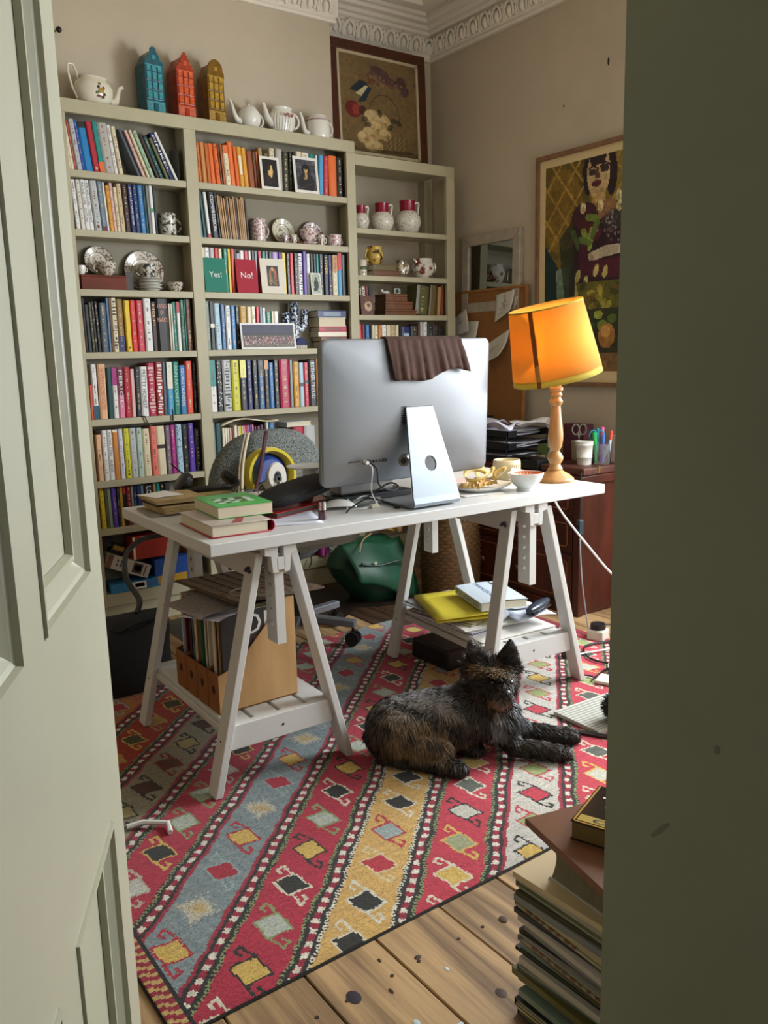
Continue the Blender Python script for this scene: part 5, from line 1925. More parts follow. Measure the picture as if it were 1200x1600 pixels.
for k in range(9):
    tier = k // 3
    sheet('paper_pile', ['grey papers', 'white papers', 'loose papers'][k % 3] + f' in the {["lowest", "middle", "top"][tier]} letter tray, ' + ['bottom', 'middle', 'upper'][k % 3] + ' layer', 'papers', 2.915, 3.175, 2.996 - .004 * (k % 3), 3.34, .650 + tier * .062 + .009 * (k % 3), [GREYPAPER, PAPER, GREYPAPER][k % 3], .004 + .001 * (k % 3), .02 * ((k % 3) - 1), ph=k)
sheet('crumpled_paper', 'crumpled sheet arching over the letter tray, left one', 'papers', 2.91, 3.05, 3.12, 3.33, .806, GREYPAPER, .022, .2, ph=2.2)
sheet('crumpled_paper', 'crumpled white sheet arching over the letter tray, right one', 'papers', 2.99, 3.19, 2.90, 3.07, .815, PAPER, .02, -.2, ph=.6)
sheet('crumpled_paper', 'lavender grey crumpled sheet drooping at the front of the letter tray', 'papers', 2.845, 2.955, 2.95, 3.09, .802, GREYPAPER, .026, .3, ph=4.1)
mb = MB()
mb.prism([(2.88 + .04 * math.cos(a), .83 + .03 * math.sin(a)) for a in np.linspace(0, 5.6, 14)], 3.10, 3.104, GREYPAPER, 'x')
single(mb, 'paper_tag', 'curled pale paper tag standing beside the papers', 'papers', (3.1, 2.88, .81), local=False)
t = thing('black_box_file', 'black box behind the letter tray papers', 'box', (3.1, 3.5, .6385))
mb = MB()
mb.box((3.0, 3.385, .6385), (3.185, 3.45, .845), BLACK)
mb.build('box_body', t, bevel=.004)
t = thing('desk_telephone', 'black telephone like device beside the white bucket', 'telephone', (2.9, 2.75, .6385))
mb = MB()
mb.prism([(2.72, .6385), (2.92, .6385), (2.92, .665), (2.74, .69), (2.72, .68)][::1], 2.84, 2.915, BLACK, 'x')
mb.build('phone_base', t, bevel=.004)
mb = MB()
mb.tube([(2.86, 2.735, .688), (2.86, 2.82, .694), (2.86, 2.90, .684)], [.014, .010, .014], BLACK, 8)
mb.build('handset', t)
sheet('maroon_folder', 'maroon folder lying at the front of the chest', 'folder', 2.83, 2.91, 2.96, 3.2, .6395, mat('maroon_card', '#4c1520', .5), .002)

# ---------------------------------------------------------------- cork board, its papers and the mirror
CORK = mat('cork', '#8a5a2c', .9, var=.18, scale=160)
PINE = mat('pine_edge', '#94632f', .5, var=.2, scale=20)
ML = Matrix.Translation((3.208, 3.80, .6388)) @ Matrix.Rotation(-PI / 2, 4, 'Z') @ Matrix.Rotation(math.radians(-2.2), 4, 'X')
cb = thing('cork_board', 'brown cork board in a pine frame leaning on the wall', 'board', M=ML)
CW, CH = .615, .885
mb = MB()
mb.box((.012, -.004, .012), (CW - .012, .008, CH - .012), CORK)
mb.build('cork_sheet', cb, local=True)
for a, b, nm in (((0, 0), (CW, .014), 'frame_rail'), ((0, CH - .014), (CW, CH), 'frame_rail'), ((0, .014), (.014, CH - .014), 'frame_stile'), ((CW - .014, .014), (CW, CH - .014), 'frame_stile')):
    mb = MB()
    mb.box((a[0], -.01, a[1]), (b[0], .01, b[1]), PINE)
    mb.build(nm, cb, local=True, bevel=.002, segs=1)


def pinned(label, pts, m, strokes, bow=.015, lift=.008):
    """sheet pinned on the cork board; pts = outline in board coordinates"""
    cx = sum(p[0] for p in pts) / len(pts)
    x0, x1 = min(p[0] for p in pts), max(p[0] for p in pts)
    z0, z1 = min(p[1] for p in pts), max(p[1] for p in pts)
    mb = MB()
    (a, b, c_, d_) = pts
    def fn(u, v):
        x = (a[0] * (1 - u) + b[0] * u) * (1 - v) + (d_[0] * (1 - u) + c_[0] * u) * v
        z = (a[1] * (1 - u) + b[1] * u) * (1 - v) + (d_[1] * (1 - u) + c_[1] * u) * v
        return (x, -lift - bow * (1 - v) ** 2 * (.4 + u), z)
    mb.grid(fn, 8, 8, m)
    o = single(mb, 'pinned_note', label, 'paper', M=ML, solid=.0008)
    s = MB()
    ink = cover('charcoal')
    for (u0, v0, u1, v1) in strokes:
        p, q = fn(u0, v0), fn(u1, v1)
        s.bar((p[0], p[1] - .0012, p[2]), (q[0], q[1] - .0012, q[2]), .0016, .0008, mat('pencil', '#6b6a68', .8))
    s.build('pencil_drawing', o, local=True)['kind'] = 'stuff'


fig = [(.45, .8, .5, .9), (.5, .9, .56, .82), (.56, .82, .5, .72), (.5, .72, .45, .8), (.5, .7, .44, .5), (.5, .7, .6, .52), (.44, .5, .6, .52), (.3, .6, .7, .62), (.47, .5, .44, .3), (.55, .5, .58, .3), (.25, .4, .75, .42), (.25, .2, .5, .22)]
pinned('white note with a pencil figure pinned at the upper right of the cork board', [(.385, .70), (.515, .755), (.525, .865), (.385, .845)], mat('note_paper', '#c9c4b6', .8), fig)
pinned('wide pencil sketch pinned low on the cork board', [(.03, .60), (.25, .615), (.25, .715), (.02, .72)], mat('note_paper', '#c9c4b6', .8), [(x0 * .9 + .05, y0 * .8, x1 * .9 + .05, y1 * .8) for x0, y0, x1, y1 in fig])
pinned('pointed torn sketch pinned above the wide sketch', [(.07, .63), (.22, .66), (.17, .785), (.06, .73)], mat('note_paper2', '#bdb8ae', .8), fig[:8], .015, .032)
pinned('large white sheet curling away from the cork board behind the computer', [(.27, .46), (.50, .52), (.49, .66), (.26, .56)], mat('note_paper', '#c9c4b6', .8), fig[6:9], .06)
pinned('small black and white checked card on the cork board', [(.527, .765), (.55, .77), (.55, .83), (.527, .825)], mat('note_paper', '#c9c4b6', .8), [(.2, .1 + .2 * k, .8, .1 + .2 * k) for k in range(5)])
MIRG = mat('mirror_glass', '#9aa0a0', .03, metal=1)
MIRF = mat('mirror_frame_paint', '#a39886', .5, var=.15, scale=25)
M = Matrix.Translation((3.252, 3.70, 1.40)) @ Matrix.Rotation(-PI / 2, 4, 'Z') @ Matrix.Rotation(math.radians(-1.2), 4, 'X')
t = thing('wall_mirror', 'grey framed mirror on the wall above the cork board', 'mirror', M=M)
mw, mh, b_ = .455, .415, .055
for pts, nm in (([(0, 0), (mw, 0), (mw - b_, b_), (b_, b_)], 'frame_rail'), ([(b_, mh - b_), (mw - b_, mh - b_), (mw, mh), (0, mh)], 'frame_rail'), ([(0, 0), (b_, b_), (b_, mh - b_), (0, mh)], 'frame_stile'), ([(mw - b_, b_), (mw, 0), (mw, mh), (mw - b_, mh - b_)], 'frame_stile')):
    mb = MB()
    mb.prism(pts, -.02, .012, MIRF, 'y')
    mb.build(nm, t, local=True, bevel=.005)
mb = MB()
mb.box((b_, -.006, b_), (mw - b_, .0, mh - b_), MIRG)
mb.build('glass', t, local=True)
# curtain rod knob high on the chimney breast, at the far left
t = thing('wall_hook', 'dark round headed hook high on the wall left of the teapot', 'hook', (1.095, 3.80, 2.43))
mb = MB()
mb.tube([(1.132, 3.799, 2.512), (1.140, 3.775, 2.513)], .004, BRASS, 8)
mb.build('stem', t)
mb = MB()
mb.ell((1.144, 3.772, 2.514), (.012, .01, .012), mat('dark_metal', '#2a2420', .4, metal=.6), 12, 8)
mb.build('head', t)

# ---------------------------------------------------------------- desk: loose top on two trestles
DESKW = mat('desk_white', '#d0d0ce', .32)
TRW = mat('trestle_white', '#cdccc8', .42)
ZD = .72
DMX = Matrix.Translation((.853, 1.943, 0)) @ Matrix.Rotation(math.radians(-1.44), 4, 'Z')
mb = MB()
mb.box((0, 0, .687), (1.4715, .706, ZD), DESKW)
single(mb, 'tabletop', 'long white tabletop lying on two trestles', 'tabletop', M=DMX, bevel=.0025)
SCREW = mat('screw_dark', '#3a3a3c', .4, metal=.6)


def trestle(label, cx, cy, yaw, xs, hw):
    """xs: for the front and back pair, foot and top x of the left and right leg"""
    t = thing('trestle', label, 'trestle', (cx, cy, .0068), math.radians(yaw), 'white wooden trestles under the tabletop')
    yf, yb = -.29, .29
    for y, (fl_, tl, fr_, tr_) in ((yf, xs[0]), (yb, xs[1])):
        for f, tp in ((fl_, tl), (fr_, tr_)):
            mb = MB()
            s = 1 if f > tp else -1
            # leg of section 22 x 54 mm, foot cut level
            a, b = .0115, .027
            vs = []
            for x, z in ((f, 0), (tp, .662)):
                for dx, dy in ((-a, -b), (a, -b), (a, b), (-a, b)):
                    vs.append((x + dx, y + dy, z))
            mb.add(vs, [(3, 2, 1, 0), (4, 5, 6, 7), (0, 1, 5, 4), (1, 2, 6, 5), (2, 3, 7, 6), (3, 0, 4, 7)], TRW)
            lg = mb.build('leg', t, local=True, bevel=.0025)
            sc = MB()
            k = .15 / .662
            x_ = f + (tp - f) * k
            sc.ell((x_ - .0116, y, .15), (.001, .004, .004), SCREW, 8, 5)
            sc.build('screw', lg, local=True)
        zr = .155
        k = zr / .662
        xa, xb = fl_ + (tl - fl_) * k + .011, fr_ + (tr_ - fr_) * k - .011
        mb = MB()
        mb.box((xa, y - .012, .120), (xb, y + .012, .190), TRW)
        rl = mb.build('rail', t, local=True, bevel=.002)
        sc = MB()
        sc.ell(((xa + xb) / 2, y - .0125, .155), (.004, .001, .004), SCREW, 8, 5)
        sc.build('screw', rl, local=True)
    # long members
    for s in (0, 1):
        mb = MB()
        x = .5 * (xs[0][1 + 2 * s] + xs[1][1 + 2 * s]) + (-.005 if s else .005)
        mb.box((x - .011 + (.004 if s else -.004), yf + .028, .585), (x + .011 + (.004 if s else -.004), yb - .028, .655), TRW)
        mb.build('stretcher', t, local=True, bevel=.002)
        mb = MB()
        x = (xs[0][2 * s] + xs[1][2 * s]) / 2 * .80 + .2 * (xs[0][1 + 2 * s] + xs[1][1 + 2 * s]) / 2
        mb.box((x - .009 - (.0 if s else -.022) - (.022 if s else 0), yf + .013, .150), (x + .009 - (.0 if s else -.022) - (.022 if s else 0), yb - .013, .172), TRW)
        mb.build('side_bearer', t, local=True, bevel=.002)
    for i in range(4):
        mb = MB()
        x = -.126 + i * .084
        mb.box((x - .036, yf + .0125, .1725), (x + .036, yb - .0125, .1875), TRW)
        mb.build('slat', t, local=True, bevel=.002)
    cxm = (xs[0][1] + xs[0][3]) / 2
    mb = MB()
    mb.box((cxm - .014, yf - .05, .612), (cxm + .014, yb + .05, .648), TRW)
    bm_ = mb.build('ridge_beam', t, local=True, bevel=.002)
    for y in (yf - .05, yb + .022):
        for s in (-1, 1):
            mb = MB()
            mb.prism([(cxm + s * q, z) for q, z in ((.008, .606), (.026, .606), (.030, .652), (.048, .656), (.048, .680), (.008, .680))][::s], y, y + .028, TRW, 'y')
            mb.build('head_block', t, local=True, bevel=.0015, segs=1)
    mb = MB()
    mb.box((cxm - .045, yf - .02, .656), (cxm + .045, yb + .02, .680), TRW)
    mb.build('head_board', t, local=True, bevel=.002)
    for y in (yf, yb):
        # sliding post with its row of round peg holes cut right through
        mb = MB()
        cells = [.40] + [.437 + k * .036 for k in range(6)] + [.655]
        ya, yb_ = y - .033, y + .027
        for k, (za, zb_) in enumerate(zip(cells[:-1], cells[1:])):
            if 1 <= k <= 5:
                yc, zc_ = (ya + yb_) / 2, (za + zb_) / 2
                rim = [(yb_, zc_), (yb_, zb_), (yc, zb_), (ya, zb_), (ya, zc_), (ya, za), (yc, za), (yb_, za)]
                hol = [(yc + .0085 * math.cos(q * PI / 4), zc_ + .0085 * math.sin(q * PI / 4)) for q in range(8)]
                vs = [(x_, p[0], p[1]) for x_ in (cxm - .0135, cxm + .0135) for p in rim + hol]
                fs = []
                for q in range(8):
                    r_ = (q + 1) % 8
                    fs += [(q, q + 8, r_ + 8, r_), (16 + q, 16 + r_, 24 + r_, 24 + q), (q + 8, q + 24, r_ + 24, r_ + 8)]
                    if q in (7, 0, 3, 4):
                        fs.append((q, r_, r_ + 16, q + 16))
                mb.add(vs, fs, TRW)
            else:
                mb.box((cxm - .0135, ya, za), (cxm + .0135, yb_, zb_), TRW)
        mb.build('sliding_post', t, local=True)
        nb = MB()
        xl = xs[0][1] if y < 0 else xs[1][1]
        nb.tube([(xl - .012, y, .618), (xl - .03, y, .618)], .006, SCREW, 8)
        nb.tube([(xl - .026, y - .014, .610), (xl - .03, y, .618), (xl - .026, y + .014, .610)], .005, SCREW, 6)
        nb.build('wing_nut', t, local=True)
    return t


trestle('white trestle under the left end of the desk, holding magazine files', 1.073, 2.29, -1.6, ((-.213, -.055, .207, .045), (-.213, -.055, .207, .045)), .2)
trestle('white trestle under the right end of the desk, holding a pile of papers', 2.062, 2.262, -5.0, ((-.205, -.10, .222, .048), (-.215, -.07, .228, .05)), .2)

# ---------------------------------------------------------------- all in one computer seen from behind
ALU = mat('brushed_aluminium', '#86888b', .44, metal=.7)
ALUP = mat('aluminium_foot', '#8f979e', .4, metal=.7)
DARKP = mat('port_dark', '#121214', .5)
pc = thing('desktop_computer', 'silver all in one desktop computer seen from behind', 'computer', (1.61, 2.07, ZD))


def rrect(w, h, r, n=6):
    pts = []
    for cx, cy, a0 in ((w / 2 - r, h / 2 - r, 0), (-w / 2 + r, h / 2 - r, 90), (-w / 2 + r, -h / 2 + r, 180), (w / 2 - r, -h / 2 + r, 270)):
        for i in range(n + 1):
            a = math.radians(a0 + 90 * i / n)
            pts.append((cx + r * math.cos(a), cy + r * math.sin(a)))
    return pts


PM = Matrix.Translation((1.608, 2.085, 1.013)) @ Matrix.Rotation(math.radians(2.6), 4, 'X')


def bulge(s):
    return .002 + .036 * (1 - s ** 2.6)


mb = MB()
rings = []
for s, dd in [(1, .012), (1, .0)] + [(q, None) for q in (.994, .975, .94, .88, .78, .64, .46, .25, .05)]:
    yy = dd if dd is not None else -bulge(s)
    k_ = (1 - s) ** .7 if s < 1 else 0
    rings.append([PM @ Vector((x, yy, z)) for x, z in rrect(.652 * s, .432 * s, .024 * s * (1 - k_) + .2155 * s * k_)])
mb.loft(rings, ALU)
mb.build('back_shell', pc, sharp=50)
mb = MB()
mb.prism([(x, z) for x, z in rrect(.648, .428, .022)], .0122, .016, mat('screen_black', '#0a0a0c', .1), 'y', PM)
mb.build('screen', pc)
# stand: bent plate with a round cable hole
st = MB()
prof = [(-.045, .005), (-.075, -.10), (-.105, -.20), (-.122, -.262), (-.128, -.280), (-.124, -.290), (-.112, -.2935), (.06, -.2935)]
W0, W1 = .052, .089


def halfw(z):
    k = min(1, max(0, (.005 - z) / .262))
    return W0 + (W1 - W0) * k


hole_c, hole_r = (-.082, -.165), .022
# plate between profile point 0 and 3 carries the hole; the rest is a strip
n = 32
o3 = []
zt, zb = .005, -.262


def plate_pt(x, z):
    k = (.005 - z) / .267
    y = np.interp(k, [0, .393, .768, 1], [-.045, -.075, -.105, -.122])
    return PMS @ Vector((x, y, z))


PMS = Matrix.Translation((1.612, 2.085, 1.018))
outer, inner = [], []
for i in range(n):
    a = 2 * PI * i / n
    dx, dz = math.cos(a), math.sin(a)
    zc = hole_c[1]
    inner.append((hole_r * dx, zc + hole_r * 1.05 * dz))
    # cast to the trapezoid boundary
    best = 9
    if dz > 1e-6:
        best = min(best, (zt - zc) / dz)
    if dz < -1e-6:
        best = min(best, (zb - zc) / dz)
    for _ in range(40):
        pass
    t_ = best
    lo, hi = 0, best
    if abs(dx) * best > halfw(zc + dz * best):
        for _ in range(30):
            mid = (lo + hi) / 2
            if abs(dx) * mid > halfw(zc + dz * mid):
                hi = mid
            else:
                lo = mid
        t_ = lo
    outer.append((dx * t_, zc + dz * t_))
cor = [(halfw(zt), zt), (-halfw(zt), zt), (-halfw(zb), zb), (halfw(zb), zb)]
for c_ in cor:   # snap the nearest boundary point onto each corner
    j = min(range(n), key=lambda i: (outer[i][0] - c_[0]) ** 2 + (outer[i][1] - c_[1]) ** 2)
    outer[j] = c_
mid_ = [((a[0] + b[0]) / 2, (a[1] + b[1]) / 2) for a, b in zip(outer, inner)]
vs = [plate_pt(*p) for p in outer + mid_ + inner]
fs = []
for lay in (0, 1):
    for i in range(n):
        i2 = (i + 1) % n
        fs.append((lay * n + i, lay * n + i2, (lay + 1) * n + i2, (lay + 1) * n + i))
st.add(vs, fs, ALUP, None, False)
strip = []
for y, z in prof[3:]:
    strip.append([PMS @ Vector((-W1, y, z)), PMS @ Vector((W1, y, z))])
vs = [p for r in strip for p in r]
st.add(vs, [(2 * i, 2 * i + 2, 2 * i + 3, 2 * i + 1) for i in range(len(strip) - 1)], ALUP, None, False)
strip = [[PMS @ Vector((-W0, -.045, .005)), PMS @ Vector((W0, -.045, .005))], [PMS @ Vector((-W0, -.03, .010)), PMS @ Vector((W0, -.03, .010))]]
st.add([p for r in strip for p in r], [(0, 1, 3, 2)], ALUP)
sto = st.build('stand', pc, solid=.007)
sto.modifiers['thickness'].offset = -1
hb = MB()
hb.tube([(1.548, 2.035, .865), (1.53, 2.02, .865)], [.02, .017], mat('chrome_ring', '#8b8d90', .2, metal=1), 14)
hb.tube([(1.53, 2.02, .865), (1.528, 2.017, .865)], [.009, .009], DARKP, 10)
hb.build('power_socket', pc)
pb = MB()
for k, (dx, w_, h_) in enumerate(((.0, .007, .013), (.018, .004, .012), (.032, .006, .007), (.043, .006, .007), (.056, .006, .007), (.073, .016, .010))):
    x, z = -.188 + dx, -.145
    s = max(abs(x) / .326, abs(z) / .216)
    pb.box((x - w_ / 2, -bulge(s) - .003, z - h_ / 2), (x + w_ / 2, -bulge(s) + .004, z + h_ / 2), DARKP, PM)
x, z = -.225, -.142
pb.box((x - .016, -bulge(.69) - .001, z - .001), (x + .02, -bulge(.69) + .004, z + .0015), DARKP, PM)
pb.build('ports', pc)['kind'] = 'stuff'
vb = MB()
for k in range(9):
    z = .012 - k * .0065
    vb.box((-.062, -bulge(.19) - .0008, z), (-.040, -bulge(.19) + .004, z + .003), DARKP, PM)
vb.build('vent', pc)['kind'] = 'stuff'
lg = MB()
pts = []
for i in range(28):
    a = 2 * PI * i / 28
    r = .041 * (1 + .05 * math.cos(2 * a)) - (.007 * math.exp(-((a - 1.5 * PI) / .22) ** 2)) - (.008 * math.exp(-((a - .5 * PI) / .3) ** 2)) - .010 * math.exp(-((a) / .28) ** 2) - .010 * math.exp(-((a - 2 * PI) / .28) ** 2)
    pts.append((-.006 + r * math.cos(a) * .95, .1015 + r * math.sin(a)))
lg.prism(pts, -bulge(.62) - .0012, -bulge(.62) + .01, mat('logo_black', '#0c0c0e', .12), 'y', PM)
lg.build('logo', pc)
# cloth over its top edge
CLOTH = mat('brown_cloth', '#43271a', .9, var=.2, scale=40)


def cloth_pt(u, v):
    x = -.098 + .292 * u + .006 * math.sin(v * 6)
    wob = .004 * math.sin(u * 19 + v * 2) + .003 * math.sin(u * 43 + v * 5)
    s = v * .30 - .16      # distance along the cloth: negative behind the screen side, positive down the back
    L = .118 + .012 * math.sin(u * 5 + .6) - .012 * u
    if s < 0:
        return PM @ Vector((x, .021 + wob * .4, .2165 + s * .5))
    if s < .02:
        k = s / .02
        return PM @ Vector((x, .021 - .03 * k + wob * .4, .2185 + .004 * math.sin(k * PI)))
    k = (s - .02) / .12
    z = .2165 - k * L
    ss = max(abs(x) / .326, abs(z) / .216)
    return PM @ Vector((x - .012 * k * (.5 - u) + .012 * k, -.009 - bulge(min(1, ss)) * min(1, k * 2.2 + .15) - abs(wob) * (.4 + .9 * k) - .004, z + .006 * k * math.sin(u * 11)))


mb = MB()
mb.grid(cloth_pt, 60, 26, CLOTH)
single(mb, 'cloth', 'dark brown cloth draped over the top of the computer', 'cloth', (1.66, 2.05, 1.22), local=False, solid=.002)

# ---------------------------------------------------------------- lamp
t = thing('table_lamp', 'turned wooden table lamp with a tilted orange shade, switched on', 'lamp', (2.255, 2.075, ZD))
LAMPWOOD = mat('turned_wood', '#bd9158', .45, var=.25, scale=14, stretch=(1, 1, .2), col2='#96683a')
BL = Vector((2.255, 2.075, ZD))
mb = MB()
mb.lathe([(.001, 0), (.066, 0), (.068, .008), (.064, .014), (.06, .016), (.052, .024), (.034, .034), (.026, .04)], LAMPWOOD, tuple(BL), 32)
mb.build('foot', t)
mb = MB()
mb.lathe([(.024, .038), (.027, .046), (.02, .056), (.018, .062), (.027, .078), (.028, .088), (.02, .102), (.014, .108), (.016, .114), (.022, .125), (.026, .15), (.0265, .17), (.024, .195), (.019, .235), (.0165, .262), (.016, .27), (.022, .278), (.024, .286), (.019, .294), (.016, .30), (.021, .306), (.021, .311), (.017, .317), (.024, .325), (.024, .333), (.013, .345), (.012, .37), (.001, .37)], LAMPWOOD, tuple(BL), 28)
mb.build('stem', t)
mb = MB()
mb.lathe([(.014, .36), (.016, .365), (.016, .41), (.001, .41)], mat('lamp_holder', '#d9d4c4', .4), tuple(BL), 16)
mb.build('bulb_holder', t)
mb = MB()
mb.ell(tuple(BL + Vector((0, 0, .455))), (.026, .026, .034), mat('bulb_glass', '#fff4dc', .3), 14, 10)
bm_ = pbsdf(MATS['bulb_glass'])
bm_.inputs['Emission Color'].default_value = (1, .78, .45, 1)
bm_.inputs['Emission Strength'].default_value = 12
mb.build('bulb', t)


def shade_mat(name, col, tcol, tw):
    m = bpy.data.materials.new(name)
    m.use_nodes = True
    nt = m.node_tree
    b = pbsdf(m)
    b.inputs['Base Color'].default_value = (*lin(col), 1)
    b.inputs['Roughness'].default_value = .9
    tr_ = nt.nodes.new('ShaderNodeBsdfTranslucent')
    tr_.inputs[0].default_value = (*lin(tcol), 1)
    mx = nt.nodes.new('ShaderNodeMixShader')
    mx.inputs[0].default_value = tw
    n = nt.nodes.new('ShaderNodeTexNoise')
    n.inputs['Scale'].default_value = 220
    bp = nt.nodes.new('ShaderNodeBump')
    bp.inputs['Strength'].default_value = .2
    bp.inputs['Distance'].default_value = .002
    nt.links.new(n.outputs[0], bp.inputs['Height'])
    nt.links.new(bp.outputs[0], b.inputs['Normal'])
    nt.links.new(b.outputs[0], mx.inputs[1])
    nt.links.new(tr_.outputs[0], mx.inputs[2])
    nt.links.new(mx.outputs[0], nt.nodes['Material Output'].inputs['Surface'])
    MATS[name] = m
    return m


SHADE = shade_mat('shade_cloth', '#d3a048', '#dca84c', .5)
BANDM = shade_mat('shade_band', '#b9ac4a', '#b8a648', .35)
SEAM = shade_mat('shade_seam', '#8a4a12', '#8a4a12', .3)
ax = Vector((-.055, .010, .245)).normalized()
sb = Vector((2.262, 2.075, 1.086))
q = Vector((0, 0, 1)).rotation_difference(ax).to_matrix().to_4x4()
SMX = Matrix.Translation(sb) @ q
HS, RB, RT = .256, .155, .127
mb = MB()
mb.lathe([(RB, .022), (RT, HS)], SHADE, n=48, M=SMX, close=True)
mb.f.pop(48) if len(mb.f[48]) > 4 else None
mb.f = [f for f in mb.f if len(f) == 4]
mb.mi = mb.mi[:len(mb.f)]
mb.sm = mb.sm[:len(mb.f)]
sh = mb.build('lamp_shade', t, solid=.0015)
for nm, z0, z1 in (('lower_band', 0, .0225), ('upper_band', HS - .004, HS + .001)):
    mb = MB()
    r = lambda z: RB + (RT - RB) * z / HS + .0012
    mb.lathe([(r(z0), z0), (r(z1), z1)], BANDM, n=48, M=SMX, close=True)
    mb.f = [f for f in mb.f if len(f) == 4]
    mb.mi = mb.mi[:len(mb.f)]
    mb.sm = mb.sm[:len(mb.f)]
    mb.build(nm, sh, solid=.0015)
mb = MB()
a0 = math.radians(199)
for k in range(6):
    z0, z1 = HS * k / 6, HS * (k + 1) / 6
    ra, rb = RB + (RT - RB) * z0 / HS + .002, RB + (RT - RB) * z1 / HS + .002
    e = .008 / ra
    mb.add([(ra * math.cos(a0 - e), ra * math.sin(a0 - e), z0), (ra * math.cos(a0 + e), ra * math.sin(a0 + e), z0), (rb * math.cos(a0 + e), rb * math.sin(a0 + e), z1), (rb * math.cos(a0 - e), rb * math.sin(a0 - e), z1)], [(0, 1, 2, 3)], SEAM, SMX)
mb.build('seam', sh, solid=.001)
mb = MB()
WIRE = mat('shade_wire', '#8d8a80', .4, metal=.7)
for k in range(3):
    a = 2 * PI * k / 3
    mb.tube([SMX @ Vector((.012 * math.cos(a), .012 * math.sin(a), .05)), SMX @ Vector(((RB - .02) * .98 * math.cos(a), (RB - .02) * .98 * math.sin(a), .04)), SMX @ Vector(((RB - .004) * math.cos(a), (RB - .004) * math.sin(a), .03))], .0015, WIRE, 5)
mb.build('shade_carrier', t)['kind'] = 'stuff'
ld = bpy.data.lights.new('lamp_light', 'POINT')
ld.energy, ld.color, ld.shadow_soft_size = LAMP_POWER, (1, .76, .42), .03
lo = bpy.data.objects.new('lamp_light', ld)
COL.objects.link(lo)
lo.location = (2.255, 2.075, 1.225)

# ---------------------------------------------------------------- things on the desk
z0 = ZD + .0004
BOWLW = mat('porcelain', '#d6d8d6', .2)
t = vessel('bowl', 'white footed bowl of orange soup by the lamp', 'bowl', (2.035, 2.005, z0), [(.03, 0), (.031, .006), (.028, .009), (.042, .02), (.055, .04), (.062, .058)], BOWLW, n=32)
mb = MB()
mb.lathe([(.0535, .046), (.03, .047), (.001, .0475)], mat('orange_soup', '#d8702a', .25), n=28)
mb.build('soup', t, local=True)
mb = MB()
mb.lathe([(.0535, .0475), (.0565, .0565)], MATS['orange_soup'], n=28, close=True)
mb.f = [f for f in mb.f if len(f) == 4]
mb.mi, mb.sm = mb.mi[:len(mb.f)], mb.sm[:len(mb.f)]
mb.build('soup_stain', t, local=True)
t = thing('ribbed_jar', 'cream ribbed pot standing behind the soup bowl', 'pot', (2.17, 2.235, z0))
CREAMJ = mat('cream_pot', '#d9cfae', .45)
mb = MB()
mb.lathe([(.048, 0), (.05, .004), (.05, .068), (.047, .072), (.044, .072), (.044, .006), (.001, .006)], CREAMJ, n=36, close=True)
mb.build('body', t, local=True)
rb_ = MB()
for k in range(36):
    a = 2 * PI * k / 36
    rb_.tube([(.0503 * math.cos(a), .0503 * math.sin(a), .006), (.0503 * math.cos(a), .0503 * math.sin(a), .058)], .0016, CREAMJ, 4)
rb_.build('ribs', t, local=True)['kind'] = 'stuff'
t = thing('saucer', 'white oval dish holding a crumpled paper and a tape measure', 'dish', (1.925, 2.10, z0))
mb = MB()
mb.lathe([(.001, 0), (.06, 0), (.08, .006), (.11, .018), (.112, .021), (.1, .018), (.06, .007), (.001, .006)], BOWLW, n=36, M=Matrix.Diagonal((1, .72, 1, 1)))
mb.build('dish', t, local=True)
TAPE = mat('tape_measure', '#d9bf73', .6)
mb = MB()
for (cx, cy, r, tl, ph) in ((-.03, .0, .045, .5, 0), (.025, .02, .03, 1.1, 1), (.05, -.015, .028, .8, 2.4)):
    seg = 26
    vs, fs = [], []
    for i in range(seg + 1):
        a = ph + 5.4 * i / seg
        c_ = Vector((cx + r * math.cos(a), cy + r * math.sin(a) * .8, .03 + .014 * math.sin(a * 1.3)))
        w_ = Vector((math.cos(a) * math.sin(tl), math.sin(a) * math.sin(tl), math.cos(tl))) * .008
        vs += [c_ - w_, c_ + w_]
    fs = [(2 * i, 2 * i + 2, 2 * i + 3, 2 * i + 1) for i in range(seg)]
    mb.add(vs, fs, TAPE, None, True)
single(mb, 'tape_measure', 'curled yellow tape measure lying in the white dish', 'tape measure', (1.93, 2.10, z0 + .026), solid=.0008)
mb = MB()
rr = np.random.default_rng(3)
H = rr.normal(0, 1, (12, 12))
mb.grid(lambda u, v: (-.085 + .13 * u, -.04 + .085 * v, .014 + .012 * abs(H[int(v * 11), int(u * 11)]) * (1 - abs(2 * u - 1) ** 3)), 11, 11, mat('crumpled_bag', '#c8a66a', .8), smooth=False)
single(mb, 'crumpled_paper', 'crumpled tan paper lying in the white dish', 'paper', (1.92, 2.095, z0 + .006), .3, solid=.001)
sheet('paper_sheet', 'pink edged papers lying behind the white dish', 'papers', 1.82, 2.06, 2.16, 2.36, z0, mat('pinkish_paper', '#d8c4c8', .8), .0015, .2, ph=1)
sheet('paper_sheet', 'white paper lying right of the computer foot', 'papers', 1.79, 1.95, 2.02, 2.17, z0, PAPER, .001, -.1)
t = thing('photo_card', 'small white card standing against the cream pot', 'card', (2.15, 2.155, z0))
mb = MB()
mb.box((2.10, 2.150, z0), (2.21, 2.153, z0 + .045), PAPER, Matrix.Translation((2.15, 2.15, z0)) @ Matrix.Rotation(.25, 4, 'Y') @ Matrix.Translation((-2.15, -2.15, -z0)))
mb.build('card_face', t)

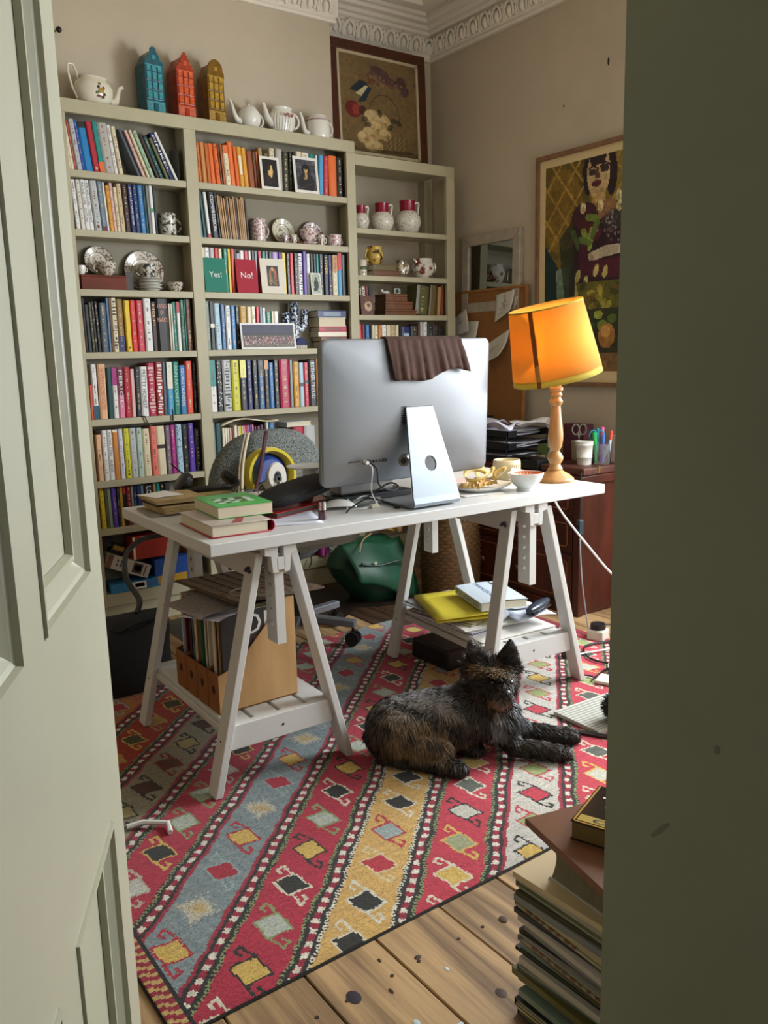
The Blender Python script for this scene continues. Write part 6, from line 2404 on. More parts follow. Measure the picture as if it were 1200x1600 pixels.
# under and beside the computer
t = thing('silver_drive_case', 'long silver box standing under the computer', 'box', (1.53, 2.25, z0))
mb = MB()
mb.box((1.425, 2.215, z0 + .024), (1.635, 2.285, z0 + .078), mat('silver_box', '#a9a9a6', .4, metal=.6))
mb.build('box_body', t, bevel=.008)
mb = MB()
mb.box((1.40, 2.2, z0), (1.70, 2.36, z0 + .022), mat('dark_grey_case', '#3c3f44', .35, metal=.3))
single(mb, 'closed_laptop', 'dark closed laptop lying under the silver box', 'laptop', (1.55, 2.28, z0), local=False, bevel=.004)
mb = MB()
mb.tube([(1.415, 2.135, z0 + .0125), (1.46, 2.132, z0 + .0125), (1.515, 2.13, z0 + .0125)], [.012, .012, .012], mat('grey_tube', '#6e6f6a', .4), 12)
single(mb, 'torch', 'grey cylindrical torch lying behind the computer foot', 'torch', (1.56, 2.12, z0), local=False)
t = thing('computer_mouse', 'white computer mouse beside the computer', 'mouse', (1.375, 2.15, z0), math.radians(-25))
mb = MB()
mb.grid(lambda u, v: (-.055 + .11 * u, (-.03 + .06 * v) * math.sin(PI * min(.96, max(.04, u))) ** .35, .029 * math.sin(PI * (.06 + .88 * u)) ** .6 * math.sin(PI * (.04 + .92 * v)) ** .45), 16, 12, WHITE)
mb.build('shell', t, local=True)
mb = MB()
mb.ell((.03, 0, .0255), (.004, .003, .003), GREYPAPER, 8, 6)
mb.build('scroll_ball', t, local=True)
CBK, CWH = mat('cable_black', '#15151a', .5), mat('cable_white', '#d9d9d5', .5)


def cable(label, pts, r, m, name='cable', parent=None):
    """smooth cable through the given points"""
    P = [Vector(p) for p in pts]
    out = []
    for i in range(len(P) - 1):
        a, b, c_, d_ = P[max(0, i - 1)], P[i], P[i + 1], P[min(len(P) - 1, i + 2)]
        for k in range(6):
            s = k / 6
            out.append(.5 * ((2 * b) + (c_ - a) * s + (2 * a - 5 * b + 4 * c_ - d_) * s * s + (3 * b - a - 3 * c_ + d_) * s ** 3))
    out.append(P[-1])
    mb = MB()
    mb.tube(out, r, m, 6)
    if parent is not None:
        return mb.build(name, parent)
    return single(mb, name, label, 'cable', tuple(P[0]), local=False)


cable('black cable looping from the back of the computer onto the desk', [(1.415, 2.035, .868), (1.43, 2.02, .85), (1.445, 2.03, .80), (1.50, 2.04, .775), (1.53, 2.05, .785), (1.50, 2.06, .795), (1.43, 2.07, .76), (1.37, 2.07, .735), (1.345, 2.06, z0 + .004)], .0028, CBK)
cable('thin white cable hanging from the back of the computer', [(1.408, 2.035, .868), (1.415, 2.02, .85), (1.43, 2.05, .78), (1.46, 2.06, .735), (1.47, 2.05, z0 + .003)], .0018, CWH)
cable('white cable coiled on the desk beside the mouse', [(1.47, 2.085, z0 + .003), (1.49, 2.12, .74), (1.46, 2.14, .75), (1.40, 2.13, .73), (1.38, 2.10, z0 + .004), (1.42, 2.08, z0 + .003), (1.47, 2.10, z0 + .004)], .0022, CWH)
cable('black cable running under the computer towards its foot', [(1.42, 2.20, z0 + .004), (1.47, 2.11, .745), (1.52, 2.06, z0 + .004), (1.50, 2.03, z0 + .003), (1.512, 2.02, z0 + .003)], .0025, CBK)
for (x, m, lab) in ((1.416, CBK, 'black plug in the computer port'), (1.406, CWH, 'white plug in the computer port')):
    mb = MB()
    mb.tube([(x, 2.048, .872), (x, 2.03, .869)], .006, m, 8)
    single(mb, 'cable_plug', lab, 'plug', (x, 2.04, .87), local=False)
mb = MB()
mb.box((1.448, 2.075, z0), (1.475, 2.092, z0 + .011), mat('ivory_plastic', '#cfcab2', .5))
single(mb, 'usb_plug', 'small ivory plug lying on the desk by the torch', 'plug', (1.46, 2.08, z0), local=False, bevel=.002)
t = thing('nail_varnish', 'small bottle of dark red nail varnish with a silver cap', 'bottle', (1.245, 2.035, z0))
mb = MB()
mb.lathe([(.001, 0), (.0115, 0), (.0125, .003), (.0125, .026), (.009, .029)], mat('varnish_red', '#45101a', .1, coat=.6), n=18)
mb.build('glass', t, local=True)
mb = MB()
mb.lathe([(.0122, .0285), (.0122, .052), (.001, .052)], mat('silver_cap', '#c9c9cc', .15, metal=1), n=18)
mb.build('cap', t, local=True)

# books and papers at the left
RED = cover('crimson')
ZL = ZD
t = thing('hardback_book', 'thick hardback with a dark red edge under the green book', 'book', (.985, 2.125, z0), math.radians(-4))
mb = MB()
mb.prism([(-.085, -.125), (.07, -.125), (.078, -.11), (.078, .11), (.07, .125), (-.085, .125)], .003, .031, LEAF)
mb.build('page_block', t, local=True)
mb = MB()
COVERW = mat('pale_jacket', '#b9aca2', .4)
mb.box((-.09, -.13, 0), (.08, .13, .003), RED)
mb.box((-.09, -.13, .031), (.08, .13, .034), COVERW)
mb.loft([[Vector((.076 + r * math.cos(a), y, .017 + r * 1.15 * math.sin(a))) for r, a in [(.0148, q * PI / 12 - PI / 2) for q in range(13)] + [(.0125, PI / 2 - q * PI / 12) for q in range(13)]] for y in (-.13, .13)], RED)
mb.build('cover', t, local=True, bevel=.001, segs=1)
mb = MB()
mb.prism([(-.03, -.12), (.0, -.12), (.03, -.06), (.02, -.04)], .0342, .0348, mat('jacket_red_print', '#8f1f2c', .4))
mb.build('jacket_print', t, local=True)
t = thing('green_book', 'bright green paperback with black and white lettering lying on the hardback', 'book', (1.03, 2.17, z0 + .0352), math.radians(-6))
mb = MB()
mb.box((-.078, -.105, .001), (.078, .105, .031), LEAF)
mb.build('page_block', t, local=True)
mb = MB()
GRN = mat('green_cover', '#25b03c', .3)
mb.box((-.08, -.107, .031), (.08, .107, .0322), GRN)
mb.box((-.08, -.107, 0), (.08, .107, .001), GRN)
mb.build('cover', t, local=True)
mb = MB()
for k in range(4):
    x = -.055
    for q in range(7):
        w_ = random.uniform(.01, .022)
        if x + w_ > .06:
            break
        mb.box((x, -.02 + k * .022 - .03, .0322), (x + w_, -.02 + k * .022 - .016, .0326), [cover('white'), cover('black'), cover('white'), cover('maroon')][(k + q) % 4])
        x += w_ + .004
mb.build('cover_lettering', t, local=True)['kind'] = 'stuff'
OLD = mat('old_paper', '#b39a6c', .85, var=.15, scale=30)
GREYCARD = mat('grey_card', '#9a9084', .7)
for k, (x0, x1, y0, y1, z_, h_, m, lab, rz) in enumerate(((.885, 1.06, 2.40, 2.57, 0, .006, GREYCARD, 'grey folder at the bottom of the pile of old booklets', -.1), (.91, 1.07, 2.395, 2.55, .0065, .022, OLD, 'yellowed booklet on the grey folder', .05), (.90, 1.06, 2.41, 2.57, .034, .014, OLD, 'yellowed booklet on top of the pile at the desk corner', -.05), (1.06, 1.22, 2.50, 2.64, 0, .022, mat('olive_paper', '#c0ad72', .8), 'cream papers under the headphones', .0))):
    mb = MB()
    n = max(1, int(h_ / .006))
    cx, cy = (x0 + x1) / 2, (y0 + y1) / 2
    for q in range(n):
        e = .003 * math.sin(q * 2.1 + k)
        mb.box((x0 - cx + e, y0 - cy - e, q * h_ / n), (x1 - cx + e, y1 - cy - e, (q + 1) * h_ / n - .0004), m)
    single(mb, 'old_booklet', lab, 'booklet', (cx, cy, z0 + z_), rz, local=True, bevel=.0006, segs=1)
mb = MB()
mb.box((.90, 2.42, z0 + .0285), (1.05, 2.55, z0 + .0338), mat('shadow_card', '#3a2a20', .8))  # dark slab standing in for the shadow gap between the booklets
single(mb, 'notebook', 'dark slab painted as the shadow between the old booklets', 'notebook', (.98, 2.48, z0 + .0285), local=False)
sheet('paper_sheet', 'white sheet on top of the old booklets', 'papers', .90, 1.0, 2.46, 2.57, z0 + .0485, PAPER, .001, .2)
sheet('paper_sheet', 'bluish white sheet under the red notebook', 'papers', 1.06, 1.27, 2.02, 2.26, z0, mat('blueish_paper', '#cdd2df', .8), .0008, -.35)
t = thing('red_notebook', 'red and black notebook under the black case', 'notebook', (1.222, 2.235, z0 + .0006), math.radians(20))
mb = MB()
mb.box((-.105, -.075, .003), (.105, .075, .014), mat('charcoal_pages', '#4a3a34', .8))
mb.build('page_block', t, local=True)
mb = MB()
RN = mat('notebook_red', '#a32220', .4)
for z_ in (0, .014):
    mb.box((-.108, -.078, z_), (.108, .078, z_ + .003), RN)
mb.build('cover', t, local=True, bevel=.001, segs=1)
mb = MB()
mb.prism([(-.03, 0), (.045, 0), (-.02, .036)], -.03, .03, mat('tan_leather', '#8a5230', .5), 'y')
single(mb, 'leather_wedge', 'tan leather triangular case on the red notebook', 'case', (1.335, 2.245, z0 + .0185), math.radians(20), bevel=.003)
t = thing('black_case', 'soft black zipped case resting on the red notebook', 'case', (1.268, 2.212, z0 + .0185), math.radians(16))
CASE = mat('black_fabric', '#17171a', .75, bump=.15, bscale=120)
mb = MB()
rings = []
for k in range(11):
    u = -1 + 2 * k / 10
    s = (1 - abs(u) ** 3.5) ** .5 if abs(u) < 1 else .05
    s = max(s, .12)
    rings.append([Vector((u * .155, .07 * s * math.cos(a), .044 + .018 * u + (.0 + .031 * s) * math.sin(a))) for a in np.linspace(0, 2 * PI, 16, endpoint=False)])
mb.loft(rings, CASE)
mb.build('case_body', t, local=True)
zp = MB()
zp.tube([(u * .157, -.0705 * max(.12, (1 - abs(u) ** 3.5)) ** .5, .045 + .018 * u) for u in np.linspace(-.97, .97, 18)], .0018, BLACK, 6)
zp.build('zip', t, local=True)
t = vessel('mug', 'white mug with a black handle behind the black case', 'mug', (1.455, 2.42, z0), [(.036, 0), (.038, .004), (.040, .09)], BOWLW)
handle(t, arc(.038, .045, .026, .032, -80, 80, y=-.012), .006, BLACK)
mb = MB()
mb.lathe([(.001, 0), (.05, .002), (.07, .01), (.071, .012), (.05, .005), (.001, .003)], BOWLW, n=28)
single(mb, 'saucer', 'white saucer lying on top of the mug', 'saucer', (1.43, 2.42, z0 + .0915), 0)
t = thing('headphones', 'black over ear headphones lying on papers at the back of the desk', 'headphones', (1.15, 2.60, z0 + .0225), math.radians(-8))
HP = mat('headphone_black', '#19191b', .35)
mb = MB()
mb.tube([(.085 * math.cos(a), -.085 * math.sin(a) * .75, .012 + .012 * math.sin(a)) for a in np.linspace(0, PI, 18)], [.011] * 18, HP, 8)
mb.build('headband', t, local=True)
for s in (-1, 1):
    mb = MB()
    mb.lathe([(.001, -.014), (.03, -.014), (.038, -.006), (.038, .01), (.03, .018), (.001, .02)], HP, n=20, M=Matrix.Translation((s * .078, .01, .038)) @ Matrix.Rotation(s * .9, 4, 'Y') @ Matrix.Diagonal((1, 1.15, 1, 1)))
    mb.build('ear_cup', t, local=True)
cable('short black rod of the headphones pointing up to the shelf', [(1.12, 2.64, .775), (1.09, 2.68, .81), (1.065, 2.70, .84)], .0025, HP, 'boom_microphone', t)
t = thing('glasses', 'wire framed glasses lying on the desk by the black case', 'glasses', (1.335, 2.51, z0), math.radians(10))
GW = mat('glasses_wire', '#c4bfae', .25, metal=.8)
for s in (-1, 1):
    mb = MB()
    mb.tube([(s * .033 + .025 * math.cos(a), -.004, .026 + .021 * math.sin(a)) for a in np.linspace(0, 2 * PI, 21)], .0013, GW, 6, False)
    mb.build('rim', t, local=True)
    mb = MB()
    mb.tube([(s * .058, -.004, .03), (s * .062, .01, .031), (s * .06, .11, .02), (s * .058, .13, .004)], .0013, GW, 6)
    mb.build('temple', t, local=True)
mb = MB()
mb.tube([(-.009, -.004, .03), (0, -.006, .034), (.009, -.004, .03)], .0013, GW, 6)
mb.build('bridge', t, local=True)
sheet('paper_sheet', 'white paper lying behind the glasses', 'papers', 1.30, 1.5, 2.46, 2.62, z0, PAPER, .0008, .1)
cable('white lamp flex hanging from the desk to the floor at the right', [(2.25, 2.17, .7255), (2.325, 2.19, .7262), (2.350, 2.20, .705), (2.375, 2.17, .60), (2.42, 2.06, .46), (2.50, 1.98, .33), (2.66, 1.88, .18), (2.9, 1.8, .06), (3.2, 1.75, .02)], .0045, CWH, 'flex')

# ---------------------------------------------------------------- magazine files on the left trestle
PLY = mat('birch_ply', '#c39a68', .5, var=.15, scale=10, stretch=(1, 1, .2))
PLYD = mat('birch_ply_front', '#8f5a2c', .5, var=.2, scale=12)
ZT = .1948
MAGC = ['cream', 'white', 'black', 'light grey', 'dark brown', 'ivory', 'slate grey', 'beige', 'white', 'charcoal', 'tan', 'pale blue', 'cream', 'dark green', 'white', 'maroon']
place = ['nearest', 'second', 'third', 'farthest']
for i in range(4):
    y0 = 2.082 + i * .0775
    t = thing('magazine_file', f'birch plywood magazine file, {place[i]} of the four from the front of the trestle', 'file', (1.03, y0 + .037, ZT), 0, 'plywood magazine files')
    x0, x1, w = .915, 1.165, .074
    for yy in (y0, y0 + w - .004):
        mb = MB()
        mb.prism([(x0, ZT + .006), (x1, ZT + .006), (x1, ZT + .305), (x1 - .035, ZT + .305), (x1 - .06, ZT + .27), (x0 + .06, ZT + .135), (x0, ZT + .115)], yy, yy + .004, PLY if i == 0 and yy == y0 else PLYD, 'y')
        mb.build('side_panel', t)
    mb = MB()
    mb.box((x0, y0 + .004, ZT), (x0 + .004, y0 + w - .004, ZT + .115), PLYD)
    fp = mb.build('front_panel', t)
    hb = MB()
    hb.lathe([(.009, 0), (.009, .0008)], DARKP, n=14, M=Matrix.Translation((x0, y0 + w / 2, ZT + .065)) @ Matrix.Rotation(-PI / 2, 4, 'Y') @ Matrix.Diagonal((1.5, 1, 1, 1)))
    hb.build('finger_hole', fp)
    mb = MB()
    mb.box((x1 - .004, y0 + .004, ZT), (x1, y0 + w - .004, ZT + .305), PLYD)
    mb.box((x0 + .004, y0 + .004, ZT), (x1 - .004, y0 + w - .004, ZT + .005), PLYD)
    mb.build('back_panel', t)
    yy = y0 + .006
    k = 0
    while yy < y0 + w - .018:
        th = random.choice((.006, .008, .012, .009))
        if i == 0 and k == 0:
            th = .008
        h = random.uniform(.255, .292)
        xx = x0 + .012 + random.uniform(0, .012)
        c_ = MAGC[(i * 5 + k * 3 + k * k) % len(MAGC)] if (i or k) else 'charcoal'
        mb = MB()
        mb.box((xx, yy, ZT + .0052), (xx + .218, yy + th - .0005, ZT + .0052 + h), LEAF)
        o = single(mb, 'magazine', f'{c_} magazine, {NUM[k]} from the front in the {place[i]} plywood file', 'magazine', (xx, yy, ZT + .0052), local=False, group='magazines in the plywood files')
        mb = MB()
        for q in (yy - .0003, yy + th - .0007):
            mb.box((xx - .001, q, ZT + .0052), (xx + .2185, q + .0006, ZT + .0055 + h), cover(c_))
        mb.box((xx - .001, yy, ZT + .0052), (xx, yy + th - .0005, ZT + .0055 + h), cover(c_))
        mb.build('cover', o)
        if i == 0 and k == 0:
            mb = MB()
            letter(mb, 'OM', cover('white'), (xx + .062, yy - .0003, ZT + h - .066), (1, 0, 0), (0, 0, 1), .125, .062)
            mb.box((xx + .10, yy - .0009, ZT + h - .10), (xx + .17, yy - .0004, ZT + h - .075), cover('orange red'))
            mb.box((xx + .11, yy - .0009, ZT + h - .125), (xx + .19, yy - .0004, ZT + h - .106), cover('lemon'))
            mb.build('cover_print', o)['kind'] = 'stuff'
        yy += th + .0012
        k += 1
ZM = .509
c = Canvas(90, 60, '#8f7a66')
for k in range(9):
    c.line((-.05, k / 8), (1.05, k / 8), .008, '#46362b')
for k in range(5):
    c.line((k / 4, -.1), (k / 4, 1.1), .006, '#8a7663')
c.noise(.08, (20, 60))
M = Matrix.Translation((1.10, 2.235, ZM)) @ Matrix.Rotation(.10, 4, 'Z') @ Matrix.Rotation(math.radians(3), 4, 'Y')
t = thing('woven_mat', 'brown gridded woven mat lying across the magazine files', 'mat', M=M)
mb = MB()
mb.box((-.155, -.17, 0), (.155, .17, .006), mat('mat_brown', '#5f4c3e', .85))
mb.build('mat_body', t, local=True)
print_plane('printed_face', c, (-.155, -.17, .0063), (0, .34, 0), (.31, 0, 0), attr_mat('woven_print', .85), t)
cable('pale string with a toggle lying on the woven mat', [(1.16, 2.12, .518), (1.07, 2.17, .523), (1.00, 2.15, .527), (.985, 2.10, .528), (1.02, 2.07, .526), (1.10, 2.06, .522)], .002, mat('string', '#a39378', .8), 'string')
sheet('newspaper', 'folded grey newsprint sheet hanging over the magazines', 'newspaper', .86, 1.02, 2.09, 2.30, .482, mat('newsprint', '#9c918b', .85, var=.2, scale=90), .004, .12, slope=.014)
sheet('newspaper', 'grey newsprint corner under the folded sheet', 'newspaper', .872, 1.0, 2.07, 2.2, .4775, GREYPAPER, .002, .5)

# ---------------------------------------------------------------- papers on the right trestle
zz = ZT
labs = ['loose white papers at the bottom of the pile on the right trestle', 'grey papers, second layer of the trestle pile', 'white papers, third layer of the trestle pile', 'cream papers, fourth layer of the trestle pile', 'grey folder under the yellow folder']
for k, (x0, x1, y0, y1, h, m, rz) in enumerate(((1.89, 2.22, 2.02, 2.50, .012, PAPER, -.09), (1.88, 2.12, 2.12, 2.48, .012, GREYPAPER, .02), (1.90, 2.15, 2.10, 2.50, .010, PAPER, -.15), (1.89, 2.12, 2.16, 2.46, .010, mat('cream_paper', '#cfc6ac', .8), .12), (1.87, 2.10, 2.18, 2.49, .012, mat('folder_grey', '#8d8d90', .7), .0))):
    mb = MB()
    cx, cy = (x0 + x1) / 2, (y0 + y1) / 2
    for q in range(4):
        e, e2 = random.uniform(-.012, .012), random.uniform(-.012, .012)
        mb.box((x0 - cx + e, y0 - cy + e2, q * h / 4), (x1 - cx + e, y1 - cy + e2, (q + 1) * h / 4 - .0006), m)
    single(mb, 'paper_pile', labs[k], 'papers', (cx, cy, zz), rz)
    zz += h
YELF = mat('yellow_folder', '#e0cd3c', .6)
t = thing('yellow_folder', 'bright yellow folder on the pile of papers', 'folder', (1.975, 2.30, zz), -.42)
mb = MB()
mb.grid(lambda u, v: (-.12 + .24 * u, -.17 + .34 * v, .010 + .012 * u + .003 * math.sin(v * 4)), 6, 6, YELF)
mb.build('front_sheet', t, local=True, solid=.0015)
mb = MB()
mb.grid(lambda u, v: (-.12 + .24 * u, -.168 + .336 * v, .001 + .003 * u), 6, 6, YELF)
mb.build('back_sheet', t, local=True, solid=.0015)
t = thing('white_book', 'white soft book with black lettering lying on the yellow folder', 'book', (2.075, 2.22, zz + .0285), -.34)
WB = mat('white_book_cover', '#cdd8e0', .35)
mb = MB()
mb.box((-.085, -.125, .001), (.085, .125, .027), LEAF)
mb.build('page_block', t, local=True)
mb = MB()
mb.grid(lambda u, v: (-.088 + .178 * u, -.128 + .256 * v, .029 + .004 * math.sin(u * PI)), 8, 2, WB)
mb.box((-.089, -.128, 0), (.088, .128, .0012), WB)
mb.box((-.0905, -.128, 0), (-.088, .128, .029), WB)
mb.build('cover', t, local=True)
mb = MB()
letter(mb, 'BIT', cover('black'), (.075, .02, .0338), (0, 1, 0), (-1, 0, 0), .10, .035)
letter(mb, 'MANTJUIN', cover('denim blue'), (-.03, .11, .0338), (0, -1, 0), (1, 0, 0), .19, .022)
letter(mb, 'BIOF HUNTERS', cover('black'), (-.0906, .12, .006), (0, -1, 0), (0, 0, 1), .22, .018)
mb.build('cover_lettering', t, local=True)['kind'] = 'stuff'
t = thing('white_folder', 'thin white booklet under the white book at its right', 'booklet', (2.185, 2.235, zz + .001), -.35)
mb = MB()
mb.box((-.035, -.11, 0), (.04, .11, .010), PAPER)
mb.build('booklet_body', t, local=True)
t = thing('rolled_paper', 'rolled newspaper lying in front of the yellow folder', 'paper roll', (1.965, 2.06, zz + .016), .5)
mb = MB()
mb.tube([(-.06, 0, 0), (.07, 0, 0)], .015, mat('newsprint2', '#9a9da6', .8, var=.2, scale=80), 12)
mb.build('roll', t, local=True)
t = thing('stapler', 'dark blue grey stapler lying on white papers', 'stapler', (2.16, 2.06, zz + .006), .35)
STP = mat('stapler_blue', '#2c3440', .3)
mb = MB()
rings = []
for k in range(9):
    u = k / 8
    w_, h_ = .022 * math.sin(PI * (.12 + .8 * u)) ** .5, .034 * math.sin(PI * (.15 + .7 * u)) ** .6
    rings.append([Vector((-.08 + .16 * u, w_ * math.cos(a), .02 + h_ / 2 * math.sin(a))) for a in np.linspace(0, 2 * PI, 12, endpoint=False)])
mb.loft(rings, STP)
mb.build('stapler_top', t, local=True)
mb = MB()
mb.box((-.07, -.017, 0), (.08, .017, .008), BLACK)
mb.build('stapler_base', t, local=True, bevel=.003)
sheet('paper_sheet', 'bluish white sheets drooping at the right of the paper pile', 'papers', 2.06, 2.225, 2.03, 2.24, zz - .010, mat('blueish_paper', '#cdd2df', .8), .006, -.1, ph=2)
mb = MB()
mb.box((1.93, 2.30, .0085), (2.10, 2.52, .085), BLACK)
single(mb, 'black_box', 'low black box on the floor behind the right trestle shelf', 'box', (2.02, 2.49, 0), local=False, bevel=.008)

# ---------------------------------------------------------------- office chair with its tweed back
chair = thing('office_chair', 'office chair with a grey tweed back and a blue and yellow eye cushion shape', 'chair', (1.68, 2.98, 0))
chair.location.z = .0068
TWEED = china('tweed', '#7f8480', '#2c2d2b', 260, .40, .62, .95)
CHROME = mat('chair_alloy', '#9aa3ad', .3, metal=.7)
mb = MB()
mb.tube([(1.68, 2.98, .085), (1.68, 2.98, .13), (1.68, 2.98, .131), (1.68, 2.98, .44)], [.05, .045, .028, .025], mat('gas_column', '#232427', .35, metal=.4), 18)
mb.build('column', chair)
a0 = math.atan2(2.78 - 2.977, 1.82 - 1.679)
for k in range(5):
    a = a0 + 2 * PI * k / 5
    d = Vector((math.cos(a), math.sin(a), 0))
    mb = MB()
    h = Vector((1.68, 2.98, .105))
    mb.bar(h + d * .03, h + d * .262 + Vector((0, 0, -.012)), .036, .03, CHROME)
    lg = mb.build('leg', chair, bevel=.004)
    cs = MB()
    cp = Vector((1.68, 2.98, 0)) + d * .25
    nrm = Vector((-d.y, d.x, 0))
    for s in (-1, 1):
        cs.tube([cp + nrm * (s * .006) + Vector((0, 0, .03)), cp + nrm * (s * .022) + Vector((0, 0, .03))], .0298, BLACK, 18)
    cs.tube([cp + Vector((0, 0, .035)), cp + Vector((0, 0, .085))], .006, BLACK, 8)
    cs.build('caster', lg)
mb = MB()
SEATG = mat('seat_grey', '#8d8b84', .7)
mb.loft([[Vector((1.65 + rx * (abs(math.cos(a)) ** .6) * (1 if math.cos(a) > 0 else -1), 2.93 + ry * (abs(math.sin(a)) ** .6) * (1 if math.sin(a) > 0 else -1), z)) for a in np.linspace(0, 2 * PI, 28, endpoint=False)] for rx, ry, z in ((.18, .17, .435), (.235, .225, .45), (.245, .235, .47), (.235, .225, .495), (.19, .18, .503))], SEATG)
mb.build('seat', chair)
mb = MB()
mb.tube([(1.66, 3.05, .455), (1.65, 3.20, .47), (1.62, 3.22, .60)], .018, BLACK, 10)
mb.build('back_post', chair)
CB = Matrix.Translation((1.655, 3.10, .60)) @ Matrix.Rotation(math.radians(-6), 4, 'X')
mb = MB()


def sup(a, n=2.7):
    c_, s_ = math.cos(a), math.sin(a)
    return (abs(c_) ** (2 / n) * (1 if c_ > 0 else -1), abs(s_) ** (2 / n) * (1 if s_ > 0 else -1))


rings = []
for k in range(13):
    u = -1 + 2 * k / 12
    s = max(.05, (1 - abs(u) ** 2.4)) ** .5
    rings.append([CB @ Vector(((.225 + .065 * s) * sup(a)[0] * (.75 + .25 * s) * (1 - .10 * max(0, sup(a)[1])), u * .055 - .03 * (1 - sup(a)[0] ** 2) + .02 * math.sin(a * 3 + u) * .3, (.24 + .045 * s) * sup(a)[1] * (.8 + .2 * s))) for a in np.linspace(0, 2 * PI, 40, endpoint=False)])
mb.loft(rings[::-1], TWEED)
mb.build('tweed_back', chair)


def halfdisc(name, r0, r1, y0, y1, m, a0=0, a1=PI, c=(0, .03), ry=1.0):
    mb = MB()
    n = 18
    A = [a0 + (a1 - a0) * i / n for i in range(n + 1)]
    rings = []
    for i, a in enumerate(A):
        p0 = Vector((c[0] + r0 * math.cos(a), 0, c[1] + r0 * math.sin(a) * ry))
        p1 = Vector((c[0] + r1 * math.cos(a), 0, c[1] + r1 * math.sin(a) * ry))
        pm = (p0 + p1) / 2
        rings.append([CB @ Vector((p0.x, y1, p0.z)), CB @ Vector((p0.x * .7 + p1.x * .3, y0, p0.z * .7 + p1.z * .3)), CB @ Vector((p0.x * .3 + p1.x * .7, y0, p0.z * .3 + p1.z * .7)), CB @ Vector((p1.x, y1, p1.z))])
    mb.loft(rings, m)
    return mb.build(name, chair)


YV, BV, WV = mat('yellow_felt', '#c9b41f', .8, sheen=.3), mat('blue_satin', '#23408c', .45), mat('white_felt', '#d4d0c4', .8)
halfdisc('yellow_rim', .086, .116, -.118, -.075, YV, -.4, PI + .5, (-.047, .100))
halfdisc('blue_iris', .0, .088, -.104, -.07, BV, -.5, PI + .5, (-.047, .100))
halfdisc('white_panel', .0, .058, -.112, -.08, WV, -1.2, PI + 1.2, (-.025, .090), 1.3)
halfdisc('pupil', .0, .021, -.119, -.09, BLACK, 0, 2 * PI, (-.025, .080))
mb = MB()
for s in (0, 1):
    mb.grid(lambda u, v: CB @ Vector((-.20 + .06 * u + .012 * v + s * .01 - .02 * math.sin(u * 3), -.094 - .012 * math.sin(u * PI) - s * .004, .02 + .262 * u)), 12, 1, mat('cream_ribbon', '#c9bda2', .8))
single(mb, 'ribbon', 'cream ribbon hanging down the left of the tweed chair back', 'ribbon', (1.47, 3.0, .62), local=False, solid=.0012)
mb = MB()
mb.grid(lambda u, v: CB @ Vector((-.170 + .105 * u + .018 * v, -.128 - .006 * math.sin(u * PI) + .036 * max(0, u - .5), -.005 + .288 * u)), 12, 1, mat('maroon_strap', '#45131f', .7))
single(mb, 'strap', 'dark maroon strap lying slantwise across the tweed chair back', 'strap', (1.53, 3.0, .62), local=False, solid=.0015)

# ---------------------------------------------------------------- lower shelves: games and bags


def carton(name, label, c_, size, cols, rz=0, ry=0, cat='box', face=None, rx=0):
    M = Matrix.Translation(c_) @ Matrix.Rotation(rz, 4, 'Z') @ Matrix.Rotation(ry, 4, 'Y') @ Matrix.Rotation(rx, 4, 'X')
    t = thing(name, label, cat, M=M)
    w, d, h = size
    mb = MB()
    mb.box((-w / 2, -d / 2, 0), (w / 2, d / 2, h), cols[0])
    mb.build('carton', t, local=True, bevel=.001, segs=1)
    mb = MB()
    for (x0, x1, z0_, z1_, m) in face or ():
        mb.box((x0 * w - w / 2, -d / 2 - .0006, z0_ * h), (x1 * w - w / 2, -d / 2, z1_ * h), m)
    if face:
        mb.build('printed_panel', t, local=True)['kind'] = 'stuff'
    return t


BL_, RD_, WH_, GD_ = mat('box_blue', '#2a7aa8', .35), mat('box_red', '#a32a1c', .4), mat('box_white', '#b9b0a2', .4), mat('box_green', '#39442c', .45)
SH8 = .1615
carton('game_box', 'flat bright blue game box with a red and white panel on the lowest shelf', (1.235, 3.715, SH8), (.22, .11, .040), [BL_], 0, 0, 'game box', [(.42, .74, .1, .9, cover('ivory')), (.5, .7, .3, .75, cover('orange red')), (.78, .97, .2, .8, cover('denim blue'))])
carton('game_box', 'white and brown game box tilted down to the right with a round burger print', (1.115, 3.70, .285), (.205, .06, .06), [WH_], 0, math.radians(24), 'game box', [(0, .12, 0, 1, cover('brown')), (.22, .25, .3, .5, cover('black')), (.3, .33, .3, .5, cover('black')), (.38, .41, .3, .5, cover('black')), (.22, .25, .6, .8, cover('black')), (.3, .33, .6, .8, cover('black')), (.38, .41, .6, .8, cover('black')), (.60, .82, .15, .9, cover('dark brown')), (.64, .79, .35, .75, cover('orange red')), (.87, .9, .1, .9, cover('brown'))])
bpy.data.objects['game_box.001'].location = (1.200, 3.69, .2485)
carton('game_box', 'dark green game box with a beige end lying above the white one', (1.275, 3.755, .226), (.095, .05, .042), [GD_], 0, math.radians(24), 'game box', [(0, .16, 0, 1, cover('beige')), (.25, .9, .2, .8, cover('dark olive'))])
carton('red_file_box', 'red card file box with cream ends behind the left trestle', (1.335, 3.725, .297), (.185, .11, .105), [RD_], 0, 0, 'box', [(.0, .06, .0, 1, cover('cream')), (.2, 1, .86, 1.0, cover('tan orange'))])
carton('game_box', 'blue game box with a yellow square lying under the red file box', (1.42, 3.72, SH8), (.17, .11, .12), [mat('box_deep_blue', '#1f4a94', .35)], 0, 0, 'game box', [(.25, .5, .5, .85, cover('mustard')), (.05, .9, .06, .36, cover('mustard'))])
carton('toy_car_box', 'dark mottled box with red print at the far left of the lowest shelf', (1.120, 3.755, .372), (.085, .06, .042), [mat('dark_box', '#241d1c', .5)], 0, .25, 'box', [(.1, .5, .1, .8, cover('crimson'))])
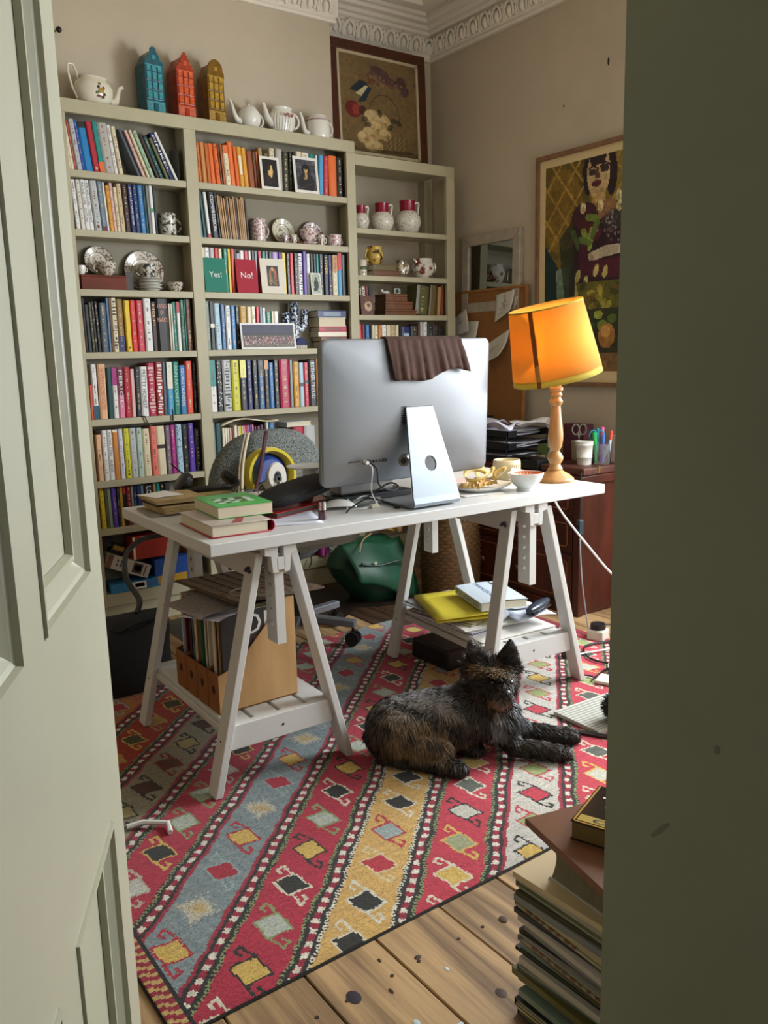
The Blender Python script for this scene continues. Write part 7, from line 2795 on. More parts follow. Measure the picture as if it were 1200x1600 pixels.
carton('game_box', 'dark box with yellow print lying on the pile of games', (1.195, 3.762, .325), (.075, .045, .04), [mat('dark_box', '#241d1c', .5)], 0, .42, 'game box', [(.1, .8, .3, .8, cover('mustard'))])
for k, (x, c_, th) in enumerate(((1.535, 'mustard', .02), (1.56, 'charcoal', .018), (1.70, 'black', .02), (1.735, 'white', .012), (1.755, 'navy blue', .018), (1.785, 'charcoal', .02), (1.815, 'black', .022), (1.85, 'denim blue', .016), (1.88, 'dark brown', .02))):
    cv, pg, pr = book_meshes(th, .09, .225, c_, '')
    put_book(cv, pg, pr, Matrix.Translation((x, YS + .03, SH8 + .0005)) @ Matrix.Rotation(math.radians(-9), 4, 'Y'), f'{c_} large book, {NUM[k]} from the left on the lowest shelf behind the trestle', 'large books on the lowest shelf')
carton('blue_box', 'blue box above the large books behind the trestle post', (1.545, 3.735, .3878), (.09, .08, .034), [mat('box_deep_blue', '#1f4a94', .35)], 0, 0, 'box')
# maroon cushion bag, magenta box, white basket on the middle bay's lowest shelf
MBAG = mat('maroon_satin', '#571238', .35, var=.4, scale=16)
t = thing('maroon_bag', 'shiny dark maroon bag with ties lying on the lowest shelf', 'bag', (2.07, 3.68, SH8))
mb = MB()
mb.loft([[Vector((2.07 + u * .13, 3.70 + .07 * s * math.cos(a), .240 + (.072 * s + .004 * math.sin(5 * u)) * math.sin(a))) for a in np.linspace(0, 2 * PI, 16, endpoint=False)] for u, s in ((-1, .25), (-.9, .65), (-.6, .95), (-.2, 1), (.3, 1), (.7, .97), (.95, .8), (1, .3))], MBAG)
mb.build('bag_body', t)
for x, z1 in ((1.985, .06), (2.15, .085)):
    mb = MB()
    mb.tube([(x, 3.64, .175), (x - .006, 3.628, .15), (x - .018, 3.63, .12)], .003, BLACK, 6)
    mb.build('tie', t)
carton('magenta_box', 'narrow magenta and pink box beside the maroon bag', (2.235, 3.70, SH8), (.04, .10, .16), [mat('magenta_card', '#93257c', .4)], 0, 0, 'box', [(.3, .5, 0, 1, cover('pink'))])
t = thing('basket', 'small white patterned tray basket holding wicker pieces on the lowest shelf', 'basket', (2.36, 3.72, SH8))
mb = MB()
for a, b in (((2.275, 3.655), (2.45, 3.660)), ((2.275, 3.78), (2.45, 3.785)), ((2.275, 3.66), (2.28, 3.78)), ((2.445, 3.66), (2.45, 3.78))):
    mb.box((a[0], a[1], SH8), (b[0], b[1], .235), china('white_black_print', '#c9c8c2', '#3a3a3a', 60, .55, .6, .6))
mb.build('tray_sides', t)
mb = MB()
for k in range(5):
    mb.tube([(2.29, 3.70 + .012 * k, .215 + .018 * k), (2.37, 3.69 + .012 * k, .222 + .018 * k), (2.44, 3.70 + .012 * k, .215 + .018 * k)], .008, mat('pale_wicker', '#a98d5c', .7), 7)
mb.build('wicker_pieces', t)['kind'] = 'stuff'

# black bag on the floor at the left
BBAG = mat('black_canvas', '#121314', .8, bump=.2, bscale=90)
t = thing('black_bag', 'large black bag slumped on the floor behind the left trestle', 'bag', (.93, 2.95, 0))
mb = MB()
mb.loft([[Vector((.93 + r * .17 * sup(a)[0] + dx, 2.96 + r2 * .13 * sup(a)[1], z)) for a in np.linspace(0, 2 * PI, 24, endpoint=False)] for r, r2, z, dx in ((.9, .9, .0085, 0), (1.02, 1.05, .04, 0), (1.0, 1.0, .14, .0), (.98, .85, .21, .01), (.93, .6, .25, .02), (.85, .2, .27, .02))], BBAG)
mb.build('bag_body', t)
mb = MB()
mb.tube([(.86, 2.90, .25), (.90, 2.87, .24), (.96, 2.86, .262), (1.05, 2.90, .255)], .006, BBAG, 8)
mb.build('bag_seam', t)
cable('thick black strap looping up from the black bag to the shelf', [(.99, 2.95, .268), (1.03, 3.02, .30), (1.03, 3.15, .36), (1.09, 3.30, .42), (1.2, 3.42, .44), (1.32, 3.5, .43)], .011, BLACK, 'strap')

# green bag
GBAG = mat('green_leather', '#0a432b', .5, var=.25, scale=12)
t = thing('green_bag', 'dark green slouching bag with a flap lying in front of the bookcase', 'bag', (2.33, 3.32, 0))
mb = MB()
rings = []
for (z, x0, x1, y0, y1) in ((0, 2.22, 2.46, 3.24, 3.44), (.06, 2.17, 2.475, 3.22, 3.47), (.12, 2.12, 2.48, 3.22, 3.48), (.18, 2.09, 2.48, 3.24, 3.48), (.235, 2.12, 2.47, 3.27, 3.47), (.275, 2.17, 2.45, 3.30, 3.44), (.298, 2.22, 2.42, 3.34, 3.40)):
    rings.append([Vector(((x0 + x1) / 2 + (x1 - x0) / 2 * sup(a)[0], (y0 + y1) / 2 + (y1 - y0) / 2 * sup(a)[1], z)) for a in np.linspace(0, 2 * PI, 28, endpoint=False)])
mb.loft(rings, GBAG)
mb.build('bag_body', t)
mb = MB()
mb.grid(lambda u, v: (2.09 + .36 * u + .03 * v, 3.275 - .115 * math.sin(v * 1.75) - .015 * math.sin(u * 4), .300 - .17 * v - .12 * u * v + .014 * math.sin(u * 6)), 16, 12, GBAG)
mb.build('flap', t, solid=.006)
mb = MB()
mb.tube([(2.14 + .30 * q, 3.165, .225 - .04 * q - .012 * math.sin(q * 6)) for q in np.linspace(0, 1, 10)], .006, mat('green_dark', '#062a1c', .5), 8)
mb.build('welt', t)
mb = MB()
mb.lathe([(.001, 0), (.009, 0), (.009, .003), (.001, .004)], mat('button_bone', '#9aa78c', .3), n=14, M=Matrix.Translation((2.215, 3.158, .218)) @ Matrix.Rotation(PI / 2, 4, 'X'))
mb.build('button', t)
t = thing('tan_scarf', 'crumpled tan cloth bulging out of the top of the green bag', 'cloth', (2.46, 3.36, .33))
mb = MB()
rr = np.random.default_rng(5)
for k in range(9):
    a = rr.uniform(0, 2 * PI)
    mb.tube([(2.44 + rr.uniform(-.06, .05) + .035 * math.cos(a + q * 1.2), 3.31 + rr.uniform(-.03, .05) + .02 * q, .345 + .022 * math.sin(a + q * 1.4)) for q in range(5)], [.012, .018, .02, .018, .012], mat('tan_cloth', '#a5814a', .8), 8)
mb.build('folds', t)['kind'] = 'stuff'
cable('thin beige strap over the green bag', [(2.30, 3.31, .325), (2.20, 3.24, .315), (2.13, 3.165, .28)], .004, mat('beige_strap', '#8d7a52', .7), 'bag_strap')

# wicker basket
WICK = mat('brown_wicker', '#644829', .55, var=.2, scale=30)
t = thing('wicker_basket', 'tall round brown wicker basket in front of the chest', 'basket', (2.638, 3.115, 0))
mb = MB()
NA, NR, HB = 40, 24, .40
vs, fs = [], []
for j in range(NR * 2 + 1):
    z = HB * j / (NR * 2)
    R0 = .134 + .010 * math.sin(PI * z / HB)
    for i in range(NA * 2):
        a = 2 * PI * i / (NA * 2)
        s = math.cos(i * PI / 2 + (j // 2) * PI) if j % 2 else 0
        r = R0 + (.006 + .0065 * s if j % 2 else -.006)
        vs.append((r * math.cos(a), r * math.sin(a), z))
n2 = NA * 2
for j in range(NR * 2):
    for i in range(n2):
        i2 = (i + 1) % n2
        fs.append((j * n2 + i, j * n2 + i2, (j + 1) * n2 + i2, (j + 1) * n2 + i))
mb.add(vs, fs, WICK, None, True)
mb.lathe([(.001, .012), (.128, .012), (.130, HB)], WICK, n=32, close=True)
mb.f = [f for f in mb.f if len(f) < 12]
mb.mi, mb.sm = mb.mi[:len(mb.f)], mb.sm[:len(mb.f)]
mb.build('woven_body', t, local=True, sharp=180)
mb = MB()
for k in range(2):
    mb.tube([((.136 + .004 * math.cos(i * 1.3 + k * PI)) * math.cos(i * 2 * PI / 72), (.136 + .004 * math.cos(i * 1.3 + k * PI)) * math.sin(i * 2 * PI / 72), HB + .006 * math.sin(i * 1.3 + k * PI)) for i in range(73)], .007, WICK, 7, False)
mb.build('braided_rim', t, local=True)
for s in (-1, 1):
    mb = MB()
    for k in (-1, 1):
        mb.tube([(.137 * math.cos(a0_), .137 * math.sin(a0_), z_ + k * .005) for a0_, z_ in [(1.9 * s - .5 + q / 10, HB + .06 * math.sin(PI * q / 10)) for q in range(11)]], .005, WICK, 7)
    mb.build('handle', t, local=True)

# ---------------------------------------------------------------- floor at the right: papers, adapter, cables
RZ = .0075
t = thing('striped_folder', 'grey striped flat folder lying on the rug by the doorway', 'folder', (2.07, 1.70, RZ), math.radians(-2))
mb = MB()
mb.box((-.12, -.105, 0), (.20, .085, .012), mat('folder_white', '#b9b6ab', .6))
mb.build('folder_body', t, local=True)
mb = MB()
for k in range(13):
    mb.box((-.118, -.10 + k * .014, .012), (.198, -.093 + k * .014, .0126), mat('stripe_grey', '#8f9287', .6))
mb.build('stripes', t, local=True)['kind'] = 'stuff'
t = thing('black_strip', 'thin black strip lying on the rug in front of the striped folder', 'strip', (1.96, 1.56, RZ), math.radians(-62))
mb = MB()
mb.box((-.11, -.01, 0), (.11, .01, .006), BLACK)
mb.build('strip_body', t, local=True)
t = thing('black_brush', 'round black fluffy thing half hidden by the doorway', 'brush', (2.055, 1.605, RZ + .0135))
FUZ = mat('black_fluff', '#0d0d0f', .9)
mb = MB()
mb.ell((0, 0, .05), (.055, .05, .048), FUZ, 16, 12)
mb.build('core', t, local=True)
mb = MB()
for k in range(420):
    d = Vector(rng.normal(0, 1, 3)).normalized()
    p = Vector((d.x * .055, d.y * .05, .05 + d.z * .048))
    w_ = d.orthogonal().normalized() * .002
    mb.add([p - w_, p + w_, p + d * .012], [(0, 1, 2)], FUZ)
mb.build('fluff', t, local=True)['kind'] = 'stuff'
t = thing('power_adapter', 'white plug adapter with a round black plug on top', 'adapter', (2.66, 2.20, 0), .3)
mb = MB()
mb.box((-.035, -.035, 0), (.035, .035, .045), mat('adapter_white', '#c9c2b4', .4))
mb.build('adapter_body', t, local=True, bevel=.006)
mb = MB()
mb.lathe([(.001, .045), (.03, .045), (.032, .052), (.03, .068), (.001, .07)], BLACK, n=20)
mb.build('black_plug', t, local=True)
cable('black cable running from the round plug to the right', [(2.69, 2.20, .055), (2.74, 2.18, .05), (2.80, 2.14, .01), (2.9, 2.1, .006)], .004, CBK)
cable('black cable lying in a loop on the rug edge', [(2.74, 2.10, .012), (2.62, 2.14, .012), (2.52, 2.15, .012), (2.44, 2.06, .012), (2.45, 1.97, .012), (2.52, 1.92, .012)], .004, CBK)
cable('white cable stretched straight to a black connector', [(2.40, 2.11, .014), (2.50, 2.09, .014), (2.62, 2.05, .014)], .0035, CWH)
mb = MB()
mb.box((2.37, 2.115, RZ), (2.40, 2.14, .025), BLACK)
single(mb, 'connector', 'small black connector behind the right trestle foot', 'connector', (2.385, 2.13, RZ), local=False, bevel=.003)
cable('thin black cable passing the right trestle foot', [(2.28, 1.965, .012), (2.30, 1.92, .012), (2.30, 1.86, .012), (2.34, 1.80, .012), (2.40, 1.76, .012)], .003, CBK)
cable('thin dark cable crossing the rug below the white pads', [(2.27, 1.90, .012), (2.36, 1.93, .012), (2.46, 1.95, .012)], .003, CBK)
t = thing('charger', 'white flat charger pad on the rug by the doorway', 'charger', (2.31, 1.87, RZ), .4)
mb = MB()
mb.box((-.04, -.03, 0), (.04, .03, .012), mat('adapter_white', '#c9c2b4', .4))
mb.build('pad', t, local=True, bevel=.003)
t = thing('orange_box', 'orange flat packet on the rug by the doorway', 'packet', (2.36, 1.80, RZ), .2)
mb = MB()
mb.box((-.035, -.022, 0), (.035, .022, .012), cover('orange'))
mb.build('packet', t, local=True, bevel=.002)
t = thing('white_bag', 'clear crumpled plastic bag on the rug by the doorway', 'bag', (2.42, 1.90, RZ))
mb = MB()
mb.ell((0, 0, .025), (.05, .035, .024), ACRYL, 14, 9)
mb.build('bag_body', t, local=True)
# in-line switch hanging on its flex at the chest corner
t = thing('flex_switch', 'dark in-line switch hanging on a cable at the chest corner', 'switch', (2.80, 2.43, .42))
mb = MB()
mb.box((2.785, 2.415, .385), (2.812, 2.437, .455), mat('switch_dark', '#2c3a44', .35))
mb.build('switch_body', t, bevel=.005)
mb = MB()
mb.box((2.783, 2.419, .415), (2.786, 2.433, .432), BLACK)
mb.build('rocker', t)
cable('', [(2.80, 2.427, .66), (2.80, 2.427, .55), (2.80, 2.427, .455)], .004, CBK, 'upper_flex', t)
cable('', [(2.80, 2.427, .385), (2.775, 2.40, .30), (2.745, 2.36, .18), (2.735, 2.33, .07), (2.72, 2.30, .006)], .0035, mat('cable_grey', '#77797c', .5), 'lower_flex', t)
for (x, y, lab) in ((1.905, 2.45, 'small white paper scrap on the rug, farther one'), (1.895, 2.405, 'small white paper scrap on the rug, nearer one'), (.66, 1.93, 'white twisted strap lying on the rug at the left')):
    mb = MB()
    if x < 1:
        mb.tube([(x - .06, y + .06, .014), (x - .02, y + .05, .018), (x + .03, y + .01, .016), (x + .02, y - .03, .012)], .007, CWH, 7)
    else:
        mb.grid(lambda u, v: (x + .035 * u - .01 * v, y + .012 * v, .011 + .004 * math.sin(u * 5)), 5, 2, PAPER)
    single(mb, 'paper_scrap' if x > 1 else 'strap', lab, 'scrap' if x > 1 else 'strap', (x, y, .012), local=False)

# ---------------------------------------------------------------- woven rug: diagonal bands of hooked lozenges
RX0, RX1, RY0, RY1 = .435, 2.69, 1.275, 2.955
CELL = .0042
nw, nh = int((RX1 - RX0) / CELL), int((RY1 - RY0) / CELL)
gx = RX0 + (np.arange(nw) + .5) * (RX1 - RX0) / nw
gy = RY0 + (np.arange(nh) + .5) * (RY1 - RY0) / nh
GX, GY = np.meshgrid(gx, gy)
# hand woven wobble
WX = GX + .0022 * np.sin(GY * 41) + .0018 * np.sin(GY * 97 + GX * 13) + rng.normal(0, .0007, GX.shape)
WY = GY + .0022 * np.sin(GX * 37) + .0015 * np.sin(GX * 111 + GY * 9) + rng.normal(0, .0007, GX.shape)
ca, sa = math.cos(math.radians(43.2)), math.sin(math.radians(43.2))
S = WX * sa - WY * ca
T = WX * ca + WY * sa
PITCH, S1 = .1785, -1.181 - .1785
q = (S - S1) / PITCH
band = np.floor(q).astype(int)
v = (q - band) * PITCH            # 0..PITCH inside a band, borders at both ends
RED_, GREYB, TANB, YELB, WHT = '#a32b3e', '#7d8888', '#a08a62', '#be9858', '#bab4a8'
DARK, CREAM, GREEN, DKRED = '#2b2a26', '#c9bfa8', '#7f8a5c', '#7a1c2c'
bandcol = {-6: RED_, -5: WHT, -4: RED_, -3: GREYB, -2: RED_, -1: '#a5682c', 0: '#9a3220', 1: '#8c8168', 2: RED_, 3: GREYB, 4: RED_, 5: YELB, 6: '#b03644', 7: WHT, 8: '#b23a48', 9: GREYB, 10: RED_}  # one red band is coloured orange-red, its tone in the shade
A = np.zeros((nh, nw, 3), np.float32)


def put(mask, col):
    A[mask] = lin(col)


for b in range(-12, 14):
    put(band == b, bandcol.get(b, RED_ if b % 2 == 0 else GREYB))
# streaks of hand dyed wool along the weave
st_ = rng.normal(0, 1, (nh, 1))
for b, c2, k in ((3, '#5d7078', .45), (7, '#9aa0a0', .35), (1, '#6d7068', .35), (9, '#5d7078', .4), (5, '#c9a765', .35)):
    m = (band == b) & ((np.sin(T * 160 + np.sin(S * 90) * 2) + rng.normal(0, .8, GX.shape)) > .5)
    A[m] = A[m] * (1 - k) + np.array(lin(c2), np.float32) * k
cyc = {4: (2.069, [(DARK, CREAM), ('#a5a99c', GREEN), ('#c2a254', DARK)]), 3: (2.094, [('#a02a38', '#8a9a98'), ('blotch', ''), ('#c2a254', '#a02a38')]), 5: (2.037, [(DARK, CREAM), ('#8f9c98', '#a8323c'), ('#a8323c', '#c4b48c'), (DARK, '#c4bfae')]), 6: (2.156, [('#55584f', CREAM), ('#b4b0a2', DARK), ('#8f9270', '#c2a254'), ('#c2a254', CREAM)]), 7: (2.275, [('#8f9a64', '#b03644'), ('#b03644', DARK), ('#8f9a64', '#b03644'), ('#c2a254', DARK)]), 2: (1.86, [('#a5ab9c', GREEN), (DARK, '#c2a254'), ('#b4b4a8', '#a8a08c'), ('#a5ab9c', GREEN)]), 1: (2.292, [('#9a8c5c', DARK), ('#5c3320', DKRED), ('#4d2a1c', DARK)]), 0: (2.29, [('#4a4630', '#c2a254'), ('#b08a44', '#b08a44')]), 8: (2.41, [('#55584f', CREAM), ('#b4b0a2', '#c2a254'), ('#8f9a64', CREAM)])}
MP = .1395
W2 = v - PITCH / 2


def loz(du, dt, a=.0405, b=.0375, c_=-.0035):
    """inside test of the skewed lozenge with corners (+-a, 0) and +-(c, b)"""
    y = dt / b
    x = (du - c_ * y) / a
    return np.abs(x) + np.abs(y)


for b in range(-12, 14):
    t0, cc = cyc.get(b, cyc[4] if b % 2 == 0 else cyc[3])
    inb = band == b
    k = np.round((T - t0) / MP).astype(int)
    du, dt = W2, T - t0 - k * MP
    d = loz(du, dt)
    for j, (inner, outl) in enumerate(cc):
        m = inb & ((k % len(cc)) == ((-j) % len(cc)))
        if inner == 'blotch':
            bl = m & (d + rng.normal(0, .22, d.shape) < 1.15)
            A[bl] = np.array(lin('#b0aa96'), np.float32)
            bl2 = m & (d + rng.normal(0, .3, d.shape) < .55)
            A[bl2] = np.array(lin('#b39a68'), np.float32)
            continue
        put(m & (d < 1.2) & (d > .98), outl)
        put(m & (d < 1.0), inner)
        # the outline runs on past the top and the bottom corner and curls back: an S of two hooks
        for sg in (1, -1):
            hu, ht = sg * du, sg * dt
            P_ = [(-.005, .038), (-.042, .066), (-.047, .046), (-.034, .038)]
            bar = np.zeros(d.shape, bool)
            for (ua, ta), (ub, tb) in zip(P_[:-1], P_[1:]):
                Lx, Ly = ub - ua, tb - ta
                kk = np.clip(((hu - ua) * Lx + (ht - ta) * Ly) / (Lx * Lx + Ly * Ly), 0, 1)
                bar |= (hu - ua - kk * Lx) ** 2 + (ht - ta - kk * Ly) ** 2 < .0036 ** 2
            put(m & bar, outl)
# dividing stripes
e = np.where(v > PITCH / 2, v - PITCH, v)          # signed distance from the nearest border centre
nb = np.where(v > PITCH / 2, band + 1, band)       # border number n lies between band n-1 (e < 0) and band n (e > 0)
dash = np.mod(T + nb * .011, .036) < .017
put(np.abs(e) < .0255, DARK)
put((np.abs(e) < .0078), '#8f2638')
put((np.abs(e) < .0074) & dash, '#cfc8b8')
rowch = np.mod(T, .0095) < .0055
for n_ in range(-12, 15):
    for side, bb in ((-1, n_ - 1), (1, n_)):
        edge = (nb == n_) & (e * side > .0168) & (e * side < .0255)
        red = bb % 2 == 0
        col = GREEN if red else ('#c9c2b0' if bb == 5 else '#96293a')
        put(edge & (rowch | (not red and bb != 5)), col)
# end borders
put((GX < RX0 + .045) & (GX > RX0 + .036), '#232220')
m = GX < RX0 + .036
put(m, '#8c2433')
put(m & (np.mod(GY + np.round(GX / .012) * .006, .024) < .011), '#b59a5c')
put(GX < RX0 + .006, '#232220')
m = GX > RX1 - .045
put(m, '#8c2433')
put(m & (GX < RX1 - .036), '#232220')
put(GY < RY0 + .006, '#26231f')
put(GY > RY1 - .006, '#26231f')
# wool: row streaks and speckle
A *= (1 + .10 * rng.normal(0, 1, A.shape[:2]) + .05 * st_)[..., None]
A *= (1 + .10 * np.sin(GX * 5 + 1) * np.sin(GY * 4))[..., None]
A = np.clip(A, .003, 1)
px = RX0 + np.arange(nw + 1) * (RX1 - RX0) / nw
py = RY0 + np.arange(nh + 1) * (RY1 - RY0) / nh
PX, PY = np.meshgrid(px, py)
PZ = .0042 + .0006 * np.sin(PX * 380) * np.sin(PY * 420) + .0003 * rng.normal(0, 1, PX.shape) + .0008 * np.sin(PX * 9) * np.sin(PY * 7)
edge = np.minimum.reduce([PX - RX0, RX1 - PX, PY - RY0, RY1 - PY])
PZ = np.where(edge < CELL * .5, .0004, PZ)
o = print_grid('rug', A, np.stack([PX, PY, PZ], -1), attr_mat('rug_wool', .95, .6, 500, .2, .15))
tag(o, 'flat woven red rug with diagonal bands of hooked lozenges', 'rug')

# ---------------------------------------------------------------- terrier lying on the rug
DZ = .0075
dog = thing('dog', 'black and brindle shaggy terrier lying on the rug with its head up', 'dog', (1.50, 1.79, DZ))
SKIN = mat('dog_undercoat', '#17120f', .9)


def V(*a):
    return Vector(a)


def capsule(mb, p0, p1, r0, r1, n=16, k=5):
    """closed tapered capsule"""
    p0, p1 = Vector(p0), Vector(p1)
    d = (p1 - p0).normalized()
    pts, rs = [], []
    for i in range(k + 1):
        a = PI / 2 * i / k
        pts.append(p0 - d * r0 * math.cos(a))
        rs.append(max(1e-4, r0 * math.sin(a)))
    for i in range(k + 1):
        a = PI / 2 * i / k
        pts.append(p1 + d * r1 * math.sin(a))
        rs.append(max(1e-4, r1 * math.cos(a)))
    mb.tube(pts, rs, SKIN, n)


HC = V(1.607, 1.706, .236)                 # centre of the skull
FD = V(-.44, -.88, .10).normalized()      # where it looks
RT_ = FD.cross(V(0, 0, 1)).normalized()    # to the right in the picture is -its own left
LT = -RT_
UP = RT_.cross(FD).normalized()
if UP.z < 0:
    UP = -UP
SIDE = V(.80, -.60, 0)                      # towards the right of the picture
mb = MB()
for a, b, r0, r1 in (((1.375, 1.865, .098), (1.47, 1.82, .112), .090, .088), ((1.47, 1.82, .112), (1.585, 1.755, .128), .088, .082), ((1.585, 1.755, .125), (1.63, 1.715, .105), .082, .064), ((1.60, 1.735, .15), (1.606, 1.715, .205), .066, .052),
                     ((1.63, 1.70, .085), (1.635, 1.655, .040), .040, .027), ((1.635, 1.655, .036), (1.715, 1.577, .027), .025, .021), ((1.715, 1.577, .025), (1.742, 1.556, .022), .024, .020),
                     ((1.675, 1.735, .085), (1.735, 1.715, .040), .038, .026), ((1.735, 1.715, .036), (1.82, 1.638, .027), .025, .021), ((1.82, 1.638, .025), (1.848, 1.617, .022), .024, .020),
                     ((1.40, 1.83, .085), (1.425, 1.765, .060), .075, .050), ((1.425, 1.765, .055), (1.375, 1.78, .030), .040, .024), ((1.375, 1.78, .028), (1.43, 1.69, .024), .023, .022), ((1.43, 1.69, .024), (1.447, 1.668, .022), .024, .019),
                     ((1.54, 1.765, .03), (1.565, 1.728, .022), .024, .019),
                     ((1.325, 1.92, .07), (1.318, 1.86, .026), .024, .018), ((1.318, 1.86, .026), (1.35, 1.80, .020), .018, .011)):
    capsule(mb, a, b, r0, r1)
mb.ell(HC, (.056, .056, .052), SKIN, 20, 14)
mb.ell(HC + FD * .035 - UP * .012, (.044, .044, .038), SKIN, 18, 12)
capsule(mb, HC + FD * .035 - UP * .014, HC + FD * .084 - UP * .014, .036, .027)
capsule(mb, HC + FD * .03 - UP * .040, HC + FD * .070 - UP * .044, .028, .021)
mb.ell(HC + FD * .046 + UP * .026, (.040, .034, .016), SKIN, 14, 8)
EARS = []
for s, tip, base in ((1, HC + SIDE * .050 + V(0, 0, .116), HC + SIDE * .036 + V(0, 0, .034)), (-1, HC - SIDE * .064 + V(0, 0, .122), HC - SIDE * .042 + V(0, 0, .034))):
    d = tip - base
    pts = [base + d * q for q in (-.25, 0, .35, .7, .92, 1.0)]
    rs = [.026, .034, .030, .019, .009, .003]
    sub = MB()
    sub.tube([(0, 0, 0), (0, 0, 1)], .1, SKIN, 8)
    mb.tube(pts, rs, SKIN, 12)
    EARS.append((base, tip))
raw = mb.build('raw_dog')
md = raw.modifiers.new('remesh', 'REMESH')
md.mode = 'VOXEL'
md.voxel_size = .0055
md2 = raw.modifiers.new('smooth', 'SMOOTH')
md2.factor = .5
md2.iterations = 6
dg = bpy.context.evaluated_depsgraph_get()
me = bpy.data.meshes.new_from_object(raw.evaluated_get(dg), depsgraph=dg)
bpy.data.objects.remove(raw)
me.name = 'body'
me.materials.clear()
me.materials.append(SKIN)
nv = len(me.vertices)
co = np.empty(nv * 3, np.float32)
me.vertices.foreach_get('co', co)
co = co.reshape(-1, 3)
co[:, 2] = np.maximum(co[:, 2], .001)
co -= np.array([1.50, 1.79, 0], np.float32)
me.vertices.foreach_set('co', co.ravel())
me.polygons.foreach_set('use_smooth', [True] * len(me.polygons))
me.update()
body = bpy.data.objects.new('body', me)
COL.objects.link(body)
body.parent = dog
BASE[body.name] = BASE[dog.name]

# fur: fine tapered blades over the whole skin
me.calc_loop_triangles()
nt_ = len(me.loop_triangles)
tv = np.empty(nt_ * 3, np.int32)
me.loop_triangles.foreach_get('vertices', tv)
tv = tv.reshape(-1, 3)
P3 = co[tv]
cr = np.cross(P3[:, 1] - P3[:, 0], P3[:, 2] - P3[:, 0])
ar = np.linalg.norm(cr, axis=1)
fn_ = cr / np.maximum(ar, 1e-9)[:, None]
NF = 62000
pick = rng.choice(nt_, NF, p=ar / ar.sum())
r1, r2 = rng.random(NF), rng.random(NF)
sq = np.sqrt(r1)
root = P3[pick, 0] * (1 - sq)[:, None] + P3[pick, 1] * (sq * (1 - r2))[:, None] + P3[pick, 2] * (sq * r2)[:, None]
nrm = fn_[pick]
wp = root + np.array([1.50, 1.79, 0])
hc, fd, up, side = (np.array(q) for q in (HC, FD, UP, SIDE))
dh = np.linalg.norm(wp - hc, axis=1)
head = (dh < .105) & (wp[:, 2] > .165)
ear = np.zeros(NF, bool)
for base, tip in EARS:
    b_, t_ = np.array(base), np.array(tip)
    L_ = t_ - b_
    k = np.clip(((wp - b_) @ L_) / (L_ @ L_), 0, 1)
    ear |= (np.linalg.norm(wp - b_ - k[:, None] * L_, axis=1) < .03) & (k > .12)
leg = (wp[:, 2] < .075) & (wp[:, 0] > 1.60)
foot = wp[:, 2] < .05
flank = (~head) & (wp[:, 0] < 1.6)
# flow of the coat
bodyax = np.array([-.86, .50, 0])
flow = np.tile(bodyax, (NF, 1)) * .55 + np.array([0, 0, -.75])
hh = np.array([1.41, 1.80, .10])
fl = wp - hh
haunch = flank & (np.linalg.norm(fl * np.array([1, 1, .9]), axis=1) < .13) & (wp[:, 2] < .17)
flow[haunch] = np.array([-.15, -.15, -1])
top = flank & (wp[:, 2] > .165)
flow[top] = bodyax * 1.0 + np.array([0, 0, -.15])
chest = (~head) & (wp[:, 0] > 1.57) & (wp[:, 2] > .075)
flow[chest] = np.array([.1, -.25, -1.0])
flow[leg] = np.array([.55, -.45, -.45])
rad = wp - (hc + fd * .045 + up * .006)
flow[head] = rad[head] / np.linalg.norm(rad[head], axis=1)[:, None] * 1.0 + np.array([0, 0, -.35])
muz = head & (((wp - hc) @ fd) > .045)
flow[muz] = -fd * .25 + np.array([0, 0, -.9]) + rad[muz] * 9
brow = head & (((wp - hc) @ fd) > .02) & (((wp - hc) @ up) > .012) & ~ear
flow[brow] = fd * .35 + np.array([0, 0, .25]) + ((wp[brow] - hc) @ side)[:, None] * side * 16
flow[ear] = np.array([0, 0, .9]) + ((wp[ear] - hc) @ side)[:, None] * side * 6


def wav(p, f, s):
    return np.sin(p[:, 0] * f + s) * np.sin(p[:, 1] * f * 1.13 + s * 2) + .6 * np.sin(p[:, 2] * f * 1.3 + s * 3 + p[:, 0] * f * .7)


clump = np.stack([wav(wp, 95, 1), wav(wp, 95, 2.3), wav(wp, 95, 4.1)], 1)
flow = flow + clump * .34 + rng.normal(0, .22, (NF, 3))
flow -= nrm * np.sum(flow * nrm, 1)[:, None] * .92
flow /= np.maximum(np.linalg.norm(flow, axis=1), 1e-6)[:, None]
lift = np.full(NF, .38)
lift[head] = .62
lift[top] = .30
lift[ear] = .30
d0 = flow + nrm * lift[:, None]
d0 /= np.linalg.norm(d0, axis=1)[:, None]
ln = np.full(NF, .030)
ln[haunch] = .034
ln[top] = .024
ln[leg] = .024
ln[foot] = .019
ln[chest] = .038
ln[head] = .038
ln[muz] = .017
ln[brow] = .024
ln[ear] = .016
ln *= rng.uniform(.65, 1.25, NF) * (1 + .22 * clump[:, 0])
ln = np.clip(ln, .008, .055)
for c_, r_ in ((HC + FD * .122, .024), (HC + FD * .074 + SIDE * .026 + UP * .018, .011), (HC + FD * .074 - SIDE * .026 + UP * .018, .011)):
    ln[np.linalg.norm(wp - np.array(c_), axis=1) < r_] = .003
g = np.array([0, 0, -.35])
p1 = root + d0 * (ln * .5)[:, None]
d1 = flow * .95 + nrm * .12 + g + clump * .12
d1 /= np.linalg.norm(d1, axis=1)[:, None]
p2 = p1 + d1 * (ln * .5)[:, None]
for q in (p1, p2):
    q[:, 2] = np.maximum(q[:, 2], .0015)
wd = np.cross(d0, nrm + rng.normal(0, .35, (NF, 3)))
wd /= np.maximum(np.linalg.norm(wd, axis=1), 1e-6)[:, None]
w0 = rng.uniform(.0009, .0018, NF)[:, None]
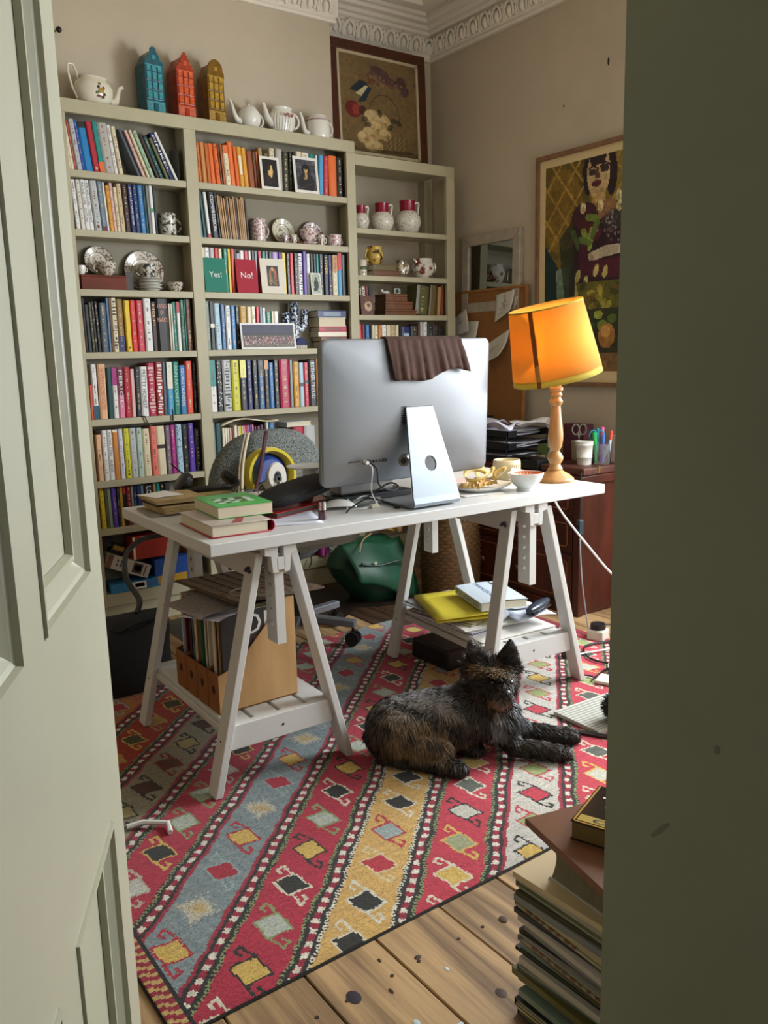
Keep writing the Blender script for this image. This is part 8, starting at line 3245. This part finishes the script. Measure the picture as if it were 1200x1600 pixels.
verts = np.stack([root - wd * w0, root + wd * w0, p1 - wd * w0 * .85, p1 + wd * w0 * .85, p2], 1)
fur = bpy.data.meshes.new('fur')
fur.vertices.add(NF * 5)
fur.vertices.foreach_set('co', verts.astype(np.float32).ravel())
bi = (np.arange(NF) * 5)[:, None]
loops = np.concatenate([bi + np.array([[0, 1, 3]]), bi + np.array([[0, 3, 2]]), bi + np.array([[2, 3, 4]])], 1).astype(np.int32)
fur.loops.add(NF * 9)
fur.loops.foreach_set('vertex_index', loops.ravel())
fur.polygons.add(NF * 3)
fur.polygons.foreach_set('loop_start', np.arange(0, NF * 9, 3, dtype=np.int32))
fur.update(calc_edges=True)
black, brown, tan, rust, grey = (np.array(lin(h)) for h in ('#14110f', '#43301f', '#8c7250', '#94705c', '#8d8d90'))
cl = np.tile(black, (NF, 1))
br = wav(wp, 60, .7) * .5 + wav(wp, 150, 3) * .5 + rng.normal(0, .35, NF)


def tint(m, col, k, off=0.0):
    """mix a coat colour or painted highlight into the hairs of a region, more in some locks than in others"""
    w_ = np.clip(.5 + br * .8 + off, 0, 1)[:, None] * k * m[:, None]
    return cl * (1 - w_) + col * w_


def soft(d, r0, r1):
    return np.clip((r1 - d) / (r1 - r0), 0, 1)


hd = np.linalg.norm(fl * np.array([1, 1, .9]), axis=1)
flk = (~head) * soft(wp[:, 0], 1.56, 1.64)
cl = tint(flk, brown, .55)
cl = tint((~head) * soft(hd, .09, .15) * soft(-wp[:, 2], -.05, -.03), tan, .75, .1)
cl = tint((~head) * (~leg) * soft(np.abs(wp[:, 0] - 1.585), .02, .06) * soft(-wp[:, 2], -.16, -.12), tan, .6, -.1)
cl = tint((~head) * soft(-wp[:, 2], -.19, -.15) * soft(wp[:, 0], 1.52, 1.60), grey, .85, .2)  # highlight along the back, painted in as grey hair
cl = tint(chest * 1.0, grey, .55, -.25)  # light on the chest fur, painted in as grey
cl = tint(leg * 1.0, brown, .6, -.1)
cl = tint(head * 1.0, brown, .7, -.1)
cl = tint(brow * 1.0, tan, .8, -.2)
beard = head & (((wp - hc) @ up) < -.026) & (((wp - hc) @ fd) > .040)
cl = tint(beard * 1.0, rust, 1.0, .45)
cl = np.clip(cl * rng.uniform(.6, 1.35, (NF, 1)), 0, 1)
at = fur.attributes.new('print', 'FLOAT_COLOR', 'POINT')
cc = np.ones((NF * 5, 4), np.float32)
cc[:, :3] = np.repeat(cl, 5, 0)
at.data.foreach_set('color', cc.ravel())
FURM = attr_mat('dog_fur', .5, 0, 300, .4)
fur.materials.append(FURM)
fo = bpy.data.objects.new('fur', fur)
COL.objects.link(fo)
fo.parent = dog
fo['kind'] = 'stuff'
NOSE = mat('dog_nose', '#0b0a0b', .22)
mb = MB()
np_ = HC + FD * .121 - UP * .002
mb.ell(np_, (.017, .013, .014), NOSE, 16, 12)
for s in (-1, 1):
    mb.ell(np_ + SIDE * (s * .006) + FD * .010 - UP * .003, (.003, .003, .0025), mat('nostril', '#020202', .6), 8, 6)
o = mb.build('nose', dog)
for s in (-1, 1):
    mb = MB()
    mb.ell(HC + FD * .074 + SIDE * (s * .026) + UP * .018, (.0085, .0085, .0085), mat('dog_eye', '#1a0d07', .05, coat=.5), 14, 10)
    mb.build('eye', dog)

# ---------------------------------------------------------------- pile of magazines and books by the doorway
random.seed(21)
MAGP = mat('magazine_edges', '#a39a80', .8)
zz = .0
mags = [(c_, h) for c_, h in zip(['dark blue', 'olive', 'beige', 'charcoal', 'dark olive', 'grey green', 'stone grey', 'black', 'olive green', 'grey', 'sage green', 'stone grey', 'charcoal', 'grey green', 'dark olive', 'stone grey', 'black', 'grey', 'olive', 'stone grey', 'charcoal', 'beige', 'grey', 'dark olive', 'stone grey', 'beige'], [.012, .010, .009, .014, .008, .012, .010, .007, .013, .011, .010, .012, .007, .013, .010, .011, .008, .012, .014, .010, .009, .011, .012, .008, .012, .011])]
for k, (c_, h) in enumerate(mags):
    rz = random.uniform(-.07, .07)
    px_, py_ = .952 + random.uniform(-.008, .014), .952 + random.uniform(-.010, .012)
    if k == len(mags) - 1:
        px_, py_, rz = .962, .972, .04
    w, d = .225 + random.uniform(-.01, .01), .30
    t = thing('magazine', f'{c_} magazine in the pile by the doorway, {NUM[len(mags) - 1 - k]} below the thick book', 'magazine', (px_, py_, zz), rz, 'magazines piled by the doorway')
    mb = MB()
    # corners curl a little: three stacked leaves of unequal size
    n = 3
    for q in range(n):
        e = random.uniform(0, .004)
        mb.box((.001 + e, -d + .002, .0006 + q * (h - .0012) / n), (w - .002, -.001 - e, .0006 + (q + 1) * (h - .0012) / n - .0002), MAGP if k % 4 else cover('olive'))
    mb.build('page_block', t, local=True)
    mb = MB()
    cm = cover(c_)
    mb.box((0, -d, 0), (w, 0, .0007), cm)
    mb.box((0, -d, h - .0008), (w, 0, h - .0001), cm)
    mb.box((-.0006, -d, 0), (0, 0, h - .0001), cm) if k % 3 else mb.box((0, 0, 0), (w, .0006, h - .0001), cm)
    mb.build('cover', t, local=True)
    if k in (15, 21):
        mb = MB()
        for q in range(7 if k == 21 else 10):
            mb.box((-.0012, -.03 - q * .018, h * .25), (-.0006, -.03 - q * .018 - random.uniform(.006, .013), h * .75), cover('brown'))
        mb.build('spine_print', t, local=True)['kind'] = 'stuff'
    zz += h
t = thing('book', 'thick grey green book near the top of the pile by the doorway', 'book', (1.0, .915, zz), -.06)
mb = MB()
mb.box((-.004, -.25, .0), (.17, .004, .003), cover('stone grey'))
mb.box((-.004, -.25, .067), (.17, .004, .070), cover('stone grey'))
mb.box((.166, -.25, .003), (.17, .004, .067), cover('stone grey'))
mb.build('cover', t, local=True, bevel=.0008, segs=1)
mb = MB()
rings = [[Vector((x + .010 * math.sin(PI * q / 6), y, .003 + .064 * q / 6)) for x, y in ((0, -.245), (.165, -.245), (.165, 0), (0, 0))] for q in range(7)]
mb.loft(rings, mat('aged_pages', '#6f6650', .8, var=.15, scale=60), smooth=False)
mb.build('page_block', t, local=True)
zz += .0705
for k, (x, y, rz, w, d, h, c_, lab) in enumerate(((.995, .945, -.16, .21, .27, .014, 'mauve grey', 'large thin grey book lying on the thick book'), (.985, .965, -.24, .20, .26, .012, 'brown', 'brown bordered large book under the black book'))):
    t = thing('book', lab, 'book', (x, y, zz), rz)
    mb = MB()
    mb.box((0, -d, 0), (w, 0, .0022), cover(c_))
    mb.box((0, -d, h - .0022), (w, 0, h), cover(c_))
    mb.box((-.0015, -d, 0), (0, 0, h), cover(c_))
    mb.build('cover', t, local=True, bevel=.0007, segs=1)
    mb = MB()
    mb.box((.001, -d + .004, .0023), (w - .004, -.004, h - .0023), LEAF)
    mb.build('page_block', t, local=True)
    zz += h + .0003
t = thing('book', 'black book with gold border and yellow band on top of the pile', 'book', (1.0, .872, zz), .35)
mb = MB()
h = .034
mb.box((0, -.19, .002), (.13, 0, h - .002), mat('dark_gilt_pages', '#6b5326', .5))
mb.build('page_block', t, local=True)
mb = MB()
BKC = mat('black_gloss_cover', '#15120f', .2)
mb.box((-.002, -.193, 0), (.133, .002, .002), BKC)
mb.box((-.002, -.193, h - .002), (.133, .002, h), BKC)
mb.build('cover', t, local=True)
mb = MB()
GLD = mat('gold_print', '#b98b2c', .35, metal=.5)
for a, b in (((0, -.19), (.131, -.187)), ((0, -.003), (.131, 0)), ((0, -.19), (.003, 0))):
    mb.box((a[0], a[1], h), (b[0], b[1], h + .0004), GLD)
mb.box((.006, -.185, h), (.026, -.006, h + .0004), mat('yellow_band', '#a58a1c', .4))
letter(mb, 'TION', cover('ivory'), (.062, -.02, h + .0002), (0, -1, 0), (1, 0, 0), .14, .036)
letter(mb, 'ONLY', cover('black'), (.010, -.03, h + .0006), (0, -1, 0), (1, 0, 0), .10, .012)
mb.build('cover_lettering', t, local=True)['kind'] = 'stuff'
